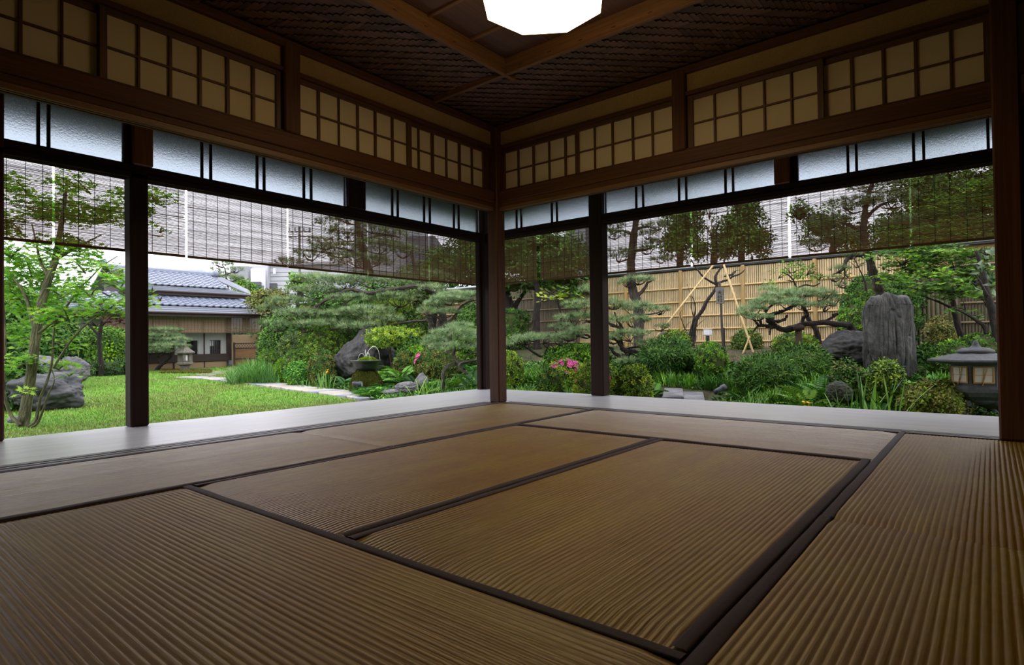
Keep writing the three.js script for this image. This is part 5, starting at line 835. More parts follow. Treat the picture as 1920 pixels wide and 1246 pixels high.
rock('little pale stone beside the lantern hedge', 1753, 713, 6.6, 7, 9, MAT.rockGrey, 36, null, 16);
rock('dark stone at the waterline below the left conifer lobe', 1405, 765, 6.3, 46, 8, MAT.rockDark, 38, null, 16);
// two granite slabs stepping down from the veranda
function slabStone(label, poly, y, th, mat, name = 'stepping_stone', cat = 'stone', group) {
  const sh = new THREE.Shape(poly.map(([x, z]) => new THREE.Vector2(x, -z))), g = new THREE.ExtrudeGeometry(sh, { depth: th, bevelEnabled: true, bevelSize: 0.012, bevelThickness: 0.012, bevelSegments: 2, steps: 1 }); g.rotateX(-Math.PI / 2); g.translate(0, y - th, 0); uvBox(g, 0);
  const m = struct(name, label, cat, g, mat); delete m.userData.kind; if (group) m.userData.group = group; return m;
}
const onG = (u, v, y) => { const d = at(u, v, 1).sub(CAMP), t = (y - CAMP.y) / d.y; return CAMP.clone().addScaledVector(d, t); };
const poly = (y, ...l) => l.map(([u, v]) => { const p = onG(u, v, y); return [p.x, p.z]; });
slabStone('left, higher granite slab below the veranda edge', poly(-0.15, [1243, 749], [1249, 722], [1278, 721], [1280, 748]), -0.13, 0.12, MAT.granite);
slabStone('right granite slab below the veranda edge, beside the spotlight', poly(-0.17, [1280, 754], [1282, 730], [1316, 729], [1320, 755]), -0.16, 0.12, MAT.granite);
// the path: flat irregular paving stones let into the lawn, each its own piece
let PATH;
{
  const t = thing('stone_path', 'path of flat pale paving stones crossing the lawn to the tea house', 'path', null), r = rngOf(91);
  const L = [[704, 750], [655, 742.5], [600, 735.5], [550, 729], [500, 722.5], [455, 717.5], [415, 713], [380, 710.5], [345, 709]].map(([u, v]) => onG(u, v, LAWN)), cv = new THREE.CatmullRomCurve3(L), N = 34; PATH = cv.getSpacedPoints(120);
  for (let i = 0; i < N; i++) {
    const t0 = (i + 0.03 * r()) / N, t1 = (i + 0.95) / N, a = cv.getPointAt(t0), b = cv.getPointAt(Math.min(1, t1)), tg = b.clone().sub(a).normalize(), s = V(-tg.z, 0, tg.x), w0 = 0.22 + 0.10 * r(), w1 = 0.22 + 0.10 * r(), w2 = 0.22 + 0.1 * r(), w3 = 0.22 + 0.1 * r(), m = a.clone().lerp(b, 0.5);
    const pts = [a.clone().addScaledVector(s, w0), m.clone().addScaledVector(s, (w0 + w1) / 2 + 0.03 * r()), b.clone().addScaledVector(s, w1), b.clone().addScaledVector(s, -w2), m.clone().addScaledVector(s, -(w2 + w3) / 2 - 0.03 * r()), a.clone().addScaledVector(s, -w3)];
    const sh = new THREE.Shape(pts.map((p) => new THREE.Vector2(p.x, -p.z))), g = new THREE.ExtrudeGeometry(sh, { depth: 0.05, bevelEnabled: true, bevelSize: 0.008, bevelThickness: 0.008, bevelSegments: 1 }); g.rotateX(-Math.PI / 2); g.translate(0, LAWN - 0.005, 0); uvBox(g, 0);
    part(t, 'paving_stone', g, r() < 0.35 ? MAT.pathGrey : MAT.pathStone);
  }
}
[['stepping stone nearest the far lantern', 388, 703, 20, 2.2], ['large brown stepping stone before the gate', 400, 699.5, 24, 2.2], ['stepping stone at the tea house threshold', 420, 697, 20, 1.2], ['stepping stone right below the gate post', 440, 692, 18, 1.4], ['stepping stone beside the moss at the lantern foot', 375, 692.5, 20, 2.6]].forEach(([l, u, v, ru, rv]) => { const n = 9, pts = []; for (let i = 0; i < n; i++) { const a = i / n * 6.283, k = 0.82 + 0.3 * hash3(i, u, 4); pts.push([u + Math.cos(a) * ru * k, v + Math.sin(a) * rv * k]); } slabStone(l, poly(LAWN + 0.02, ...pts), LAWN + 0.03, 0.06, MAT.lanternStone); });

// ---------------------------------------------------------------- stone lanterns
const hexRing = (r, y, n = 6, rot = 0) => [...Array(n)].map((_, i) => { const a = rot + i / n * 6.283; return V(Math.cos(a) * r, y, Math.sin(a) * r); });
function loftRings(rings) { const P = []; for (let k = 0; k < rings.length - 1; k++) { const A = rings[k], B = rings[k + 1], n = A.length; for (let i = 0; i < n; i++) { const j = (i + 1) % n; for (const p of [A[i], B[i], A[j], A[j], B[i], B[j]]) P.push(p.x, p.y, p.z); } } for (const [q, s] of [[rings[0], 1], [rings[rings.length - 1], -1]]) { const c = q.reduce((a, p) => a.add(p), V(0, 0, 0)).multiplyScalar(1 / q.length); for (let i = 0; i < q.length; i++) { const a = q[i], b = q[(i + 1) % q.length]; for (const p of s > 0 ? [c, a, b] : [c, b, a]) P.push(p.x, p.y, p.z); } } const g = triGeo(P); return uvBox(g, 0); }
{ // far lantern on the lawn
  const t0 = 21.4, b = onG(347, 696, LAWN), t = thing('stone_lantern', 'small grey stone lantern on the far lawn before the tea house', 'lantern', V(b.x, LAWN, b.z)), k = M(1, t0);
  const y = (px) => px * k; // pixels above the base
  part(t, 'foot', loftRings([hexRing(y(10), 0), hexRing(y(10), y(3)), hexRing(y(8), y(4)), hexRing(y(8.5), y(11))]), MAT.lanternStone);
  part(t, 'platform', loftRings([hexRing(y(9), y(11)), hexRing(y(14), y(13)), hexRing(y(14.5), y(17)), hexRing(y(12), y(18))]), MAT.lanternStone);
  for (let i = 0; i < 6; i++) { const a = hexRing(y(10.2), 0)[i]; part(t, 'fire_box_post', bx(y(4.5), y(15), y(4.5), a.x, y(25.5), a.z, 0.01), MAT.lanternStone); }
  part(t, 'fire_box', loftRings([hexRing(y(9.2), y(18)), hexRing(y(9.2), y(33))]), MAT.lanternStone);
  const f = V(CAMP.x - b.x, 0, CAMP.z - b.z).normalize(), wp = f.clone().multiplyScalar(y(9.8)), wn2 = bx(y(7), y(10), 0.02, 0, 0, 0, 0.002); placed(wn2, wp.x + f.z * y(0.5), y(25), wp.z, Math.atan2(f.x, f.z)); part(t, 'paper_window', wn2, std({ color: col('#e6e6e2'), roughness: 0.9 }));
  part(t, 'roof', loftRings([hexRing(y(17), y(33)), hexRing(y(18), y(35)), hexRing(y(11), y(40)), hexRing(y(6), y(45)), hexRing(y(3), y(47))]), MAT.lanternStone);
  part(t, 'finial', lathe([[0, y(53)], [y(1.5), y(51.5)], [y(3.4), y(49.5)], [y(3.2), y(47.5)], [y(1.6), y(46)]], 14), MAT.lanternStone);
}
{ // snow-viewing lantern at the right
  const t0 = 5.4, k = M(1, t0), axis = at(1832, 770, t0), gy = ground(axis.x, axis.z), t = thing('stone_lantern', 'dark wide-roofed snow lantern at the right beside the veranda', 'lantern', V(axis.x, axis.y, axis.z)), y = (px) => px * k;
  // heights above v = 770
  const rot = 0.20;
  part(t, 'finial', lathe([[0, y(133)], [y(3), y(131)], [y(5), y(126)], [y(5.5), y(123)], [y(9), y(119.5)], [y(20), y(118)], [y(28), y(114)], [y(29), y(110)], [y(25), y(107)], [y(10), y(106)]], 28), MAT.lanternDark);
  part(t, 'roof', loftRings([hexRing(y(76), y(92.5), 6, rot), hexRing(y(78), y(94), 6, rot), hexRing(y(77), y(97), 6, rot), hexRing(y(52), y(104), 6, rot), hexRing(y(26), y(109), 6, rot), hexRing(y(14), y(110), 6, rot)]), MAT.lanternDark);
  part(t, 'roof_underside', loftRings([hexRing(y(44), y(88), 6, rot), hexRing(y(72), y(92.5), 6, rot)]), MAT.lanternDark);
  const fr = 40;
  part(t, 'fire_box', loftRings([hexRing(y(fr), y(48), 6, rot), hexRing(y(fr), y(90), 6, rot)]), MAT.lanternDark);
  const wf = wood('#c39a52', 0.6), wp = std({ color: col('#d8d3c4'), roughness: 0.9, transmission: 0.2 });
  for (let i = 0; i < 6; i++) {
    const a = rot + (i + 0.5) / 6 * 6.283, d = y(fr) * Math.cos(Math.PI / 6), w = y(27), h = y(26), n = V(Math.cos(a), 0, Math.sin(a));
    const W = thingWindow(w, h); W.position.copy(n.multiplyScalar(d + 0.004)).setY(y(69)); W.rotation.y = Math.PI / 2 - a; t.add(W);
  }
  function thingWindow(w, h) { const g = new THREE.Group(); g.name = 'window'; const q = 0.012; part(g, 'paper', bx(w, h, 0.004, 0, 0, 0, 0.0005), wp); for (const s of [-1, 1]) { part(g, 'frame', bx(w + 2 * q, q, 0.014, 0, s * (h / 2 + q / 2), 0, 0.001), wf); part(g, 'frame', bx(q, h, 0.014, s * (w / 2 + q / 2), 0, 0, 0.001), wf); } part(g, 'crossbar', bx(w, 0.004, 0.008, 0, 0, 0.001, 0.0005), wf); part(g, 'crossbar', bx(0.004, h, 0.008, 0, 0, 0.001, 0.0005), wf); part(g, 'tie', placed(bx(0.006, h * 1.25, 0.004, 0, 0, 0.010, 0.0005), w * 0.05, -h * 0.12, 0, 0, 0, -0.25), wf); return g; }
  part(t, 'platform', loftRings([hexRing(y(38), y(22), 6, rot), hexRing(y(52), y(30), 6, rot), hexRing(y(57), y(38), 6, rot), hexRing(y(56), y(44), 6, rot), hexRing(y(46), y(49), 6, rot)]), MAT.lanternDark);
  for (let i = 0; i < 4; i++) { const a = 0.5 + i * Math.PI / 2, n = V(Math.cos(a), 0, Math.sin(a)), p = [[12, 20], [28, 19], [40, 12], [46, 0], [49, (gy - axis.y) / k - 5]].map(([r, h]) => n.clone().multiplyScalar(y(r)).setY(y(h))); part(t, 'leg', limb(p, [y(13), y(13), y(10), y(8.5), y(9)], 8, 18, 0.15, i), MAT.lanternDark); }
  part(t, 'leg_ring', lathe([[0.02, y(24)], [y(36), y(24)], [y(38), y(20)], [y(30), y(14)], [0.02, y(15)]], 24), MAT.lanternDark);
}
// ---------------------------------------------------------------- fountain basin
{
  const t0 = 10.9, k = M(1, t0), c = at(686, 682, t0), gy = ground(c.x, c.z), t = thing('fountain_basin', 'dark round water basin with moss and little water jets on a mossy stump', 'fountain', V(c.x, gy, c.z)), h = c.y - gy, y = (p) => p * k;
  const bs = std({ color: col('#3c423c'), roughness: 0.35, map: rockTex([0.4, 0.4, 0.4], [0.9, 0.9, 0.9], 99) });
  part(t, 'bowl', lathe([[0.01, h - y(13)], [y(16), h - y(12)], [y(22), h - y(6)], [y(24.5), h + y(3)], [y(28), h + y(5)], [y(28.5), h + y(7)], [y(26), h + y(7.2)], [y(23.5), h + y(4)], [0.01, h + y(3)]], 40), bs);
  part(t, 'water', placed(new THREE.CylinderGeometry(y(24.5), y(24.5), 0.006, 32), 0, h + y(5.2), 0), std({ color: col('#dfe8ea'), roughness: 0.05, transmission: 1, thickness: 0.01, ior: 1.33 }));
  part(t, 'mossy_stump', blob(V(0, (h - y(13)) / 2 - 0.02, 0), y(28), (h - y(11)) / 2 + 0.05, y(26), 0.22, 1.7, 44, 20, (p, kk) => V(p.x * (1 - 0.3 * p.y), p.y, p.z * (1 - 0.3 * p.y)).multiplyScalar(kk)), MAT.mossy);
  const r = rngOf(46), mm = [], mc = []; for (let i = 0; i < 5200; i++) { const v = V(r() - 0.5, r() - 0.35, r() - 0.5).normalize(), kk = 1 + 0.22 * fbm(v.x * 1.7 + 44, v.y * 1.7, v.z * 1.7 - 44, 4), p = V(v.x * (1 - 0.3 * v.y) * kk * y(28), (h - y(13)) / 2 - 0.02 + v.y * kk * ((h - y(11)) / 2 + 0.05), v.z * (1 - 0.3 * v.y) * kk * y(26)); mm.push(new THREE.Matrix4().compose(p, orient(v, r() * 6), V(1, 1, 1).multiplyScalar(0.7 + 0.5 * r()))); mc.push(hsl(56 + r() * 16, 0.52, 0.17 + 0.10 * r())); }
  inst(t, 'moss', G.tiny, LEAF, mm, mc, true);
  for (const [dx, dz, w, hh] of [[3, 3, 13, 6.5], [-12, 8, 7, 4], [14, -2, 8, 4]]) { part(t, 'moss_cushion', blob(V(y(dx), h + y(5), y(dz)), y(w), y(hh), y(w * 0.8), 0.15, 2.5, 7, 10), MAT.mossy); const bm = [], bc = []; for (let i = 0; i < 420; i++) { const v = V(r() - 0.5, r() * 0.8, r() - 0.5).normalize(); bm.push(new THREE.Matrix4().compose(V(y(dx) + v.x * y(w), h + y(5) + v.y * y(hh), y(dz) + v.z * y(w * 0.8)), orient(v, r() * 6), V(1, 1, 1).multiplyScalar(0.8 + 0.4 * r()))); bc.push(hsl(70 + r() * 10, 0.62, 0.30 + 0.1 * r())); } inst(t, 'moss', G.tiny, LEAF, bm, bc, true); }
  const water = std({ color: 0xffffff, roughness: 0.12, transmission: 0.75, thickness: 0.02, ior: 1.33 });
  const face = V(CAMP.x - c.x, 0, CAMP.z - c.z).normalize(), sd = V(-face.z, 0, face.x).multiplyScalar(-1);
  const jet = (pts, rad) => part(t, 'water_jet', limb(pts.map(([a, b, d]) => sd.clone().multiplyScalar(y(a)).addScaledVector(face, y(d ?? 0)).setY(h + y(b))), rad, 6, 20), water);
  jet([[0, 8], [0.3, 15], [-0.3, 24], [0, 27]], [0.012, 0.013, 0.009, 0.002]); jet([[1, 12], [6, 26], [15, 33], [22, 27], [26, 8]], [0.006, 0.005, 0.005, 0.005, 0.004]); jet([[-1, 10], [-5, 19], [-10, 19], [-15, 7]], [0.006, 0.005, 0.004, 0.003]); jet([[0.5, 12], [3, 22, 6], [6, 18, 12], [8, 6, 16]], [0.005, 0.004, 0.003, 0.003]);
}
// ---------------------------------------------------------------- garden spotlights
MAT.spot = std({ color: col('#3b3f44'), roughness: 0.4, metalness: 0.3 }); MAT.lens = std({ color: col('#c9cfd2'), roughness: 0.1 });
function spotlight(label, u, v, t, len, rad, az, el) {
  const c = at(u, v, t), gy = ground(c.x, c.z), o = thing('garden_spotlight', label, 'spotlight', V(c.x, gy, c.z)), q = new THREE.Group(), h = c.y - gy;
  q.name = 'head'; q.position.y = h; q.rotation.set(-el, az, 0, 'YXZ'); o.add(q);
  const body = lathe([[0.001, -len / 2], [rad * 0.55, -len / 2], [rad * 0.7, -len * 0.3], [rad * 0.8, len * 0.15], [rad, len * 0.2], [rad, len / 2], [rad * 0.88, len / 2], [rad * 0.86, len * 0.42], [0.001, len * 0.42]], 24); body.rotateX(Math.PI / 2);
  part(q, 'housing', body, MAT.spot); const l = new THREE.CylinderGeometry(rad * 0.84, rad * 0.84, 0.004, 20); l.rotateX(Math.PI / 2); l.translate(0, 0, len * 0.45); part(q, 'lens', l, MAT.lens);
  part(o, 'stake', rod(V(0, -0.03, 0), V(0, h - rad * 0.6, 0), 0.008, 6), MAT.spot); part(o, 'bracket', bx(rad * 0.4, rad * 1.3, rad * 1.1, 0, h - rad * 0.5, 0, 0.004), MAT.spot);
}
spotlight('black garden spotlight at the foot of the fountain basin', 670, 719, 10.4, 0.18, 0.05, 0.6, -0.1);
spotlight('garden spotlight half buried in the grass clump', 552, 700, 13, 0.14, 0.06, 0.9, 0.2);
spotlight('grey garden spotlight between stone slabs and conifer', 1350, 731, 7.0, 0.15, 0.05, 0.9, 0.35);
spotlight('black garden spotlight aimed up below the crossed props', 1405, 677, 8.2, 0.13, 0.042, 1.2, 0.9);
// white utility box by the fence
{ const c = at(1327, 623, 11.2), gy = ground(c.x, c.z), o = thing('utility_box', 'small white utility box standing by the bamboo fence', 'box', V(c.x, gy, c.z)); o.rotation.y = -Math.PI / 2 - 0.3; part(o, 'housing', bx(0.13, 0.11, 0.1, 0, c.y - gy, 0, 0.008), std({ color: col('#dcdfe2'), roughness: 0.5 })); part(o, 'lid', bx(0.14, 0.012, 0.11, 0, c.y - gy + 0.06, 0, 0.004), std({ color: col('#c9cdd0'), roughness: 0.5 })); part(o, 'post', bx(0.05, Math.max(0.05, c.y - gy - 0.05), 0.05, 0, (c.y - gy - 0.05) / 2 - 0.01, 0, 0.004), MAT.spot); }
// name board on a post
{
  const t0 = 9.5, k = M(1, t0), c = at(1350, 554, t0), b = at(1357, 656, t0), gy = ground(b.x, b.z), o = thing('name_board', 'weathered grey wooden name board with dark characters on a tall post', 'sign', V(c.x, 0, c.z));
  const fy = Math.atan2(CAMP.x - c.x, CAMP.z - c.z) + 0.12, bw = wood('#827f7a', 0.8), n = V(Math.sin(fy), 0, Math.cos(fy));
  part(o, 'post', limb([V(b.x - c.x, gy - 0.1, b.z - c.z), V((b.x - c.x) * 0.4, lerp(gy, c.y, 0.6), (b.z - c.z) * 0.4), V(-n.x * 0.03, c.y + M(26, t0), -n.z * 0.03)], [0.022, 0.02, 0.02], 8), wood('#4a4540', 0.8));
  part(o, 'stake', rod(V(b.x - c.x + 0.035, gy - 0.1, b.z - c.z), V(b.x - c.x + 0.03, gy + M(42, t0), b.z - c.z), 0.016, 6), MAT.deckEdge);
  // board: tapering towards its foot, with a low peaked top
  const sh = new THREE.Shape([[-7.6, 14], [-6.0, 15.5], [6.5, 15.5], [7.8, 13.8], [6.6, -14.5], [-6.6, -14.5]].map(([x, yy]) => new THREE.Vector2(x * k, yy * k))), g = new THREE.ExtrudeGeometry(sh, { depth: 0.016, bevelEnabled: true, bevelSize: 0.003, bevelThickness: 0.003, bevelSegments: 1 }); g.translate(0, 0, -0.008); uvBox(g, 1);
  const board = part(o, 'board', g, bw); board.position.set(0, c.y, 0); board.rotation.y = fy;
  const ink = std({ color: col('#26231f'), roughness: 0.9 }), S = [];
  // brush strokes of three characters in the middle row and a short note at the right
  const st = (x0, y0, x1, y1, w = 0.9) => { const dx = (x1 - x0) * k, dy = (y1 - y0) * k, l = Math.hypot(dx, dy); const q = bx(l, w * k, 0.0015, 0, 0, 0, 0.0002); q.rotateZ(Math.atan2(dy, dx)); q.translate((x0 + x1) / 2 * k, (y0 + y1) / 2 * k, 0.0122); S.push(q); };
  st(-4.5, 6, 3, 6.4); st(-0.8, 9.5, -0.8, 4); st(-0.8, 6, -4.5, 1.5); st(-0.8, 6, 3, 1.6); st(-3.5, 8.2, 2, 8.4);                    // first
  st(-4.5, -1, -1, -0.6); st(-2.8, 0.6, -3, -4.6); st(-4.6, -3.2, -1, -2.8); st(0.6, 0.2, 0.4, -4.8); st(0.5, -1.2, 3, -2); st(2.6, 0.4, 2.4, -5); // second
  st(-4.4, -7, -1, -6.6); st(-2.8, -5.8, -2.9, -11.5); st(-4.4, -8.6, -1.2, -9.2); st(0.4, -6.8, 3.4, -6.6); st(1.8, -6.4, 1.8, -11); st(0, -11.2, 3.8, -11); // third
  for (let i = 0; i < 4; i++) { st(4.4, 9.8 - i * 2.6, 6, 10 - i * 2.6, 0.5); st(5.2, 10.8 - i * 2.6, 5.1, 8.9 - i * 2.6, 0.5); }
  const let_ = part(o, 'lettering', merge(S), ink); let_.position.copy(board.position); let_.rotation.y = fy;
}
// bamboo props
MAT.bamboo = std({ color: col('#d9c08a'), map: tex(256, 256, (u, v) => { const k = 0.86 + 0.14 * pnoise(u * 4, v * 30, 4, 30, 101) - ((u * 4) % 1 < 0.03 ? 0.25 : 0); return [k, k * 0.98, k * 0.93]; }, true, [1, 1]), roughness: 0.5 });
const prop = (label, p, q, r) => { const t = thing('bamboo_prop', label, 'prop', null); part(t, 'pole', rod(p, q, r, 8), MAT.bamboo); const g = []; for (let i = 1; i < 9; i++) { const c = p.clone().lerp(q, i / 9 + 0.01 * Math.sin(i * 5)), d = q.clone().sub(p).normalize(); const n = new THREE.TorusGeometry(r * 1.02, r * 0.12, 5, 10); n.applyQuaternion(new THREE.Quaternion().setFromUnitVectors(V(0, 0, 1), d)); n.translate(c.x, c.y, c.z); g.push(n); } part(t, 'nodes', merge(g), MAT.bamboo); return t; };
prop('long bamboo pole leaning from the left against the plum tree', at(1222, 643, 9.3), at(1338, 496, 9.6), 0.016);
prop('long bamboo pole leaning from the right against the plum tree', at(1416, 672, 9.0), at(1357, 496, 9.7), 0.017);
prop('short bamboo pole crossing the right-hand prop near the ground', at(1391, 668, 9.0), at(1406, 630, 9.05), 0.013);
{ const t = thing('tree_prop', 'wooden prop post under the level pine trunk', 'prop', null), a = at(1497, 662, 8.0); a.y = ground(a.x, a.z) - 0.05; part(t, 'post', rod(a, at(1497, 616, 8.05), 0.042, 9), wood('#5a4434', 0.8)); part(t, 'binding', limb(T(8.0, [1488, 616], [1497, 613], [1507, 614]), [0.03, 0.052, 0.03], 10, 8, 0.2), MAT.deckEdge); }

// ---------------------------------------------------------------- bamboo fence
MAT.bambooSlat = std({ color: 0xffffff, map: MAT.bamboo.map, roughness: 0.6 });
{
  const FX = 8.0, base = 0.22, top = 1.93, r = rngOf(55), q = new THREE.Quaternion(), sg = new THREE.CylinderGeometry(0.5, 0.5, 1, 6, 1, true);
  const slat = merge([sg, ...[-0.3, 0.05, 0.34].map((yy) => { const n = new THREE.CylinderGeometry(0.56, 0.56, 0.006, 6, 1, true); n.translate(0, yy, 0); return n; })]);
  for (const [label, za, zb, tone, pc, rm] of [['long fresh tan bamboo fence right of the garden outer post', -4.32, 2.3, [0.70, 0.585, 0.36], '#c2a468', MAT.bamboo], ['grey-brown bamboo fence just right of the corner post, tree shade in its colour', -8.16, -4.32, [0.21, 0.18, 0.13], '#6d604a', std({ color: col('#857658'), roughness: 0.7 })], ['tan bamboo fence glimpsed between the pines left of the corner post', -13.28, -8.16, [0.60, 0.50, 0.31], '#b09660', MAT.bamboo]]) {  // second stretch: shade of the overhead trees is put into its darker colours
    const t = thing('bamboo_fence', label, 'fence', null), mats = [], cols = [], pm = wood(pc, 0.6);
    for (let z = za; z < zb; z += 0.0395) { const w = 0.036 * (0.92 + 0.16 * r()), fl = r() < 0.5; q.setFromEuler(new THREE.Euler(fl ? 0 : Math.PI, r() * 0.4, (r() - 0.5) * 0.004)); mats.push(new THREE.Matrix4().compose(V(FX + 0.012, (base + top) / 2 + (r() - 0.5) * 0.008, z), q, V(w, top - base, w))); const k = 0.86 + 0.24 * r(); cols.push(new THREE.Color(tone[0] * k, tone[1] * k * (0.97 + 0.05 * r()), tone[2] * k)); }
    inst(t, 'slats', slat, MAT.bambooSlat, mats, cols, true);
    const posts = []; for (let z = za + 1.28; z < zb + 0.01; z += 1.28) posts.push(z);
    for (const z of posts) part(t, 'post', span(FX - 0.055, FX + 0.03, base - 0.2, top + 0.02, z - 0.035, z + 0.035, 0.012), pm);
    for (const z of [za, ...posts]) { const e = Math.min(zb, z + 1.28) + 0.02; if (e - z > 0.15) for (const y of [1.575, 1.285, 0.995, 0.722, 0.462]) part(t, 'rail', rod(V(FX - 0.022, y, z), V(FX - 0.022, y + 0.004 * (r() - 0.5), e), 0.017, 7), rm); }
    part(t, 'footing', span(FX - 0.02, FX + 0.05, base - 0.5, base + 0.05, za + 0.005, zb - 0.005, 0.01), MAT.deckEdge);
  }
  // tiled coping of the wall behind, seen as a pale line along the top
  const w = struct('wall_garden', 'garden wall with pale metal coping behind the bamboo fence', 'wall', span(FX + 0.06, FX + 0.26, -0.6, 1.97, -16.5, 9, 0.01), MAT.plaster);
  part(w, 'coping', span(FX - 0.06, FX + 0.38, 1.985, 2.035, -16.5, 9, 0.012), std({ color: col('#b9bfc8'), roughness: 0.4 })); part(w, 'gutter_line', span(FX - 0.03, FX + 0.3, 1.955, 1.985, -16.5, 9, 0.004), std({ color: col('#34383f'), roughness: 0.5 }));
  // upright screen of thick split bamboo, nearer, at the right; canopy shade is put into its dark colour
  const s = thing('bamboo_screen', 'screen of thick upright bamboo behind the standing rock, canopy shade in its colour', 'screen', null); const SX = 7.55;
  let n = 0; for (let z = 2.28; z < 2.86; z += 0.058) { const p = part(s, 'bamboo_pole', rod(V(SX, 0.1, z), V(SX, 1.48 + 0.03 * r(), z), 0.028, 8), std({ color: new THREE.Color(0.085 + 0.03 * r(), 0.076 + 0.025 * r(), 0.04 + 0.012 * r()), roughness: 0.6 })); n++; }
  part(s, 'rail', rod(V(SX + 0.03, 1.25, 2.25), V(SX + 0.03, 1.25, 2.85), 0.02, 6), MAT.bamboo); part(s, 'rail', rod(V(SX + 0.03, 0.4, 2.25), V(SX + 0.03, 0.4, 2.85), 0.02, 6), MAT.bamboo);
  const f2 = thing('bamboo_fence', 'bamboo fence with rails at the right end of the garden, canopy shade in its colour', 'fence', null), m2 = [], c2 = [];  // slat colour darkened to stand in for canopy shade
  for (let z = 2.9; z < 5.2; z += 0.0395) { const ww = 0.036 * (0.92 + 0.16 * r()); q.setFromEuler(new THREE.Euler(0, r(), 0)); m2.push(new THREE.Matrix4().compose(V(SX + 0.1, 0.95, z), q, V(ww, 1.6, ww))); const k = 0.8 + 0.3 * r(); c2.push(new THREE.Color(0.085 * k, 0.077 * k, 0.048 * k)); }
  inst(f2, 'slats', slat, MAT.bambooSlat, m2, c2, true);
  for (const z of [2.88, 4.16]) part(f2, 'post', span(SX + 0.03, SX + 0.12, 0.05, 1.8, z - 0.03, z + 0.03, 0.01), wood('#5a4c34', 0.7));
  for (const y of [0.42, 0.72, 1.02, 1.32, 1.6]) part(f2, 'rail', rod(V(SX + 0.065, y, 2.88), V(SX + 0.065, y, 5.2), 0.017, 7), std({ color: col('#6e5f42'), roughness: 0.6 }));
}

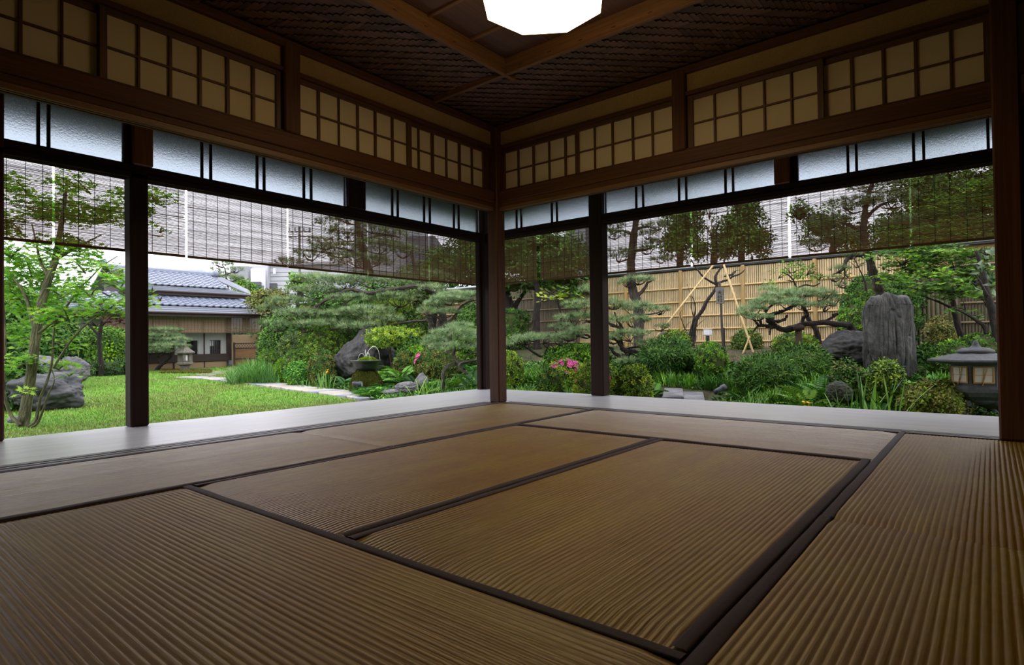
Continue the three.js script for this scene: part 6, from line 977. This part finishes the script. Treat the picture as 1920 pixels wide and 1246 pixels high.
// ---------------------------------------------------------------- the tea house
MAT.tile = std({ color: col('#8d96a6'), roughness: 0.42, map: speck }); MAT.shingle = std({ color: col('#767d88'), roughness: 0.55, map: speck });
MAT.houseWall = std({ color: col('#b7b9b6'), roughness: 0.9, map: speck }); MAT.houseWood = wood('#3a2a22', 0.6); MAT.mudWall = std({ color: col('#a08a66'), roughness: 0.9, map: speck });
{
  const t = thing('tea_house', 'tea house with two tiers of grey tiled roof beyond the lawn', 'house', null);
  const FZ = -20.6, X1 = 7.42, XL = 1.3;
  part(t, 'wall', span(XL, X1, 0.95, 2.2, FZ - 0.12, FZ, 0), MAT.houseWall, 'dark upper wall behind the blinds');
  for (const [a, b, y0, y1] of [[5.3, 5.74, 0.16, 0.97], [6.16, 6.6, 0.16, 0.97], [7.02, 7.25, 0.16, 0.97]]) part(t, 'wall_panel', span(a, b, y0, y1, FZ - 0.1, FZ - 0.02, 0.004), MAT.houseWall);
  part(t, 'wall_panel', span(5.74, 6.16, 0.69, 0.97, FZ - 0.1, FZ - 0.02, 0.004), MAT.houseWall); part(t, 'wall_panel', span(6.6, 7.02, 0.70, 0.97, FZ - 0.1, FZ - 0.02, 0.004), MAT.houseWall);
  for (const [a, b] of [[5.24, 5.30], [6.36, 6.40], [7.24, 7.44]]) part(t, 'post', span(a, b, -0.42, 2.0, FZ - 0.1, FZ + 0.02, 0.008), MAT.houseWood);
  const dark = std({ color: col('#1d1a18'), roughness: 0.8 });
  part(t, 'dark_opening', span(5.74, 6.16, 0.16, 0.69, FZ - 0.5, FZ - 0.45, 0), dark);
  const w = new THREE.Group(); w.name = 'lattice_window'; t.add(w); part(w, 'pane', span(6.6, 7.02, 0.16, 0.7, FZ - 0.09, FZ - 0.08, 0), std({ color: col('#2c3034'), roughness: 0.15 })); part(w, 'paper', span(6.62, 6.76, 0.46, 0.68, FZ - 0.075, FZ - 0.07, 0), std({ color: col('#cfd3d6'), roughness: 0.9 })); for (const x of [6.605, 6.69, 6.77, 6.86, 6.95, 7.01]) part(w, 'muntin', span(x - 0.012, x + 0.012, 0.16, 0.7, FZ - 0.07, FZ - 0.05, 0.002), MAT.houseWood); for (const y of [0.17, 0.32, 0.46, 0.69]) part(w, 'muntin', span(6.6, 7.02, y - 0.012, y + 0.012, FZ - 0.07, FZ - 0.05, 0.002), MAT.houseWood);
  part(t, 'base_board', span(XL, 7.42, -0.13, 0.16, FZ - 0.08, FZ + 0.06, 0.01), MAT.houseWood); part(t, 'mud_footing', span(XL, 7.3, -0.42, -0.12, FZ - 0.05, FZ, 0.005), MAT.mudWall); part(t, 'floor_beam', span(XL, 7.4, -0.46, -0.38, FZ, FZ + 0.12, 0.01), MAT.houseWood); part(t, 'corner_stone', span(7.28, 7.42, -0.42, -0.12, FZ + 0.02, FZ + 0.14, 0.015), MAT.granite);
  part(t, 'inner_wall', span(XL, X1, -0.42, 2.4, FZ - 2.2, FZ - 2.1, 0), dark);
  // eaves: shingled skirt, then pan-and-cover tiles
  const roofTier = (x0, x1, hip, yE, zE, yM, zM, yR, zR, xr1, nrow, ncol) => {
    part(t, 'eave_board', span(x0, x1 - 0.05, yE - 0.17, yE - 0.04, zE - 0.15, zE - 0.03, 0.01), MAT.houseWood); part(t, 'gutter', rod(V(x0, yE - 0.04, zE + 0.03), V(x1, yE - 0.04, zE + 0.03), 0.03, 7), MAT.houseWood);
    const rows = 3; for (let i = 0; i < rows; i++) { const a = i / rows, b = (i + 1) / rows; part(t, 'shingle_course', slab([V(x0, lerp(yE, yM, a) + 0.015, lerp(zE, zM, a)), V(x1 - hip * a, lerp(yE, yM, a) + 0.015, lerp(zE, zM, a)), V(x1 - hip * b, lerp(yE, yM, b), lerp(zE, zM, b) - 0.04), V(x0, lerp(yE, yM, b), lerp(zE, zM, b) - 0.04)], 0.05), MAT.shingle); }
    // underside
    part(t, 'soffit', slab([V(x0, yE - 0.06, zE), V(x1, yE - 0.06, zE), V(x1 - 0.4, yE + 0.25, zR), V(x0, yE + 0.25, zR)], 0.03), MAT.houseWood);
    // each tile: a shallow S in section, lapping the one below
    const tw = (x1 - hip - x0) / ncol, tl = Math.hypot(yR - yM, zR - zM) / nrow, ang = Math.atan2(yR - yM, zM - zR), P = [], NX = 8;
    const prof = (s) => 0.030 * Math.sin(s * 6.283) + (s > 0.55 ? 0.03 * Math.sin((s - 0.55) / 0.45 * Math.PI) : 0);
    const tg = (() => { const g = new THREE.BufferGeometry(), Q = [], I = []; for (let e = 0; e < 2; e++) for (let i = 0; i <= NX; i++) { const s = i / NX; Q.push((s - 0.5) * tw * 1.04, prof(s) * tw / 0.24 + (e ? 0 : 0.03), e ? -tl * 1.12 : 0); } for (let i = 0; i <= NX; i++) { const s = i / NX; Q.push((s - 0.5) * tw * 1.04, prof(s) * tw / 0.24 - 0.015, 0.0); } for (let i = 0; i < NX; i++) { const a = i, b = i + NX + 1, c = i + 2 * NX + 2; I.push(a, a + 1, b, b, a + 1, b + 1, c, c + 1, a, a, c + 1, a + 1); } g.setAttribute('position', new THREE.Float32BufferAttribute(Q, 3)); g.setIndex(I); const n = g.toNonIndexed(); n.computeVertexNormals(); return uvBox(n, 0); })();
    const mats = [], cols = [], q = new THREE.Quaternion().setFromEuler(new THREE.Euler(ang, 0, 0)), r = rngOf(ncol);
    for (let i = 0; i < nrow; i++) for (let j = 0; j < ncol; j++) { const f = i / nrow, x = x0 + (j + 0.5) * tw; const xm = lerp(x1 - hip, xr1, f); if (x > xm - 0.05) continue; mats.push(new THREE.Matrix4().compose(V(x, lerp(yM, yR, f) + 0.03, lerp(zM, zR, f)), q, V(1, 1, 1))); const k = 0.9 + 0.2 * r(); cols.push(new THREE.Color(k, k, k * 1.01)); }
    mats.filter((m) => m.elements[12] > 3.7).forEach((m) => part(t, 'roof_tile', tg, MAT.tile).applyMatrix4(m));
    const hid = mats.map((m, i) => i).filter((i) => mats[i].elements[12] <= 3.7); inst(t, 'roof_tiles', tg, MAT.tile, hid.map((i) => mats[i]), hid.map((i) => cols[i]), true);
    part(t, 'roof_bed', slab([V(x0, yM - 0.02, zM), V(x1 - hip, yM - 0.02, zM), V(xr1, yR - 0.02, zR), V(x0, yR - 0.02, zR)], 0.06), MAT.houseWood);
  };
  roofTier(0.9, 8.72, 0.35, 1.72, -19.3, 1.95, -19.75, 2.42, -21.0, 7.75, 6, 29);
  part(t, 'hip_ridge', rod(V(8.55, 1.98, -19.7), V(7.6, 2.5, -21.0), 0.06, 7), MAT.tile); part(t, 'side_roof', slab([V(8.72, 1.72, -19.3), V(9.5, 2.2, -21.2), V(7.7, 2.52, -21.2), V(7.75, 2.45, -21.0)], 0.05), MAT.tile);
  part(t, 'clerestory', span(3.7, 7.5, 2.3, 2.62, -21.15, -21.0, 0), MAT.houseWood);
  roofTier(3.5, 8.27, 0.85, 2.58, -20.6, 2.76, -20.75, 3.46, -22.5, 7.55, 8, 17);
  part(t, 'side_roof', slab([V(8.27, 2.58, -20.6), V(8.9, 2.9, -22.0), V(7.95, 3.44, -22.5), V(7.4, 3.4, -22.4)], 0.05), MAT.shingle);
  part(t, 'ridge_cap', span(3.5, 7.65, 3.44, 3.62, -22.62, -22.42, 0.05), MAT.tile); part(t, 'ridge_end', lathe([[0.001, 0.14], [0.1, 0.13], [0.14, 0.05], [0.12, -0.08], [0.001, -0.1]], 14), MAT.tile).position.set(7.66, 3.55, -22.5);
  part(t, 'ridge_end', lathe([[0.001, 0.16], [0.1, 0.15], [0.14, 0.05], [0.12, -0.08], [0.001, -0.1]], 14), MAT.tile).position.set(3.55, 3.62, -22.5); part(t, 'gable_wall', span(3.6, 3.75, 2.3, 3.3, -22.6, -21, 0), MAT.houseWood); part(t, 'back_roof', slab([V(3.5, 3.46, -22.5), V(7.55, 3.46, -22.5), V(7.9, 2.5, -24.4), V(3.5, 2.5, -24.4)], 0.06), MAT.tile);
}
for (const [i, [a, b]] of [[2.75, 3.5], [3.52, 4.32], [4.34, 5.17], [5.19, 6.03], [6.05, 6.88], [6.9, 7.74], [7.76, 8.58]].entries()) {
  const t = thing('reed_blind', ['blind of the tea house hidden by the lawn post', 'tea house blind just right of the lawn post', 'tea house blind above the cloud-clipped pine', 'tea house blind above the far lantern', 'tea house blind over the lattice window', 'tea house blind over the gate side post', 'rightmost tea house blind below the roof corner'][i], 'blind', null), mats = [], cols = [], r = rngOf(300 + i), g0 = new THREE.CylinderGeometry(0.006, 0.006, 1, 4, 1, true); g0.rotateZ(Math.PI / 2);
  for (let y = 0.99; y < 1.62; y += 0.0135) { const k = 0.8 + 0.4 * r(); mats.push(new THREE.Matrix4().compose(V((a + b) / 2, y, -19.9), new THREE.Quaternion().setFromEuler(new THREE.Euler(0, 0, (r() - 0.5) * 0.004)), V(b - a, 1, 1))); cols.push(new THREE.Color(k, k, k)); }
  inst(t, 'reeds', g0, i > 4 ? MAT.reedFar2 ?? (MAT.reedFar2 = std({ color: col('#94806a'), roughness: 0.8 })) : MAT.reedFar ?? (MAT.reedFar = std({ color: col('#b39c82'), roughness: 0.8 })), mats, cols, true);
  part(t, 'bottom_batten', span(a, b, 0.97, 0.99, -19.915, -19.885, 0.003), MAT.reedEdge); part(t, 'head_batten', span(a, b, 1.61, 1.63, -19.915, -19.885, 0.003), MAT.reedEdge);
  for (let x = a + 0.06; x < b; x += 0.12) part(t, 'cord', span(x - 0.003, x + 0.003, 0.98, 1.62, -19.91, -19.89, 0.0005), MAT.reedEdge);
}
// bamboo gate panel beside the tea house
{
  const t = thing('garden_gate', 'low brown bamboo gate panel with a lattice top beside the tea house', 'gate', null), z = -20.4;
  for (const x of [7.46, 8.52]) part(t, 'post', span(x - 0.03, x + 0.03, -0.42, 0.6, z - 0.03, z + 0.03, 0.008), MAT.houseWood);
  for (const y of [0.56, 0.37, -0.06, -0.36]) part(t, 'rail', span(7.46, 8.52, y - 0.02, y + 0.02, z - 0.02, z + 0.025, 0.005), MAT.houseWood);
  part(t, 'panel', span(7.49, 8.49, -0.36, 0.37, z - 0.012, z, 0.003), wood('#8a6a44', 0.8));
  for (let i = 0; i < 9; i++) { const x = 7.5 + i * 0.11; part(t, 'lattice', rod(V(x, 0.38, z), V(x + 0.13, 0.55, z), 0.008, 5), MAT.houseWood); part(t, 'lattice', rod(V(x + 0.13, 0.38, z + 0.01), V(x, 0.55, z + 0.01), 0.008, 5), MAT.houseWood); }
}
struct('wall_garden', 'low tan garden wall beyond the gate', 'wall', span(8.6, 14, -0.45, 0.95, -23.2, -23, 0.01), MAT.mudWall);
// ---------------------------------------------------------------- buildings beyond
{
  const conc = std({ color: col('#a3a6ab'), roughness: 0.9, map: speck }), white = std({ color: col('#e2e5ea'), roughness: 0.7 }), grey = std({ color: col('#5d5f64'), roughness: 0.8 }), pan = std({ color: col('#bfc2c6'), roughness: 0.8 }), glass = std({ color: col('#3d4650'), roughness: 0.1 });
  const mk = (label, list, t0) => { const t = thing('apartment_building', label, 'building', null); const fr = at(600, 520, t0), ry = -0.8867 + 0.0; t.position.set(fr.x, 0, fr.z); t.rotation.y = ry; for (const [n, u0, u1, v0, v1, d, dep, m] of list) { const X = (u) => (u - 600) * (t0 - d) / FOCAL, Y = (v) => CAMP.y + (639 - v) * (t0 - d) / FOCAL; part(t, n, span(X(u0), X(u1), v1 >= 560 ? -1.05 : Y(v1), Y(v0), d - dep, d, 0.02), m); } return t; };
  mk('grey apartment block with white stair panels behind the trees', [
    ['wall', 436, 470, 492, 640, 0.5, 6, conc], ['wall', 470, 502, 491, 640, 0, 6, pan], ['white_panel', 475, 500, 497, 530, 0.6, 0.2, white], ['stair_side', 467, 495, 522, 543, 0.9, 0.3, grey], ['wall', 502, 640, 490, 640, -0.5, 6, pan], ['painted_recess_shade', 502, 516, 525, 545, -0.3, 0.3, grey], ['downpipe', 501, 503, 497, 545, 0.7, 0.1, white], ['bracket', 512, 516, 497, 508, 0, 0.2, white], ['parapet', 502, 640, 486, 491, -0.2, 6.3, white],  // the grey recess slab stands proud of the wall, its shade only colour
    ...[0, 1, 2, 3, 4, 5].map((i) => ['siding_course', 503, 640, 498 + i * 8, 505 + i * 8, -0.42, 0.1, pan]), ['roof_frame', 384, 436, 505, 508, 1, 0.3, white], ['roof_frame', 384, 386, 505, 520, 1, 0.3, white], ['roof_frame', 426, 429, 500, 525, 1, 0.3, white], ['wall', 640, 760, 400, 640, -3, 6, conc], ['gable_wall', 745, 800, 440, 640, -2, 6, grey],
  ], 42);
  mk('long low pale roof behind the tea house ridge', [['fascia', 270, 380, 498, 503, 0, 4, std({ color: col('#b4bdbd'), roughness: 0.6 })], ['wall', 270, 395, 503, 640, -0.3, 4, white], ['roof_edge', 350, 430, 503, 506, 0.5, 2, conc]], 46);
  mk('grey-tiled house roof glimpsed behind the maple at the left', [['roof', 140, 172, 570, 580, 0, 2, MAT.tile], ['wall', 120, 235, 580, 660, -0.4, 2, MAT.mudWall], ['roof', 196, 240, 505, 520, -1, 2, MAT.tile], ['wall', 200, 240, 520, 590, -1.4, 2, MAT.houseWood]], 24);
  mk('dark building edge seen through the blind beside the corner post', [['wall', 1068, 1100, 380, 560, 0, 4, conc], ['wall', 1100, 1112, 380, 560, -1, 4, white]], 60);
}
// utility pole beyond
{ const p = at(562, 520, 40), t = thing('utility_pole', 'far utility pole with crossarms seen through the reed blind', 'pole', V(p.x, -0.9, p.z)), H = at(562, 425, 40).y + 0.9; part(t, 'pole', rod(V(0, 0, 0), V(0, H, 0), 0.08, 8), MAT.rockGrey); for (const k of [0.965, 0.93]) { const a = part(t, 'crossarm', bx(1.6, 0.07, 0.07, 0, H * k, 0, 0.01), MAT.rockGrey); a.rotation.y = -0.8867; } for (const x of [-0.7, -0.3, 0.3, 0.7]) part(t, 'insulator', lathe([[0.001, 0.25], [0.07, 0.22], [0.05, 0.12], [0.08, 0.1], [0.05, 0], [0.001, 0]], 8), MAT.lens).position.set(x * 0.63, H * 0.965 + 0.06, x * 0.775 ); }
// ---------------------------------------------------------------- herbs, irises, ferns and the grass itself
const BLADE = std({ color: 0xffffff, roughness: 0.5, side: THREE.DoubleSide, specularIntensity: 0.6 });
function iris(label, u, v, t, n, len, w, o = {}) {
  const c = at(u, v, t), gy = ground(c.x, c.z), q = thing(o.name ?? 'iris_plant', label, 'plant', V(c.x, gy - 0.02, c.z)), r = rngOf(u * 7 + v), k = [0, 1, 2].map((i) => std({ color: pick(o.pal ?? 'grass', r), roughness: 0.5, side: THREE.DoubleSide }));
  for (let i = 0; i < n; i++) { const P = [], a = o.fan ? (r() < 0.5 ? o.fan : o.fan + Math.PI) + (r() - 0.5) * 0.7 : r() * 6.28, sp = o.spread ?? 0.10; bladeTris(P, V((r() - 0.5) * sp * 2, 0, (r() - 0.5) * sp * 2), a, len * (0.65 + 0.5 * r()), w * (0.75 + 0.4 * r()), (o.lean ?? 0.45) * r(), (o.curl ?? 0.7) * r(), 6); part(q, 'leaf', triGeo(P), k[i % 3]); }
  for (const [du, dv, hue] of o.flowers ?? []) { const p = at(u + du, v + dv, t).sub(q.position), st = part(q, 'flower_stalk', rod(V(0, 0, 0), p, 0.004, 5), k[0]); const F = []; for (let j = 0; j < 6; j++) { const m = new THREE.Matrix4().makeRotationFromEuler(new THREE.Euler(j % 2 ? 0.7 : -0.9, j * 1.047, 0, 'YXZ')); m.setPosition(p); leafTris(F, m, 0.06, 0.035, 0.006, 0.02); } part(q, 'flower', triGeo(F), std({ color: hsl(hue, 0.9, 0.5), roughness: 0.6, side: THREE.DoubleSide })); }
  return q;
}
iris('long-bladed iris clump at the veranda edge before the standing rock', 1650, 770, 5.2, 28, 0.60, 0.024, { lean: 0.55, curl: 0.9, spread: 0.16, pal: 'grass' });
iris('thin iris clump left of the mossy round stone', 1592, 768, 5.5, 16, 0.40, 0.014, { lean: 0.5, curl: 0.8, spread: 0.16 });
iris('bright iris clump at the veranda edge beside the violet-grey rocks', 806, 742, 9.2, 46, 0.40, 0.017, { lean: 0.55, curl: 0.9, spread: 0.26, pal: 'bright' });
iris('iris clump with a yellow flower left of the basin', 608, 716, 11.6, 34, 0.42, 0.016, { lean: 0.4, curl: 0.6, spread: 0.15, flowers: [[6, -21, 45]] });
iris('slim iris leaves between the two front azaleas', 1066, 744, 7.1, 22, 0.34, 0.012, { lean: 0.35, curl: 0.6, spread: 0.14, pal: 'bright' });
iris('low iris blades right of the granite slabs', 1338, 757, 6.6, 20, 0.17, 0.011, { lean: 0.7, curl: 0.8, spread: 0.16 });
iris('iris with two yellow flowers below the fern', 1512, 764, 6.0, 10, 0.20, 0.012, { lean: 0.5, curl: 0.6, spread: 0.1, flowers: [[-4, -6, 48], [4, -5, 50]] });
iris('tall reedy blades left of the conifer lobe', 1392, 756, 6.4, 14, 0.2, 0.012, { lean: 0.5, curl: 0.7, spread: 0.12 });
iris('small iris tuft beside the fountain spotlight', 575, 716, 12.2, 20, 0.3, 0.014, { lean: 0.5, curl: 0.8, spread: 0.14 });
// tall grass clump by the gate
{ const r = rngOf(400), t = thing('grass_clump', 'tall loose clump of pale grass on the lawn edge near the gate', 'grass', null), m = [], c = []; for (let i = 0; i < 300; i++) { const u = 478 + (r() - 0.5) * 60 + (r() - 0.5) * 44, tt = 14.2 + (r() - 0.5) * 1.6, p = at(u, 706, tt); p.y = ground(p.x, p.z) - 0.02; const e = 1 - Math.abs(u - 478) / 60; m.push(new THREE.Matrix4().compose(p, orient(V((r() - 0.5) * 0.5, 1, (r() - 0.5) * 0.5).normalize(), r() * 6), V(1, 1, 1).multiplyScalar((0.55 + 0.5 * r()) * (0.55 + 0.5 * e)))); c.push(hsl(90 + r() * 14, 0.38, 0.34 + 0.16 * r())); } inst(t, 'blades', G.reed, BLADE, m, c, true); }
// ferns
function fern(label, u, v, t, s, pal = 'fern', n = 9) { const c = at(u, v, t), gy = ground(c.x, c.z), q = thing('fern', label, 'fern', V(c.x, Math.max(gy - 0.02, c.y - 0.25), c.z)), r = rngOf(u + v * 3), k = std({ color: pick(pal, r), roughness: 0.6, side: THREE.DoubleSide }), k2 = std({ color: pick(pal, r), roughness: 0.6, side: THREE.DoubleSide }); for (let i = 0; i < n; i++) { const f = part(q, 'frond', G.frond, i % 2 ? k : k2); f.rotation.set(-0.9 + 0.8 * r(), i / n * 6.283 + r() * 0.5, (r() - 0.5) * 0.5, 'YXZ'); f.scale.setScalar(s * (0.75 + 0.5 * r())); } return q; }
fern('bright fern with upright fronds before the right conifer lobe', 1510, 742, 6.3, 1.1, 'bright', 11);
fern('fern spreading left of the mossy round stone', 1545, 738, 6.5, 1.0);
fern('fern in the shade below the left conifer lobe', 1395, 742, 6.8, 0.8, 'bright');
fern('pale fern under the left azalea beside the outer post', 1168, 752, 6.4, 0.75);
fern('fern below the dark spreading conifer', 1222, 722, 7.4, 0.8);
fern('fern tuft left of the granite slabs', 1232, 738, 6.9, 0.7);
fern('fern right behind the basin', 752, 690, 11, 1.2);
fern('dense fern between basin and twisted pine', 778, 702, 10.6, 1.1);
fern('fern under the twisted pine by the corner post', 850, 716, 9.4, 1.2, 'bright', 12);
fern('fern at the veranda edge beside the outer corner post', 886, 712, 9.2, 1.2, 'fern', 12);
fern('fern in front of the conical rock', 650, 706, 12, 1.2);
fern('fern under the ball-clipped shrub', 1352, 708, 7.6, 0.8);
fern('fern beside the standing rock foot at the right', 1715, 730, 6.1, 0.9);
// undergrowth nobody could count: low leaves and sedge over the mound
{
  const r = rngOf(500), t = thing('undergrowth', 'low mixed undergrowth of herbs and sedge over the garden mound', 'undergrowth', null); t.userData.kind = 'stuff';
  const herb = [], hc = [], sed = [], sc = [], fe = [], fc = [], grass = [], gc = [];
  for (let i = 0; i < 60000; i++) {
    const z = -16 + 20.5 * r(), e = pathEdge(z), x = e + 0.1 + (8 - e) * Math.pow(r(), 1.1), n = fbm(x * 0.8 + 4, 0.5, z * 0.8, 3), near = (z > -3.2 && x < 4.6) || (z < -3.2 && x - e < 2.6);
    if (z > -0.35 && z < 0.75 && x < 3.5 && x > 2.1) continue;
    const p = V(x, ground(x, z) - 0.01, z), up = V((r() - 0.5) * 0.5, 1, (r() - 0.5) * 0.5).normalize(), s = 0.6 + 0.7 * r();
    const mm = new THREE.Matrix4().compose(p, orient(up, r() * 6.28), V(s, s, s));
    if (!near) { if (n > 0.02 && r() < 0.5) { grass.push(mm); gc.push(hsl(78 + r() * 26, 0.36, 0.20 + 0.12 * r())); } continue; }
    if (n < -0.26) { sed.push(mm); sc.push(pick('grass', r)); } else if (n < 0.2) { if (r() < 0.8) { herb.push(mm); hc.push(pick(r() < 0.6 ? 'mid' : 'fern', r)); } } else if (n < 0.34) { if (r() < 0.22) { fe.push(new THREE.Matrix4().compose(p, orient(V(0, 1, 0), r() * 6), V(1, 1, 1).multiplyScalar(0.35 + 0.3 * r()))); fc.push(pick('fern', r)); } } else { herb.push(mm); hc.push(pick(r() < 0.5 ? 'dark' : 'mid', r)); }
  }
  inst(t, 'herbs', G.broad, LEAF, herb, hc, true); inst(t, 'sedge', G.sedge, BLADE, sed, sc, true); inst(t, 'small_ferns', G.fern, LEAF, fe, fc, true); inst(t, 'mound_grass', G.turf, BLADE, grass.map((m) => m.scale(V(1.3, 1.4, 1.3))), gc, true);
}
// lawn turf: denser near, sparser far
{
  const r = rngOf(600), t = thing('grass', 'short mown grass blades of the lawn', 'grass', null), m = [], c = []; t.userData.kind = 'stuff';
  let n = 0; while (n < 150000) { const d = 4.6 + 20 * Math.pow(r(), 1.7), u = -60 + r() * 900, b = at(u, 640, d), x = b.x, z = b.z; n++; if (z > -1.25 || isGarden(x, z) || z < -20.6 || PATH.some((p) => Math.abs(p.x - x) < 0.33 && Math.abs(p.z - z) < 0.33)) continue; const s = (0.75 + 0.6 * r()) * (1 + d / 22), k = fbm(x * 0.5, 2.2, z * 0.5, 3); m.push(new THREE.Matrix4().compose(V(x, ground(x, z) - 0.004, z), orient(V((r() - 0.5) * 0.4, 1, (r() - 0.5) * 0.4).normalize(), r() * 6.28), V(s * 1.4, s * (0.8 + 0.4 * r()), s * 1.4))); c.push(k > 0.16 && r() < 0.5 ? hsl(64 + 10 * r(), 0.34, 0.36 + 0.1 * r()) : pick('lawn', r)); }
  inst(t, 'blades', G.turf, BLADE, m, c, true);
}
{ // moss ring round the far lantern
  const r = rngOf(620), t = thing('moss', 'ochre moss patch round the foot of the far lantern', 'moss', null), m = [], c = []; t.userData.kind = 'stuff';
  for (let i = 0; i < 5000; i++) { const p = onG(348 + (r() - 0.5) * 90, 698 + (r() - 0.5) * 7, LAWN); m.push(new THREE.Matrix4().compose(V(p.x, LAWN, p.z), orient(V(0, 1, 0), r() * 6), V(3.4, 2.4, 3.4))); c.push(hsl(52 + 22 * r(), 0.45, 0.24 + 0.1 * r())); }
  inst(t, 'cushions', G.tiny, LEAF, m, c, true);
}
renderer.render(scene, camera);
